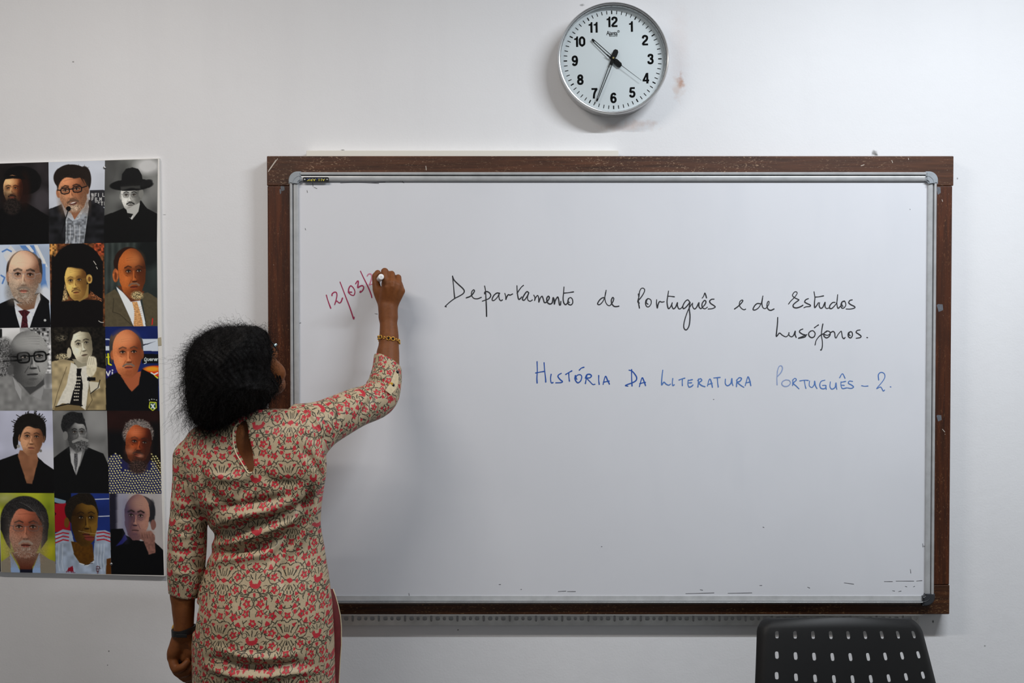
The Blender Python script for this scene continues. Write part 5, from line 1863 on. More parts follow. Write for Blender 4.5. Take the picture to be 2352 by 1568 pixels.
for k in range(3):
    cv.poly([(900 + 30 * k, 1122 - 28 * k), (930 + 24 * k, 1072 - 10 * k), (985 + 6 * k, 1128), (965, 1130)], (140, 24, 44))
for k, (txt, x) in enumerate(zip("adidas", (897, 921, 945, 962, 986, 1010))):
    if txt in "ad":
        cv.ell(x, 1132 + k * 2, 8, 9, (96, 18, 34)); cv.ell(x, 1132 + k * 2, 3, 4, (190, 200, 214))
        cv.line([(x + 9, (1112 if txt == 'd' else 1124) + k * 2), (x + 9, 1142 + k * 2)], 5, (96, 18, 34))
    elif txt == 'i':
        cv.line([(x, 1124 + k * 2), (x, 1142 + k * 2)], 5, (96, 18, 34))
    else:
        cv.line([(x + 6, 1128 + k * 2), (x - 4, 1130 + k * 2), (x + 6, 1138 + k * 2), (x - 4, 1142 + k * 2)], 4, (96, 18, 34))
cv.line([(1300, 1060), (1340, 1060), (1335, 1120), (1318, 1140), (1300, 1110), (1300, 1060)], 7, (60, 20, 26)); cv.line([(1318, 1052), (1318, 1165)], 6, (110, 30, 30)); cv.line([(1296, 1095), (1365, 1090)], 6, (60, 20, 26)); cv.line([(1345, 1070), (1330, 1150)], 5, (60, 20, 26))

cell_clip(2, 4); fill((170, 166, 166), noise=0.05, ns=3); cv.view(*Z3)
cv.rect(1470, 60, 1590, 600, (36, 34, 48), soft=6); cv.rect(1580, 80, 1740, 700, (150, 150, 168), soft=10)
cv.poly([(1490, 560), (1660, 550), (1700, 640), (1900, 720), (2080, 720), (2210, 850), (2230, 1200), (1500, 1200)], (13, 13, 15), soft=1.5)
cv.poly([(1690, 620), (1640, 700), (1560, 790), (1650, 760), (1720, 690)], (44, 44, 110), soft=2)
cv.ell(1890, 300, 205, 195, (50, 50, 56), soft=2); cv.ell(2050, 330, 46, 160, (40, 40, 44), soft=3); cv.ell(2070, 500, 36, 70, (130, 92, 84))
face(1850, 400, 170, 310, (168, 124, 108), (92, 66, 84), lit=1, yaw=-0.30, rot=0.05, ears=False, brow=(24, 20, 22), browh=0.10, lip=(120, 84, 82), age=0.5)
cv.ell(1860, 200, 110, 80, (176, 140, 122), soft=24, alpha=0.6); cv.ell(1705, 450, 30, 200, (110, 110, 150), soft=14, alpha=0.5)
cv.poly([(1900, 610), (2040, 580), (2090, 640), (2100, 880), (2010, 900), (1940, 720), (1895, 690)], (136, 98, 88), soft=2, noise=0.12, ns=1)
for k in range(4):
    cv.line([(1915 + 32 * k, 605 - 4 * k), (1930 + 32 * k, 680)], 5, (80, 54, 50), alpha=0.7)
cv.ell(1980, 600, 80, 26, (160, 118, 104), soft=6, alpha=0.7)
finish_cell()
cv.clip = None

# ---- the board itself and the prints on it
YB = -0.0102
po = empty("portrait_poster", P(120, 1316, YB))
tag(po, "tall poster with a grid of colour and black-and-white portrait photographs, left of the woman", "poster")
k0 = 2.64 / FPX
oc = [P(-17, 376, YB), P(365.3, 363, YB), P(379.3, 1323, YB), P(-22, 1312.5, YB)]
b = MB()
b.prism(oc, (0, 0.010, 0))
b.build("backing_board", mat("white_foam_board", (232, 230, 226), 0.6), po)
M_PRINT = bpy.data.materials.new("printed_portrait")
M_PRINT.use_nodes = True
nt = M_PRINT.node_tree
at_ = nt.nodes.new("ShaderNodeVertexColor")
at_.layer_name = "Col"
nt.links.new(at_.outputs["Color"], nt.nodes["Principled BSDF"].inputs["Base Color"])
nt.nodes["Principled BSDF"].inputs["Roughness"].default_value = 0.38
nt.nodes["Principled BSDF"].inputs["Specular IOR Level"].default_value = 0.25

PL = [["painted portrait of a bearded man in a black hat", "man with dark hair and black glasses at a microphone", "black-and-white man in a brimmed hat and moustache"],
      ["bald man with white beard before a blue and white flag", "painted man with a wide black headdress", "man in an olive suit with a gold tie"],
      ["black-and-white elderly man with thick glasses", "sepia man resting his head on his hand, dotted tie", "man with grey moustache before sponsor boards"],
      ["woman with short dark hair on a pale background", "black-and-white man with beard in a dark coat", "grey-haired man in a patterned navy shirt"],
      ["grey-bearded man with glasses on yellow-green", "athlete in a white shirt with red stripes", "old man leaning his cheek on his fist"]]
for j in range(5):
    for i in range(3):
        nx, ny, px, py = cell_grid(i, j)
        V = Pn(px.ravel(), py.ravel(), np.full(px.size, YB - 0.0004))
        C = PRINT[(i, j)]
        g = np.arange(nx * ny).reshape(ny, nx)
        F = np.stack([g[:-1, :-1].ravel(), g[1:, :-1].ravel(), g[1:, 1:].ravel(), g[:-1, 1:].ravel()], 1)
        o = mesh_obj("portrait", V, F, M_PRINT, po, colors=C)
        o["label"] = PL[j][i]
# sliver of the next print that enters the picture at the lower left
b = MB()
b.prism([P(-20, 1132.5, YB - 0.0004), P(-2.5, 1132, YB - 0.0004), P(2, 1312.5, YB - 0.0004), P(-21, 1311.5, YB - 0.0004)], (0, 0.0003, 0))
b.build("portrait", mat("dark_print", (34, 30, 30), 0.4), po)["label"] = "dark edge of a further print"
for (px, py) in ((240, 385), (255.5, 1295)):
    b = MB()
    b.sphere(P(px, py, YB - 0.001), 3.3 * k0, 14, 8, (1, 0.5, 1))
    b.box(P(px, py, YB - 0.0052 + 0.0018), (5.4 * k0, 0.0006, 0.7 * k0), mi=1)
    b.build("screw", [M_STEEL, M_ALUD], po, angle=40)
b = MB()
b.prism([P(362, 776, YB - 0.0008), P(370, 774, YB - 0.0008), P(371, 793, YB - 0.0008), P(363, 794, YB - 0.0008)], (0, 0.0004, 0))
b.build("tape_strip", mat("beige_masking_tape", (176, 166, 140), 0.7), po)

# ------------------------------------------------------------------ the woman
YT = -0.36                      # depth of the trunk
# trunk outline measured at several heights: photo y, left x, right x, half depth (m), depth shift (m)
TR = np.array([
    (985, 505, 655, 0.062, 0.012), (1000, 470, 692, 0.072, 0.010), (1020, 440, 728, 0.082, 0.006), (1045, 432, 748, 0.090, 0.0), (1080, 440, 750, 0.097, -0.004), (1154, 462, 738, 0.100, -0.004),
    (1200, 484, 733, 0.096, 0.004), (1228, 497, 735, 0.093, 0.010), (1255, 489, 741, 0.096, 0.008), (1293, 480, 748, 0.102, 0.0), (1332, 468, 756, 0.110, -0.008),
    (1387, 459, 764, 0.119, -0.016), (1464, 453, 769, 0.126, -0.020), (1568, 453, 770, 0.126, -0.014), (1700, 448, 776, 0.130, -0.004), (1860, 440, 786, 0.135, 0.0)], float)
tz = np.array([P(1176, y, YT).z for y in TR[:, 0]])
tl = np.array([P(x, y, YT).x for y, x in TR[:, :2]])
tr_ = np.array([P(x, y, YT).x for y, x in TR[:, [0, 2]]])
o_ = np.argsort(tz)
tz, tl, tr_, td, tsft = tz[o_], tl[o_], tr_[o_], TR[o_, 3], TR[o_, 4]
zf = np.linspace(tz[0], tz[-1], 400)


def smooth_tab(v):
    y = np.interp(zf, tz, v)
    k = np.ones(15) / 15
    return np.convolve(np.pad(y, 7, mode='edge'), k, mode='valid')


T_cx, T_rx, T_ry, T_cy = smooth_tab((tl + tr_) / 2), smooth_tab((tr_ - tl) / 2), smooth_tab(td), smooth_tab(tsft) + YT


def trunk(fd, inset, zlo, zhi, k, pw=2.25):
    """elliptic trunk between two heights blended into a field"""
    sl, X, Y, Z = fd.region((T_cx.min() - 0.25, YT - 0.2, zlo - 0.01), (T_cx.max() + 0.25, YT + 0.2, zhi + 0.02))
    z = Z[0, 0]
    cx, rx, ry, cy = (np.interp(z, zf, t)[None, None, :] for t in (T_cx, T_rx, T_ry, T_cy))
    rx, ry = rx - inset, ry - inset
    q = ((np.abs(X - cx) / rx) ** pw + (np.abs(Y - cy) / ry) ** pw) ** (1 / pw)
    g = np.minimum(rx, ry)
    d = (q - 1) * g * (0.6 + 0.4 * np.clip(q, 0, 1))
    d = np.maximum(d, np.maximum(Z - zhi, zlo - Z))
    fd.blend(sl, d.astype(np.float32), k)


def arm_pt(px, py, Y):
    return P(px, py, Y)


# arms: (photo x, y, depth, sleeve radius, body radius)
R_ARM = [(706, 992, -0.372, 0.060, 0.050), (752, 968, -0.335, 0.053, 0.043), (815, 937, -0.275, 0.0475, 0.038), (868, 915, -0.218, 0.0455, 0.034), (883, 882, -0.188, 0.0420, 0.032), (888.5, 850, -0.166, 0.0370, 0.0280), (890, 816, -0.150, 0.0338, 0.0262)]
R_FORE = [(890.5, 850, -0.162, 0.0282), (892, 815, -0.147, 0.0266), (893.5, 775, -0.136, 0.0243), (892, 740, -0.127, 0.0212), (891.5, 720, -0.122, 0.0196)]
L_ARM = [(444, 1052, -0.368, 0.046, 0.038), (436, 1100, -0.372, 0.0385, 0.033), (431, 1154, -0.376, 0.0375, 0.031), (432, 1205, -0.378, 0.0425, 0.030), (430, 1255, -0.380, 0.0435, 0.030), (427, 1310, -0.382, 0.0415, 0.029), (423, 1350, -0.384, 0.0350, 0.0270), (420, 1369, -0.385, 0.0318, 0.0266)]
L_FORE = [(420, 1366, -0.385, 0.0266), (421, 1400, -0.386, 0.0252), (422, 1432, -0.388, 0.0226), (423, 1460, -0.388, 0.0215)]

# head frame: looks to the right and a little up at what she is writing
HC = P(540, 852, -0.364)
yaw, pitch, roll = math.radians(-43), math.radians(33), math.radians(0)
Mh = Matrix.Rotation(yaw, 3, 'Z') @ Matrix.Rotation(pitch, 3, 'X') @ Matrix.Rotation(roll, 3, 'Y')
HX, HY, HZ = (Mh @ Vector(a) for a in ((1, 0, 0), (0, 1, 0), (0, 0, 1)))
HM = [HX, HY, HZ]


def H(x, y, z):
    """head coordinates: x to her right, y forward, z up (metres)"""
    return HC + HX * x + HY * y + HZ * z


body_lo = (-0.84, -0.56, -0.01)
body_hi = (-0.22, -0.035, 1.73)
bf = Field(body_lo, body_hi, 0.0026)
trunk(bf, 0.024, 0.70, P(1176, 1110, YT).z, 0.0)
trunk(bf, 0.011, P(1176, 1115, YT).z, float(zf[-1]), 0.03)
neck0 = P(575, 1000, -0.368)
bf.cone(neck0, H(0, -0.035, -0.055), 0.054, 0.050, 0.02)
bf.cone(P(570, 1012, -0.385), P(640, 990, -0.365), 0.045, 0.040, 0.02)
bf.cone(P(560, 1015, -0.385), P(480, 1015, -0.37), 0.05, 0.042, 0.03)
# legs and feet (out of the picture, they carry her)
for sx in (-1, 1):
    hip = Vector((np.interp(0.8, zf, T_cx) + sx * 0.075, YT - 0.005, 0.80))
    knee = Vector((hip.x + sx * 0.005, YT + 0.005, 0.44))
    ank = Vector((hip.x + sx * 0.012, YT - 0.015, 0.075))
    bf.cone(hip, knee, 0.082, 0.055, 0.02)
    bf.cone(knee, (knee + ank) / 2 + Vector((0, -0.012, 0.04)), 0.052, 0.050, 0.02)
    bf.cone((knee + ank) / 2 + Vector((0, -0.012, 0.04)), ank, 0.050, 0.034, 0.02)
    bf.cone(ank + Vector((0, -0.03, -0.045)), ank + Vector((0.0, 0.10, -0.047)), 0.030, 0.027, 0.02)
    bf.cone(ank + Vector((0, 0.10, -0.05)), ank + Vector((sx * 0.012, 0.17, -0.058)), 0.027, 0.017, 0.015)
# skull, jaw and face
bf.ell(H(0, -0.010, 0.022), (0.072, 0.090, 0.074), 0.012, HM)
bf.ell(H(0, 0.030, -0.030), (0.058, 0.060, 0.080), 0.02, HM)
bf.cone(H(0, 0.062, -0.088), H(0, 0.066, -0.090), 0.021, 0.021, 0.02)
for sx in (-1, 1):
    bf.cone(H(sx * 0.050, 0.0, -0.062), H(sx * 0.014, 0.066, -0.090), 0.018, 0.016, 0.02)
    bf.ell(H(sx * 0.040, 0.056, -0.020), (0.024, 0.022, 0.022), 0.018, HM)
    bf.ell(H(sx * 0.036, 0.068, -0.055), (0.024, 0.020, 0.022), 0.02, HM)
    bf.cone(H(sx * 0.012, 0.084, 0.030), H(sx * 0.046, 0.070, 0.030), 0.008, 0.007, 0.012)       # brow
    bf.ell(H(sx * 0.031, 0.072, 0.012), (0.014, 0.0125, 0.0105), 0.003, HM)                       # lids and eyes
    bf.ell(H(sx * 0.010, 0.098, -0.030), (0.008, 0.009, 0.007), 0.006, HM)                        # nostrils
    bf.cone(H(sx * 0.073, -0.012, 0.022), H(sx * 0.077, -0.020, -0.002), 0.0085, 0.0075, 0.006)   # ears
    bf.cone(H(sx * 0.077, -0.020, -0.002), H(sx * 0.073, -0.012, -0.024), 0.0075, 0.006, 0.006)
bf.cone(H(0, 0.086, 0.020), H(0, 0.107, -0.024), 0.008, 0.0095, 0.010)
bf.cone(H(-0.020, 0.084, -0.058), H(0.020, 0.084, -0.058), 0.0058, 0.0058, 0.008)
bf.cone(H(-0.016, 0.083, -0.067), H(0.016, 0.083, -0.067), 0.0062, 0.0062, 0.006)
bf.cone(H(-0.020, 0.084, -0.058), H(0.0, 0.090, -0.0585), 0.005, 0.006, 0.004)
bf.cone(H(0.020, 0.084, -0.058), H(0.0, 0.090, -0.0585), 0.005, 0.006, 0.004)
# arms
bf.chain([(arm_pt(*a[:3]), a[4]) for a in R_ARM], 0.012)
bf.chain([(arm_pt(*a[:3]), a[3]) for a in R_FORE], 0.008)
bf.chain([(arm_pt(*a[:3]), a[4]) for a in L_ARM], 0.012)
bf.chain([(arm_pt(*a[:3]), a[3]) for a in L_FORE], 0.008)


def ch(pts, k=0.0025):
    bf.chain([(P(x, y, Y), r) for x, y, Y, r in pts], k)


# right hand: wrist, back of the hand, then each finger bent round the pen
for dx in (-7, 0, 7):
    ch([(891.5 + dx, 730, -0.124, 0.0138), (891 + dx * 0.95, 708, -0.122, 0.0138)], 0.014)
ch([(880, 702, -0.113, 0.0115), (888, 700, -0.119, 0.0115)], 0.008)
ch([(875, 688, -0.109, 0.0115), (888, 686, -0.123, 0.0115)], 0.008)
ch([(870, 678, -0.104, 0.0108), (888, 676, -0.122, 0.0112)], 0.008)
ch([(882, 712, -0.119, 0.0125), (886, 680, -0.126, 0.0125), (887.5, 656, -0.131, 0.0120)], 0.007)
ch([(889, 712, -0.119, 0.0125), (895, 680, -0.128, 0.0125), (901, 654, -0.134, 0.0115)], 0.007)
ch([(895, 712, -0.119, 0.0125), (904, 683, -0.126, 0.0120), (913, 660, -0.128, 0.0110)], 0.007)
ch([(900, 711, -0.118, 0.0120), (912, 688, -0.120, 0.0115), (921, 672, -0.119, 0.0105)], 0.007)
ch([(884, 712, -0.112, 0.0120), (876, 690, -0.108, 0.0130), (868, 670, -0.101, 0.0120)], 0.007)      # base of the thumb
ch([(871, 674, -0.104, 0.0110), (886, 670, -0.118, 0.0110)], 0.007)                                     # web
ch([(866, 668, -0.100, 0.0115), (862.5, 646, -0.093, 0.0090), (863, 638, -0.090, 0.0092)], 0.003)       # thumb
ch([(863, 638, -0.090, 0.0090), (867.5, 630, -0.086, 0.0078)], 0.003)
ch([(887, 656, -0.131, 0.0112), (885, 640, -0.128, 0.0092), (883.7, 627.5, -0.121, 0.0096)], 0.003)     # index
ch([(883.7, 627.5, -0.121, 0.0094), (882, 631, -0.098, 0.0084), (879, 637, -0.082, 0.0076)], 0.002)
ch([(902, 654, -0.134, 0.0104), (901, 643, -0.127, 0.0084), (899.3, 633, -0.117, 0.0086)], 0.0012)    # middle
ch([(899.3, 633, -0.117, 0.0084), (892, 640, -0.094, 0.0080), (884, 646, -0.079, 0.0074)], 0.0015)
ch([(914, 660, -0.128, 0.0098), (915.5, 648, -0.121, 0.0080), (914.5, 641, -0.111, 0.0082)], 0.0012)
for t_ in (((893, 700, -0.1295, 0.0042), (888.5, 664, -0.1392, 0.0048)), ((898, 700, -0.1300, 0.0042), (902, 662, -0.1420, 0.0048)), ((902, 700, -0.1290, 0.0040), (914, 668, -0.1345, 0.0044))):
    ch(list(t_), 0.006)  # ring
ch([(914.5, 641, -0.111, 0.0080), (905, 648, -0.090, 0.0076), (896, 652, -0.078, 0.0070)], 0.0015)
ch([(921, 672, -0.119, 0.0100), (920, 662, -0.109, 0.0078), (917.5, 655, -0.099, 0.0078)], 0.0015)      # little
ch([(917.5, 655, -0.099, 0.0076), (908, 660, -0.084, 0.0068), (900, 664, -0.077, 0.0062)], 0.0015)
# left hand: loosely closed, finger tips turned to the back
ch([(413, 1458, -0.386, 0.0160), (411, 1478, -0.384, 0.0175)], 0.006)
ch([(431, 1458, -0.386, 0.0160), (432, 1480, -0.382, 0.0180)], 0.006)
ch([(411, 1478, -0.388, 0.0180), (401, 1500, -0.392, 0.0165), (397, 1513, -0.392, 0.0130)], 0.006)
ch([(416, 1478, -0.375, 0.0180), (404, 1505, -0.372, 0.0160), (400, 1518, -0.372, 0.0130)], 0.006)
ch([(422, 1478, -0.362, 0.0180), (410, 1508, -0.352, 0.0160), (405, 1522, -0.350, 0.0130)], 0.006)
ch([(426, 1478, -0.352, 0.0170), (416, 1508, -0.334, 0.0155), (412, 1522, -0.330, 0.0125)], 0.006)
ch([(432, 1480, -0.384, 0.0185), (436, 1500, -0.386, 0.0165), (428, 1512, -0.384, 0.0150)], 0.006)      # heel of the hand
ch([(397, 1513, -0.392, 0.0122), (400, 1532, -0.402, 0.0105), (405, 1541, -0.406, 0.0102)], 0.002)      # little
ch([(405, 1541, -0.406, 0.0100), (419, 1536, -0.411, 0.0090), (430, 1525, -0.406, 0.0080)], 0.0015)
ch([(400, 1520, -0.372, 0.0122), (406, 1543, -0.384, 0.0108), (415, 1551, -0.388, 0.0104)], 0.002)      # ring
ch([(415, 1551, -0.388, 0.0102), (432, 1545, -0.398, 0.0094), (441, 1531, -0.396, 0.0084)], 0.0015)
ch([(405, 1522, -0.350, 0.0122), (415, 1550, -0.362, 0.0108), (427, 1560, -0.366, 0.0106)], 0.002)      # middle
ch([(427, 1560, -0.366, 0.0104), (442, 1555, -0.378, 0.0096), (448, 1541, -0.378, 0.0086)], 0.0015)
ch([(412, 1522, -0.330, 0.0120), (424, 1552, -0.338, 0.0106), (436, 1566, -0.342, 0.0104)], 0.002)      # index
ch([(436, 1566, -0.342, 0.0100), (448, 1566, -0.352, 0.0092), (451, 1552, -0.352, 0.0084)], 0.0015)
ch([(430, 1484, -0.356, 0.0160), (442, 1508, -0.340, 0.0125), (447, 1532, -0.338, 0.0098), (447, 1546, -0.342, 0.0085)], 0.004)

VB, FB = bf.mesh()
del bf
VB = relax(VB, FB, 1, 0.3)

M_SKIN = bpy.data.materials.new("brown_skin")
M_SKIN.use_nodes = True
nt = M_SKIN.node_tree
pb = nt.nodes["Principled BSDF"]
g = nt.nodes.new("ShaderNodeNewGeometry").outputs["Position"]
sep = nt.nodes.new("ShaderNodeSeparateXYZ")
nt.links.new(g, sep.inputs[0])
col = mixrgb(nt, ramp01(noise_sk(nt, g, 14, 4), 0.3, 0.7), L4((106, 60, 28)), L4((122, 71, 34)))
col = mixrgb(nt, ramp01(noise_sk(nt, g, 160, 3), 0.45, 0.75) * 0.35, col, L4((84, 45, 21)))
nt.links.new(col, pb.inputs["Base Color"])
pb.inputs["Roughness"].default_value = 0.56
pb.inputs["Specular IOR Level"].default_value = 0.26
pb.inputs["Subsurface Weight"].default_value = 0.06
pb.inputs["Subsurface Radius"].default_value = (0.006, 0.002, 0.001)
bp = nt.nodes.new("ShaderNodeBump")
bp.inputs["Strength"].default_value = 0.25
bp.inputs["Distance"].default_value = 0.0008
hsk = noise_sk(nt, g, 420, 3) * 0.5 + noise_sk(nt, g, 120, 3, 0.3)
nt.links.new(hsk.s, bp.inputs["Height"])
nt.links.new(bp.outputs["Normal"], pb.inputs["Normal"])

base = Vector((float(np.interp(0.8, zf, T_cx)), YT, 0.0))
woman = empty("person", base)
tag(woman, "woman in red-flowered beige kurta, back turned, writing on the whiteboard with raised right hand", "person")
VB[:, 2] -= min(0.0, VB[:, 2].min())
mesh_obj("body", VB, FB, M_SKIN, woman, smooth=True)

# ------------------------------------------------------------------ kurta
kf = Field((-0.83, -0.53, 0.43), (-0.24, -0.10, 1.55), 0.0026)
trunk(kf, 0.0, 0.46, float(zf[-1]), 0.0)
kf.cone(P(586, 1000, -0.372), P(580, 945, -0.362), 0.070, 0.060, 0.02)
kf.cone(P(580, 1012, -0.385), P(660, 985, -0.372), 0.058, 0.052, 0.025)
kf.cone(P(640, 982, -0.362), P(706, 988, -0.366), 0.055, 0.058, 0.02)
kf.cone(P(570, 1018, -0.385), P(470, 1022, -0.372), 0.056, 0.046, 0.025)
kf.chain([(arm_pt(*a[:3]), a[3]) for a in R_ARM], 0.018)
kf.chain([(arm_pt(*a[:3]), a[3]) for a in L_ARM[:4]], 0.010)
kf.chain([(arm_pt(*a[:3]), a[3]) for a in L_ARM[3:]], 0.0012)
# shoulder blades and the pull of the raised arm
kf.ell(P(510, 1090, -0.425), (0.075, 0.032, 0.085), 0.03)
kf.ell(P(660, 1070, -0.425), (0.085, 0.034, 0.085), 0.03)


def carve(fd, d_fun, lo, hi):
    sl, X, Y, Z = fd.region(lo, hi)
    fd.D[sl] = np.maximum(fd.D[sl], -d_fun(X, Y, Z).astype(np.float32))


def cap_cone(a, b, r0, r1, ext):
    """open the end of a sleeve: hollow along a->b"""
    a, b = np.array(a), np.array(b)
    ba = b - a
    L = np.linalg.norm(ba)
    n = ba / L

    def f(X, Y, Z):
        t = (X - a[0]) * n[0] + (Y - a[1]) * n[1] + (Z - a[2]) * n[2]
        dx, dy, dz = X - a[0] - n[0] * t, Y - a[1] - n[1] * t, Z - a[2] - n[2] * t
        rr = np.sqrt(dx * dx + dy * dy + dz * dz)
        inner = rr - (r0 + (r1 - r0) * np.clip(t / L, 0, 1))
        hollow = np.maximum(inner, -t)                 # from a onwards
        beyond = L - t - ext * (dx + 0 * t)               # everything past the (slanting) hem is cut away
        return np.minimum(hollow, np.where(rr < 0.075, beyond, 1.0))
    return f


ra, rb = arm_pt(886, 864, -0.175), arm_pt(890.5, 830, -0.156)
carve(kf, cap_cone(ra, rb, 0.0292, 0.0286, 0.42), np.minimum(ra, rb) - 0.09, np.maximum(ra, rb) + 0.09)
la, lb = arm_pt(426, 1325, -0.383), arm_pt(420, 1367, -0.385)
carve(kf, cap_cone(la, lb, 0.0280, 0.0278, -0.1), np.minimum(la, lb) - 0.075, np.maximum(la, lb) + 0.075)
# neckline
nA, nB = P(578, 990, -0.362), P(580, 920, -0.358)


def neck_cut(X, Y, Z):
    a, b = np.array(nA), np.array(nB)
    ba = b - a
    n = ba / np.linalg.norm(ba)
    t = (X - a[0]) * n[0] + (Y - a[1]) * n[1] + (Z - a[2]) * n[2]
    dx, dy, dz = X - a[0] - n[0] * t, Y - a[1] - n[1] * t, Z - a[2] - n[2] * t
    return np.minimum(np.sqrt(dx * dx + dy * dy + dz * dz) - 0.050, np.where(np.sqrt(dx * dx + dy * dy + dz * dz) < 0.1, 0.052 - t, 1.0))


carve(kf, neck_cut, np.array(nA) - 0.11, np.array(nA) + 0.13)
# keyhole opening at the back: outline in photo measurements
KEY = catmull([(548, 973), (539, 985), (536.5, 1000), (538, 1018), (543, 1036), (551, 1052), (560, 1068), (568, 1081), (573, 1084), (578, 1080), (580.5, 1070), (578, 1055), (574, 1037), (569, 1018), (565, 1000), (562, 985), (558, 973)], 5)
YK = -0.462
_c = KEY.mean(0)
KEY = KEY + (KEY - _c) / np.linalg.norm(KEY - _c, axis=1, keepdims=True) * 2.6
KW = np.array([P(x, y, YK) for x, y in KEY])


def key_cut(X, Y, Z):
    x, z = X[:, 0, 0][:, None], Z[0, 0][None, :]
    d = np.full((x.shape[0], z.shape[1]), 1e9)
    ins = np.zeros(d.shape, bool)
    n = len(KW)
    for i in range(n):
        x1, z1, x2, z2 = KW[i][0], KW[i][2], KW[(i + 1) % n][0], KW[(i + 1) % n][2]
        with np.errstate(divide='ignore', invalid='ignore'):
            xi = (x2 - x1) * (z - z1) / (z2 - z1) + x1
        ins ^= ((z1 > z) != (z2 > z)) & (x < xi)
        ex, ez = x2 - x1, z2 - z1
        t = np.clip(((x - x1) * ex + (z - z1) * ez) / (ex * ex + ez * ez + 1e-12), 0, 1)
        d = np.minimum(d, np.hypot(x - x1 - ex * t, z - z1 - ez * t))
    d = np.where(ins, -d, d)[:, None, :]
    return np.maximum(d, Y + 0.385) + 0 * X


carve(kf, key_cut, KW.min(0) - [0.02, 0.1, 0.02], KW.max(0) + [0.02, 0.12, 0.02])
VK, FK = kf.mesh()
del kf
VK = relax(VK, FK, 2, 0.4)
NK = vert_normals(VK, FK)
pxk, pyk = to_px(VK)
# folds and creases of the cloth: (polyline, width, depth in mm; + raises, - sinks)
FOLDS = [
    ([(500, 1224), (540, 1214), (580, 1203), (640, 1188), (690, 1165), (715, 1140)], 11, -5.5),
    ([(486, 1250), (530, 1246), (575, 1232), (632, 1209), (684, 1188), (712, 1170)], 11, 4.5),
    ([(484, 1270), (530, 1268), (585, 1258), (640, 1240), (676, 1222)], 10, -4.5),
    ([(480, 1290), (520, 1284), (560, 1280), (610, 1272), (650, 1250)], 13, 3.0),
    ([(490, 1205), (530, 1190), (575, 1178), (630, 1166), (690, 1140)], 13, 4.0),
    ([(478, 1175), (520, 1166), (570, 1158), (620, 1150), (660, 1135)], 13, -3.5),
    ([(712, 1125), (702, 1165), (688, 1195), (668, 1225), (640, 1262), (612, 1300)], 12, -5.0),
    ([(728, 1140), (716, 1180), (700, 1215), (678, 1250), (655, 1285)], 12, 4.0),
    ([(672, 1262), (655, 1290), (648, 1320), (652, 1350)], 12, -3.0),
    ([(470, 1105), (478, 1130), (500, 1148), (520, 1160)], 14, -3.5),
    ([(462, 1070), (468, 1100), (476, 1130)], 7, -4.0),
    ([(588, 1092), (566, 1120), (540, 1150)], 14, -3.0), ([(600, 1090), (640, 1110), (700, 1108)], 14, -2.5), ([(560, 1096), (520, 1098), (480, 1090)], 12, 2.5),
    ([(480, 1510), (540, 1526), (600, 1532), (650, 1528), (700, 1522)], 9, -4.0),
    ([(470, 1530), (530, 1548), (600, 1553), (660, 1546), (720, 1540)], 9, 3.5), ([(500, 1490), (560, 1505), (620, 1510), (680, 1500)], 10, 3.0),
    ([(680, 922), (700, 944), (720, 968), (738, 992)], 5, -4.0), ([(672, 932), (690, 952), (708, 975)], 6, 2.5),
    ([(757, 906), (772, 922), (780, 944), (778, 972)], 5.5, -5.0), ([(748, 912), (762, 932), (768, 956)], 6, 3.0), ([(790, 905), (796, 925), (794, 950)], 7, 2.0),
    ([(843, 869), (860, 869), (878, 872), (896, 886)], 4.5, -5.0), ([(812, 889), (828, 886), (845, 887)], 5, -5.5), ([(838, 879), (862, 880), (884, 892)], 6, 3.0),
    ([(882, 888), (890, 905), (898, 922)], 4, -2.5), ([(862, 900), (846, 930), (820, 960)], 9, -2.0), ([(700, 1000), (730, 1008), (762, 1000)], 8, -2.5),
    ([(690, 1030), (720, 1060), (740, 1100)], 10, -2.5), ([(742, 1030), (730, 1060), (722, 1100)], 7, 2.0),
    ([(404, 1095), (425, 1106), (448, 1110)], 8, -2.5), ([(398, 1150), (424, 1160), (456, 1158)], 8, 2.5), ([(394, 1180), (420, 1190), (460, 1184)], 8, -3.0),
    ([(390, 1225), (420, 1232), (462, 1222)], 8, 2.5), ([(388, 1262), (416, 1268), (456, 1262)], 7, -2.5), ([(390, 1310), (420, 1318), (455, 1312)], 7, 2.0),
    ([(640, 1400), (632, 1450), (636, 1500)], 22, -2.5), ([(540, 1380), (536, 1440), (546, 1500)], 24, 2.0)]
dsp = np.zeros(len(VK))
back = np.clip((-NK[:, 1] + 0.15) * 2, 0, 1)
for pl, w, dep in FOLDS:
    c = catmull(pl, 5)
    m = (pxk > c[:, 0].min() - 3 * w) & (pxk < c[:, 0].max() + 3 * w) & (pyk > c[:, 1].min() - 3 * w) & (pyk < c[:, 1].max() + 3 * w)
    idx = np.where(m)[0]
    dmin = np.full(len(idx), 1e9); at_t = np.zeros(len(idx))
    for i in range(len(c) - 1):
        e = c[i + 1] - c[i]
        qx, qy = pxk[idx] - c[i][0], pyk[idx] - c[i][1]
        t = np.clip((qx * e[0] + qy * e[1]) / (e @ e + 1e-9), 0, 1)
        dd = np.hypot(qx - e[0] * t, qy - e[1] * t)
        b_ = dd < dmin
        dmin[b_] = dd[b_]; at_t[b_] = (i + t[b_]) / (len(c) - 1)
    fade = np.sin(np.clip(at_t, 0.03, 0.97) * math.pi) ** 0.5
    dsp[idx] += dep * (0.0027 if w > 8.5 else 0.0013) * np.exp(-(dmin / w) ** 2 * 1.4) * fade * back[idx]
VK = VK + NK * dsp[:, None]
VK = relax(VK, FK, 1, 0.25)

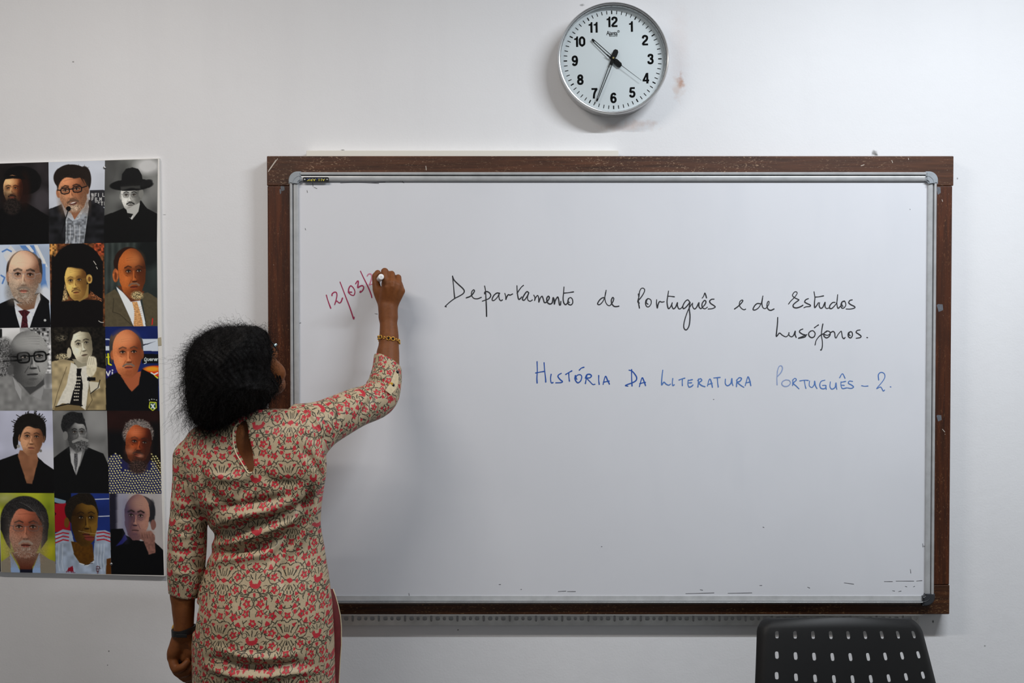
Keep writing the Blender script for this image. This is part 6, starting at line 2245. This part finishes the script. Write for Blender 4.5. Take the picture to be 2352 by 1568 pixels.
# cloth coordinates in millimetres: trunk, right sleeve, left sleeve
fc = VK[FK].mean(1)
def along(pts, X):
    pts = np.array(pts)
    best = np.full(len(X), 1e9); s = np.zeros(len(X)); ax = np.zeros((len(X), 3)); pr = np.zeros((len(X), 3))
    L0 = 0
    for a, b in zip(pts[:-1], pts[1:]):
        e = b - a; l = np.linalg.norm(e)
        t = np.clip((X - a) @ e / l ** 2, 0, 1)
        q = a + t[:, None] * e
        d = np.linalg.norm(X - q, axis=1)
        m = d < best
        best[m] = d[m]; s[m] = L0 + t[m] * l; ax[m] = e / l; pr[m] = q[m]
        L0 += l
    return best, s, ax, pr


RP = [np.array(arm_pt(630, 1030, -0.42))] + [np.array(arm_pt(*a[:3])) for a in R_ARM]
LP = [np.array(arm_pt(470, 960, -0.365))] + [np.array(arm_pt(*a[:3])) for a in L_ARM]
fpx, fpy = to_px(fc)
seamR = [(668, 905), (700, 950), (738, 1000), (768, 1050)]
rs = (fpx - np.interp(fpy, [p[1] for p in seamR], [p[0] for p in seamR])) > 0
right_sl = rs & (fpy < 1045) & (fc[:, 0] > P(670, 950, -0.36).x)
dL, _, _, _ = along(LP, fc)
lx = np.interp(fpy, [1000, 1050, 1100, 1160, 1180, 1380], [430, 448, 458, 470, 477, 477])
left_sl = (fpx < lx) & (fpy > 1012) & (fpy < 1372) & (dL < 0.075)
UV = np.zeros((len(FK), 4, 2))
X = VK[FK].reshape(-1, 3)
zc_ = np.minimum(X[:, 2], P(1176, 1062, YT).z)
cxz, rxz, cyz = np.interp(zc_, zf, T_cx), np.interp(zc_, zf, T_rx) * 1.10, np.interp(zc_, zf, T_cy)
dxz = X[:, 0] - cxz
a_ = np.arcsin(np.clip(dxz / rxz, -1, 1))
front = X[:, 1] > cyz + 0.01
a_ = np.where(front, np.sign(a_) * math.pi - a_, a_)
u_t = a_ * rxz + cxz
over = np.maximum(0, X[:, 1] - (YT - 0.05)) * np.clip((X[:, 2] - P(1176, 1050, YT).z) / 0.03, 0, 1)
uvt = np.stack([u_t * 1000, (X[:, 2] + over) * 1000], 1).reshape(-1, 4, 2)
uref = np.array(P(586, 1340, -0.47)) * 1000
uvt[..., 0] -= uref[0]
uvt[..., 1] -= np.array(P(586, 1336, -0.47))[2] * 1000


def sleeve_uv(pts, X, side):
    best, s, ax, pr = along(pts, X)
    r = X - pr
    ref = np.array([0, -1.0, 0.0])
    x = ref - (ax @ ref)[:, None] * ax
    x /= np.linalg.norm(x, axis=1, keepdims=True) + 1e-9
    y = np.cross(ax, x)
    a = np.arctan2((r * y).sum(1), (r * x).sum(1))
    return np.stack([a * 42.0 + 30 * side, -s * 1000], 1)


uvr = sleeve_uv(RP, X, 1).reshape(-1, 4, 2)
uvl = sleeve_uv(LP, X, -1).reshape(-1, 4, 2)


def unwrap(uv, per):
    d = uv[..., 0] - uv[:, :1, 0]
    uv[..., 0] -= np.round(d / per) * per
    return uv


uvr, uvl = unwrap(uvr, 2 * math.pi * 42), unwrap(uvl, 2 * math.pi * 42)
UV = np.where(right_sl[:, None, None], uvr, np.where(left_sl[:, None, None], uvl, uvt))


def kurta_material():
    m = bpy.data.materials.new("floral_print_cloth")
    m.use_nodes = True
    nt = m.node_tree
    b = nt.nodes["Principled BSDF"]
    uvn = nt.nodes.new("ShaderNodeUVMap")
    uvn.uv_map = "cloth"
    # hand-printed wobble
    wob = nt.nodes.new("ShaderNodeTexNoise")
    wob.inputs["Scale"].default_value = 0.085
    wob.inputs["Detail"].default_value = 3
    nt.links.new(uvn.outputs[0], wob.inputs["Vector"])
    sp = nt.nodes.new("ShaderNodeSeparateColor")
    nt.links.new(wob.outputs["Color"], sp.inputs[0])
    su = nt.nodes.new("ShaderNodeSeparateXYZ")
    nt.links.new(uvn.outputs[0], su.inputs[0])
    U = Sk(nt, su.outputs[0]) + (Sk(nt, sp.outputs[0]) - 0.5) * 7.0
    Vv = Sk(nt, su.outputs[1]) * -1.0 + (Sk(nt, sp.outputs[1]) - 0.5) * 7.0
    PU, PV = 76.0, 116.0
    u = (U + 76.0).op('PINGPONG', PU)          # 0 at the sunflower, 76 at the bowl
    v = (Vv + 58.0 + 116 * 20).op('MODULO', PV) - 58.0
    red = dark = green = None

    def OR(a, b_):
        return b_ if a is None else a.max(b_)

    def polar(cu, cv_):
        du, dv = u - cu, v - cv_
        r = (du * du + dv * dv).op('SQRT')
        return du, dv, r

    def flower(cu, cv_, R, n=5, ph=0.6):
        nonlocal red, green
        R = R * 0.97
        du, dv, r = polar(cu, cv_)
        th = dv.op('ARCTAN2', du)
        pet = ((th * (n / 6.28318) + ph).op('PINGPONG', 0.5) * -0.96 + 1.08) * R
        ring = (pet - r).op('MULTIPLY_ADD', 1.2, 0.5, clamp=True) * r.op('MULTIPLY_ADD', 1.2, -0.30 * R * 1.2 + 0.5, clamp=True)
        red = OR(red, ring)
        green = OR(green, r.op('MULTIPLY_ADD', -1.0, 0.34 * R, clamp=True) * du.op('MULTIPLY_ADD', 0.6, 0.75, clamp=True))

    def bud(cu, cv_, R, sq=1.0):
        nonlocal red
        R = R * 0.92
        du, dv = u - cu, (v - cv_) * sq
        r = (du * du + dv * dv).op('SQRT')
        if R < 7:
            th = dv.op('ARCTAN2', du)
            pet = (th * (3 / 6.28318) + (cu * 0.37)).op('PINGPONG', 0.5) * (-0.9 * R) + 1.22 * R
            red = OR(red, (pet - r).op('MULTIPLY_ADD', 1.2, 0.5, clamp=True))
        else:
            red = OR(red, r.op('MULTIPLY_ADD', -1.2, R * 1.2 + 0.5, clamp=True))

    def ring(cu, cv_, R, w=1.0, dirn=None):
        nonlocal dark
        du, dv, r = polar(cu, cv_)
        k = (r - R).abs().op('MULTIPLY_ADD', -1.3, w * 1.3 + 0.3, clamp=True)
        if dirn:
            k = k * (du * dirn[0] + dv * dirn[1]).op('MULTIPLY_ADD', 1.0, -R * dirn[2], clamp=True)
        dark = OR(dark, k)

    def leaf(a, b_, w=1.1):
        nonlocal dark
        ex, ey = b_[0] - a[0], b_[1] - a[1]
        l2 = ex * ex + ey * ey
        du, dv = u - a[0], v - a[1]
        t = (du * (ex / l2) + dv * (ey / l2)).op('ADD', 0.0, clamp=True)
        qx, qy = du - t * ex, dv - t * ey
        d = (qx * qx + qy * qy).op('SQRT')
        dark = OR(dark, d.op('MULTIPLY_ADD', -1.3, w * 1.3 + 0.3, clamp=True))

    for f in ((35, -8, 9.0), (33, 18, 8.8), (0, 36, 9.2), (76, -31, 9), (60, -51, 9), (60, 65, 9), (0, -44, 9), (34, -45, 9), (61, 45, 9.5), (33, 71, 9), (0, 72, 9)):
        flower(*f)
    bud(0, 0, 6.6)
    for q in ((18, 2.5, 4.0), (19, 27, 3.8), (57, -20, 4), (45, -29, 5.6), (55, 19, 4), (66.5, 1.5, 4.2), (17, -25, 4.2), (46, 53, 4.4), (16, 54, 5.4), (76, 27, 4), (17, -52, 4.4), (48, -12, 3.4), (24, 42, 4.0), (50, 34, 3.6), (47, -44, 3.8)):
        bud(*q)
    # bowl
    du, dv, r = polar(76.0, 1.0)
    red = red.max((r - 8.6).abs().op('MULTIPLY_ADD', -1.1, 6.2, clamp=True) * dv.op('MULTIPLY_ADD', 1.0, -2.5, clamp=True))
    ring(35, -8, 13.2); ring(33, 18, 12.4); ring(61, 45, 14.2, 1.1); ring(76, 45, 24, 1.0, (0, -1, 0.25))
    ring(0, 32, 25, 1.2, (0, 1, 0.1)); ring(60, -6, 5.0, 0.9); ring(65, 17, 4.6, 0.9); ring(52, 2, 24, 1.05, (-0.2, 1, 0.3)); ring(20, -48, 12, 1.05, (0.6, -0.8, -0.2))
    ring(50, -40, 17, 1.05, (-1, 0.4, 0.2)); ring(8, -46, 6, 0.9, (1, 0.3, 0.0)); ring(30, 45, 18, 1.05, (0.5, 0.8, 0.3)); ring(76, -6, 22, 1.0, (-0.4, -1, 0.45)); ring(26, 30, 16, 1.0, (-1, 0.3, 0.2)); ring(14, -14, 21, 0.9, (0.3, -1, 0.35)); ring(0, -20, 22, 0.9, (-0.5, 1, 0.2)); ring(70, -34, 15, 0.9, (-0.4, 1, 0.1)); ring(46, 34, 11, 0.9, (-0.8, -0.6, 0.1)); ring(40, -60, 13, 0.9, (0.2, 1, 0.1)); ring(72, 62, 12, 0.9, (-1, -0.2, 0.1)); ring(18, 40, 7, 0.8, (0.4, 1, -0.1)); ring(52, 14, 7, 0.8, (-0.7, -0.7, -0.1)); ring(46, -14, 6, 0.8, (0.8, 0.4, -0.1))
    for a, b_ in (((4, -10), (6, -24)), ((9, -9), (14, -20)), ((0, -10), (0, -20)), ((12, -14), (22, -27)), ((4, 10), (8, 20)), ((10, 9), (17, 19)), ((0, 9), (1, 18)), ((10, 22), (15, 34)), ((9, 46), (15, 38)),
                  ((8, -1), (14, 1)), ((76, -16), (76, -4)), ((70, -6), (64, -15)), ((68, 10), (62, 12)), ((76, 14), (76, 21)), ((70, 16), (68, 22)), ((76, 32), (76, 38)),
                  ((35, -18), (36, -12)), ((33, 8), (33, 13)), ((61, 34), (61, 39)), ((44, 8), (50, 13)), ((47, 28), (56, 30)), ((24, -34), (28, -26)), ((56, -32), (64, -36)), ((70, -46), (68, -56)), ((46, -56), (50, -50)),
                  ((22, 56), (28, 50)), ((10, 58), (6, 52)), ((14, -34), (10, -38)), ((40, 30), (36, 36)), ((70, 56), (74, 52)), ((22, -12), (27, -20)), ((4, 22), (4, 27)), ((20, 12), (24, 17)), ((18, 36), (22, 32)), ((40, -26), (42, -19)), ((54, -10), (50, -16)), ((58, 24), (52, 26)), ((68, -18), (73, -24)), ((40, 60), (44, 66)), ((26, 62), (22, 68)), ((52, 60), (48, 66)), ((8, 64), (10, 70)), ((13, -2), (20, -8)), ((22, 2), (26, -3)), ((44, -4), (50, -8)), ((44, 20), (49, 23)), ((8, 30), (13, 26)), ((24, 48), (29, 53)), ((64, 26), (60, 31)), ((70, -22), (64, -26)), ((26, -56), (21, -50)), ((42, -50), (40, -56)), ((70, 38), (73, 33)), ((2, -30), (7, -35)), ((30, -30), (35, -34))):
        leaf(a, b_, 1.25)
    n1 = noise_sk(nt, uvn.outputs[0], 0.35, 3)
    basec = mixrgb(nt, ramp01(n1, 0.3, 0.7), L4((164, 146, 118)), L4((177, 160, 131)))
    darkc = mixrgb(nt, n1, L4((24, 22, 15)), L4((42, 39, 28)))
    col = mixrgb(nt, dark * 0.93, basec, darkc)
    col = mixrgb(nt, green * 0.9, col, L4((84, 84, 64)))
    col = mixrgb(nt, red * 0.97, col, mixrgb(nt, n1, L4((156, 20, 34)), L4((184, 38, 54))))
    nt.links.new(col, b.inputs["Base Color"])
    b.inputs["Roughness"].default_value = 0.5
    b.inputs["Specular IOR Level"].default_value = 0.3
    bp = nt.nodes.new("ShaderNodeBump")
    bp.inputs["Strength"].default_value = 0.35
    bp.inputs["Distance"].default_value = 0.002
    g = nt.nodes.new("ShaderNodeNewGeometry").outputs["Position"]
    nt.links.new((noise_sk(nt, g, 38, 3, 0.6)).s, bp.inputs["Height"])
    nt.links.new(bp.outputs["Normal"], b.inputs["Normal"])
    return m


M_KURTA = kurta_material()
kurta = mesh_obj("kurta", VK, FK, M_KURTA, woman, smooth=True)
kurta["label"] = "beige kurta printed with red flowers and dark vines, three-quarter sleeves"
uvl_ = kurta.data.uv_layers.new(name="cloth")
uvl_.data.foreach_set("uv", UV.astype(np.float32).ravel())


def on_back(px, py, dflt=-0.46, off=0.001):
    """point of the kurta's surface seen at a photo position"""
    dd_ = np.where(NK[:, 1] < 0.2, np.hypot(pxk - px, pyk - py), 1e9)
    m = dd_ < 4.0
    Y = VK[m, 1].min() if m.any() else VK[np.argmin(dd_), 1]
    return P(px, py, Y - off)


M_PIPE = mat("cream_piping", (206, 190, 156), 0.6)
kp = []
ctr = KEY.mean(0)
KEYL = KEY[:int(len(KEY) * 0.57):2]
for x, y in KEYL:
    d = np.array([x, y]) - ctr
    d /= np.linalg.norm(d)
    kp.append(on_back(x + d[0] * 0.8, y + d[1] * 0.8, YK, 0.0))
ys = np.array([p.y for p in kp])
ys = np.convolve(np.pad(ys, 4, mode='edge'), np.ones(9) / 9, mode='valid')
b = MB()
b.tube([P(x, y, yy) for (x, y), yy in zip(KEYL, ys)], 0.0015, 8)
b.build("keyhole_piping", M_PIPE, kurta, smooth=True)

# dark red lining where the side slit opens
b = MB()
SL = [(1352, 762, 764.5), (1368, 765, 770), (1390, 767, 776.5), (1415, 768, 781.5), (1440, 768.5, 783.5), (1480, 769, 783.5), (1520, 769, 780.5), (1568, 769, 778), (1700, 772, 782), (1840, 776, 788)]
vs, fs = [], []
for y, xa, xb in SL:
    vs += [P(xa - 9, y, -0.360), P(xb - 2.5, y, -0.335), P(xb, y, -0.3300), P(xb - 1.5, y, -0.322), P(xa - 12, y, -0.345)]
for i in range(len(SL) - 1):
    for k in range(5):
        l = (k + 1) % 5
        fs.append([i * 5 + k, i * 5 + l, i * 5 + 5 + l, i * 5 + 5 + k])
b.add(vs, fs)
lin_ = b.build("side_slit_lining", mat("dark_red_lining", (92, 14, 16), 0.7, noise=(60, 0.25)), kurta, smooth=True)
lin_["label"] = "dark red lining showing at the side slit"
b = MB()
b.tube([P(xb + 0.3, y, -0.3305) for y, xa, xb in SL], 0.0014, 6)
b.build("slit_hem", M_PIPE, kurta, smooth=True)

# cuff placket with two round dark buttons
M_BTN = mat("dark_round_button", (22, 18, 20), 0.12, spec=0.8)


def on_arm(px, py, ax_px, r, off=0.0):
    """front surface of the right sleeve at a photo position: axis x at that height, radius r"""
    c = P(*ax_px)
    q = P(px, py, ax_px[2])
    dx = q.x - c.x
    return Vector((q.x, c.y - math.sqrt(max(r * r - dx * dx, 0.00002)) - off, q.z))


eL = catmull([(908, 849), (903, 862), (896, 880), (885, 896)], 4)
eR = catmull([(914.5, 851), (915, 868), (912, 888), (898, 906)], 4)
nr_, nc_ = len(eL), 6
gp = np.array([[eL[i] * (1 - j / (nc_ - 1)) + eR[i] * j / (nc_ - 1) for j in range(nc_)] for i in range(nr_)])
gy = np.array([[on_back(x, y, -0.2, 0.0).y for x, y in row] for row in gp])
for _ in range(3):
    pd = np.pad(gy, 1, mode='edge')
    gy = np.minimum(gy, (pd[:-2, 1:-1] + pd[2:, 1:-1] + pd[1:-1, :-2] + pd[1:-1, 2:]) / 4)
vs = [P(gp[i][j][0], gp[i][j][1], gy[i][j] - 0.0007) for i in range(nr_) for j in range(nc_)]
fs = [[i * nc_ + j, i * nc_ + j + 1, (i + 1) * nc_ + j + 1, (i + 1) * nc_ + j] for i in range(nr_ - 1) for j in range(nc_ - 1)]
plk = mesh_obj("cuff_placket", vs, fs, mat("cream_placket_cloth", (184, 167, 134), 0.6, noise=(200, 0.1)), kurta, smooth=True)
for (x, y) in ((912.3, 854), (902.3, 884)):
    b = MB()
    b.sphere(on_back(x, y, -0.2, 0.0012), 0.0046, 16, 10, (1, 0.6, 1))
    b.build("button", M_BTN, kurta, smooth=True)
b = MB()
c = on_back(898, 883, -0.2, 0.0016)
for k in range(6):
    a = 2 * math.pi * k / 6
    b.sphere(c + Vector((math.cos(a) * 0.0032, 0, math.sin(a) * 0.0034)), 0.0028, 8, 6, (1, 0.15, 1))
b.build("embroidered_flower", mat("mustard_thread", (196, 150, 40), 0.7), kurta, smooth=True)

# ------------------------------------------------------------------ hair
HOUT = [(543, 750), (578, 748), (600, 756), (612, 775), (618, 796), (622, 812), (620, 835), (621, 855), (632, 878), (634, 892), (629, 905), (616, 916), (607, 934), (590, 950), (561, 962), (535, 974), (507, 982), (479, 981), (459, 971), (445, 946), (438, 915), (435, 880), (434, 836), (440, 810), (452, 789), (471, 768), (503, 753), (522, 750)]
HO = catmull(HOUT + [HOUT[0]], 4)
YH = -0.385
HW = np.array([P(x, y, YH) for x, y in HO])
hf = Field((HW[:, 0].min() - 0.03, -0.53, HW[:, 2].min() - 0.03), (HW[:, 0].max() + 0.03, -0.24, HW[:, 2].max() + 0.03), 0.003)
X, Y, Z = hf.ax[0][:, None], hf.ax[1], hf.ax[2][None, :]
d2 = np.full((len(hf.ax[0]), len(hf.ax[2])), 1e9); ins = np.zeros(d2.shape, bool)
n = len(HW)
for i in range(n):
    x1, z1, x2, z2 = HW[i][0], HW[i][2], HW[(i + 1) % n][0], HW[(i + 1) % n][2]
    with np.errstate(divide='ignore', invalid='ignore'):
        xi = (x2 - x1) * (Z - z1) / (z2 - z1) + x1
    ins ^= ((z1 > Z) != (z2 > Z)) & (X < xi)
    ex, ez = x2 - x1, z2 - z1
    t = np.clip(((X - x1) * ex + (Z - z1) * ez) / (ex * ex + ez * ez + 1e-12), 0, 1)
    d2 = np.minimum(d2, np.hypot(X - x1 - ex * t, Z - z1 - ez * t))
d2 = np.where(ins, -d2, d2)
tt = np.clip(-d2 / 0.095, 0, 1)
half = 0.118 * np.sqrt(np.clip(1 - (1 - tt) ** 2, 0, 1))
yy = Y[None, :, None]
dd = np.where(d2[:, None, :] < 0, np.maximum(np.abs(yy - YH) - half[:, None, :], d2[:, None, :]), np.hypot(d2[:, None, :], np.abs(yy - YH)))
hf.D[...] = dd.astype(np.float32)
# leave the face free (the hair behind the cheek stays)
fcn = np.array(H(0, 0.112, -0.040))
sl, X3, Y3, Z3_ = hf.region(fcn - 0.16, fcn + 0.16)
q = [X3 - fcn[0], Y3 - fcn[1], Z3_ - fcn[2]]
loc = [HM[i][0] * q[0] + HM[i][1] * q[1] + HM[i][2] * q[2] for i in range(3)]
k0 = np.sqrt((loc[0] / 0.072) ** 2 + (loc[1] / 0.085) ** 2 + (loc[2] / 0.100) ** 2)
hf.D[sl] = np.maximum(hf.D[sl], -np.maximum((k0 - 1) * 0.07, -0.395 - Y3)).astype(np.float32)
VH, FH = hf.mesh()
VH = relax(VH, FH, 3, 0.5)
NH = vert_normals(VH, FH)
# locks: shallow waves running down the mass
wv = np.sin(VH[:, 0] * 210 + 3 * np.sin(VH[:, 2] * 60) + VH[:, 1] * 130) * 0.5 + np.sin(VH[:, 0] * 95 - VH[:, 2] * 70 + VH[:, 1] * 160) * 0.5
wv2 = np.sin(VH[:, 0] * 420 + 2 * np.sin(VH[:, 2] * 130)) * np.sin(VH[:, 2] * 260 + VH[:, 1] * 310)
VH = VH + NH * (wv * 0.0016 + wv2 * 0.0016)[:, None]
M_HAIR = bpy.data.materials.new("black_hair")
M_HAIR.use_nodes = True
nt = M_HAIR.node_tree
pb = nt.nodes["Principled BSDF"]
pb.inputs["Base Color"].default_value = L4((12, 10, 10))
pb.inputs["Roughness"].default_value = 0.65
pb.inputs["Specular IOR Level"].default_value = 0.14
# curly strands rooted in the mass
r = np.random.default_rng(11)
NS, K = 8500, 32
wgt = np.clip(0.35 - NH[:, 1], 0.08, None) * 0 + 1.0
root = r.integers(0, len(VH), NS)
root = root[(NH[root, 1] < 0.45)]
NS = len(root)
P0, N0 = VH[root], NH[root]
down = np.array([0, 0, -1.0])
tang = down - (N0 @ down)[:, None] * N0
tn = np.linalg.norm(tang, axis=1, keepdims=True)
side = np.cross(N0, np.array([0, 1.0, 0]))
tang = np.where(tn > 0.25, tang / (tn + 1e-9), side / (np.linalg.norm(side, axis=1, keepdims=True) + 1e-9))
tang += r.normal(0, 0.45, tang.shape)
tang /= np.linalg.norm(tang, axis=1, keepdims=True)
bi = np.cross(N0, tang)
bi /= np.linalg.norm(bi, axis=1, keepdims=True) + 1e-9
wild = r.random(NS) ** 3
leftness = np.clip((P(470, 860, YH).x - P0[:, 0]) / 0.04, 0, 1) * np.clip((P(440, 800, YH).z - P0[:, 2]) / 0.10, 0, 1)
out = 0.08 + 0.42 * wild + 1.0 * leftness * r.random(NS)
right = np.clip((P0[:, 0] - P(590, 860, YH).x) / 0.03, 0, 1)
out = out * (1 - 0.7 * right)
L = r.uniform(0.016, 0.050, NS)
L = L * (1 + 0.5 * leftness)
rad = r.uniform(0.0014, 0.0048, NS)
frq = r.uniform(1.8, 4.6, NS)
ph = r.uniform(0, 6.28, NS)
ss = np.linspace(0, 1, K)
pts = np.zeros((NS, K, 3))
for k, s in enumerate(ss):
    a = frq * s * 2 * math.pi + ph
    off = rad[:, None] * ((np.cos(a) - np.cos(ph))[:, None] * bi + (np.sin(a) - np.sin(ph))[:, None] * N0)
    pts[:, k] = P0 - N0 * 0.002 + tang * (L * s)[:, None] + N0 * (L * out * (s - 0.25 * s * s))[:, None] + off + down * (0.010 * s * s * L / 0.05)[:, None]
dirs = np.gradient(pts, axis=1)
dirs /= np.linalg.norm(dirs, axis=2, keepdims=True) + 1e-12
e1 = np.cross(dirs, np.array([0.31, 0.82, 0.47])); e1 /= np.linalg.norm(e1, axis=2, keepdims=True) + 1e-12
e2 = np.cross(dirs, e1)
wr = (0.00024 * (1 - 0.6 * ss))[None, :, None] * r.uniform(0.7, 1.3, NS)[:, None, None]
tube = np.stack([pts + wr * (e1 * math.cos(2 * math.pi * q / 3) + e2 * math.sin(2 * math.pi * q / 3)) for q in range(3)], 2)
SV = tube.reshape(-1, 3)
bid = (np.arange(NS)[:, None, None] * K + np.arange(K - 1)[None, :, None]) * 3
q0 = np.arange(3)[None, None, :]
q1 = (q0 + 1) % 3
SF = np.stack([bid + q0, bid + q1, bid + 3 + q1, bid + 3 + q0], -1).reshape(-1, 4)
# loose curls beside the cheek
b = MB()
for pl, yd in (([(620, 852), (632, 856), (642, 864), (646, 876), (641, 886)], -0.345), ([(622, 870), (634, 884), (636, 896), (626, 906), (612, 908)], -0.40), ([(606, 896), (618, 906), (622, 918), (612, 926)], -0.42),
               ([(622, 848), (634, 860), (640, 874), (636, 886)], -0.350), ([(600, 756), (612, 764), (618, 780), (616, 800)], -0.37), ([(604, 800), (620, 800), (628, 806)], -0.35), ([(600, 905), (608, 920), (604, 936)], -0.43)):
    for q in range(5):
        jt = np.random.default_rng(q + len(pl) * 7)
        c = catmull([(x + jt.normal(0, 1.3), y + jt.normal(0, 1.3)) for x, y in pl], 5)
        b.tube([P(x, y, yd + jt.normal(0, 0.001)) for x, y in c], [0.0012 * (1 - 0.7 * i / len(c)) for i in range(len(c))], 5)
CV_ = np.array([tuple(v) for v in b.v])
CF_ = np.array([f for f in b.f if len(f) == 4])
n1, n2 = len(VH), len(VH) + len(SV)
hair = mesh_obj("hair", np.concatenate([VH, SV, CV_]), np.concatenate([FH, SF + n1, CF_ + n2]), M_HAIR, woman, smooth=True)
hair["label"] = "black chin-length curly hair"

# ------------------------------------------------------------------ glasses, bracelet, wrist watch
gl_ = mat("dark_spectacle_frame", (22, 24, 26), 0.3, metal=0.3)
b = MB()
for sx in (-1, 1):
    cx_, cz_ = sx * 0.033, 0.010
    rim = [H(cx_ + 0.026 * math.cos(a), 0.098 - 0.010 * abs(cx_ + 0.026 * math.cos(a)) / 0.06, cz_ + 0.019 * math.sin(a)) for a in np.linspace(0, 2 * math.pi, 24, endpoint=False)]
    b.tube(rim, 0.0012, 6, closed=True)
    b.tube([H(sx * 0.058, 0.090, 0.016), H(sx * 0.074, 0.080, 0.018), H(sx * 0.080, 0.0, 0.022), H(sx * 0.080, -0.022, 0.016)], 0.0016, 6)
b.tube([H(-0.009, 0.098, 0.014), H(0, 0.101, 0.017), H(0.009, 0.098, 0.014)], 0.0011, 6)
specs = b.build("eyeglasses", gl_, woman, smooth=True)
for sx in (-1, 1):
    b = MB()
    b.box(H(sx * 0.073, 0.083, 0.018), (0.006, 0.008, 0.005), bevel=0.001, rot=Mh)
    b.build("hinge", mat("bright_hinge", (150, 175, 180), 0.25, metal=0.8), specs)

M_GOLD = mat("gold_metal", (216, 164, 72), 0.3, metal=0.7)
ca = P(893, 781, -0.1375)
axv = (P(892.5, 760, -0.132) - P(893.5, 800, -0.143)).normalized()
xa = axv.cross(Vector((0, 1, 0))).normalized()
ya = axv.cross(xa)
br = MB(); bd = MB()
NB_ = 15
for k in range(NB_):
    a = 2 * math.pi * k / NB_
    rdir = xa * math.cos(a) + ya * math.sin(a)
    tdir = -xa * math.sin(a) + ya * math.cos(a)
    # tilted loop that droops on the right
    c = ca + rdir * 0.0266 - axv * (0.0055 * (1 if True else 0)) * (rdir.dot(Vector((1, 0, 0))) * 1.0) + axv * 0.001 * math.sin(3 * a)
    big = k % 3 != 0
    R0 = 0.0047 if big else 0.0028
    lp = [c + rdir * 0.0006 + (tdir * math.cos(t) + axv * math.sin(t)) * R0 for t in np.linspace(0, 2 * math.pi, 12, endpoint=False)]
    br.tube(lp, 0.0010, 6, closed=True)
    if big:
        for q in range(4):
            t = math.pi / 4 + q * math.pi / 2
            br.sphere(c + rdir * 0.0010 + (tdir * math.cos(t) + axv * math.sin(t)) * R0, 0.0016, 8, 6)
        bd.sphere(c + rdir * 0.0004, 0.0024, 8, 6)
bra = br.build("bracelet", M_GOLD, woman, smooth=True)
bra["label"] = "gold link bracelet on the raised forearm"
bd.build("bead", mat("black_bead", (12, 12, 14), 0.2), bra, smooth=True)

wc = P(422.3, 1447, -0.388)
wax = (P(422, 1430, -0.388) - P(423, 1464, -0.388)).normalized()
wx_ = wax.cross(Vector((0, 1, 0))).normalized()
wy_ = wax.cross(wx_)
b = MB()
vs, fs = [], []
NW = 48
for k in range(NW):
    a = 2 * math.pi * k / NW
    rdir = wx_ * math.cos(a) + wy_ * math.sin(a)
    tilt = 0.0035 * rdir.x / 1.0
    for rr_, h in ((0.0242, -0.0075), (0.0272, -0.0072), (0.0274, 0.0072), (0.0242, 0.0075)):
        hh = h * (0.72 + 0.28 * abs(math.cos(a)))
        vs.append(wc + rdir * rr_ + wax * (hh + tilt))
for k in range(NW):
    l = (k + 1) % NW
    for q in range(4):
        s_ = (q + 1) % 4
        fs.append([k * 4 + q, k * 4 + s_, l * 4 + s_, l * 4 + q])
b.add(vs, fs)
watch = b.build("wristwatch", mat("black_watch_strap", (10, 10, 11), 0.5), woman, smooth=False, angle=40)
watch["label"] = "black strap watch on the left wrist"
b = MB()
fd_ = (Vector((-0.80, 0.60, 0)) - wax * wax.dot(Vector((-0.80, 0.60, 0)))).normalized()
b.lathe([(0.0105, 0.0), (0.0115, 0.001), (0.0115, 0.004), (0.0100, 0.0055)], wc + fd_ * 0.0262 + wax * 0.001, fd_, 24, cap0=True, cap1=True)
b.build("watch_case", M_GOLD, watch, angle=40)
b = MB()
b.box(wc + Vector((0.004, -0.0277, -0.0045)), (0.024, 0.002, 0.0075), bevel=0.0008)
b.build("strap_keeper", mat("black_strap_loop", (8, 8, 9), 0.5), watch)

# ------------------------------------------------------------------ marker in her hand
tip = P(868.5, 645, YS - 0.0006)
end = P(875.5, 635.4, -0.158)
ax_ = (tip - end).normalized()
Lm = (tip - end).length
mk = empty("whiteboard_marker", end)
tag(mk, "white whiteboard marker held in the woman's raised right hand", "marker")
M_WHT = mat("white_marker_barrel", (232, 230, 230), 0.35)
b = MB()
b.lathe([(0.0055, 0.0), (0.0068, 0.0006), (0.0073, 0.002), (0.0073, 0.020), (0.0070, 0.0204), (0.0070, 0.0212), (0.0073, 0.0216), (0.0073, Lm - 0.030), (0.0066, Lm - 0.026)], end, ax_, 32, cap0=True, cap1=True)
b.build("barrel", M_WHT, mk, angle=35)
b = MB()
b.lathe([(0.0064, Lm - 0.0265), (0.0058, Lm - 0.018), (0.0036, Lm - 0.008), (0.0030, Lm - 0.006)], end, ax_, 24, cap0=True, cap1=True)
b.build("nib_holder", mat("grey_nib_holder", (150, 150, 152), 0.4), mk, angle=35)
b = MB()
b.lathe([(0.0024, Lm - 0.0065), (0.0024, Lm - 0.002), (0.0012, Lm)], end, ax_, 16, cap0=True, cap1=True)
b.build("nib", mat("red_felt_nib", (170, 30, 60), 0.8), mk, angle=35)
b = MB()
b.lathe([(0.0009, -0.0003), (0.0009, 0.0002)], end, ax_, 12, cap0=True)
b.build("end_dimple", mat("grey_dimple", (110, 110, 112), 0.6), mk)
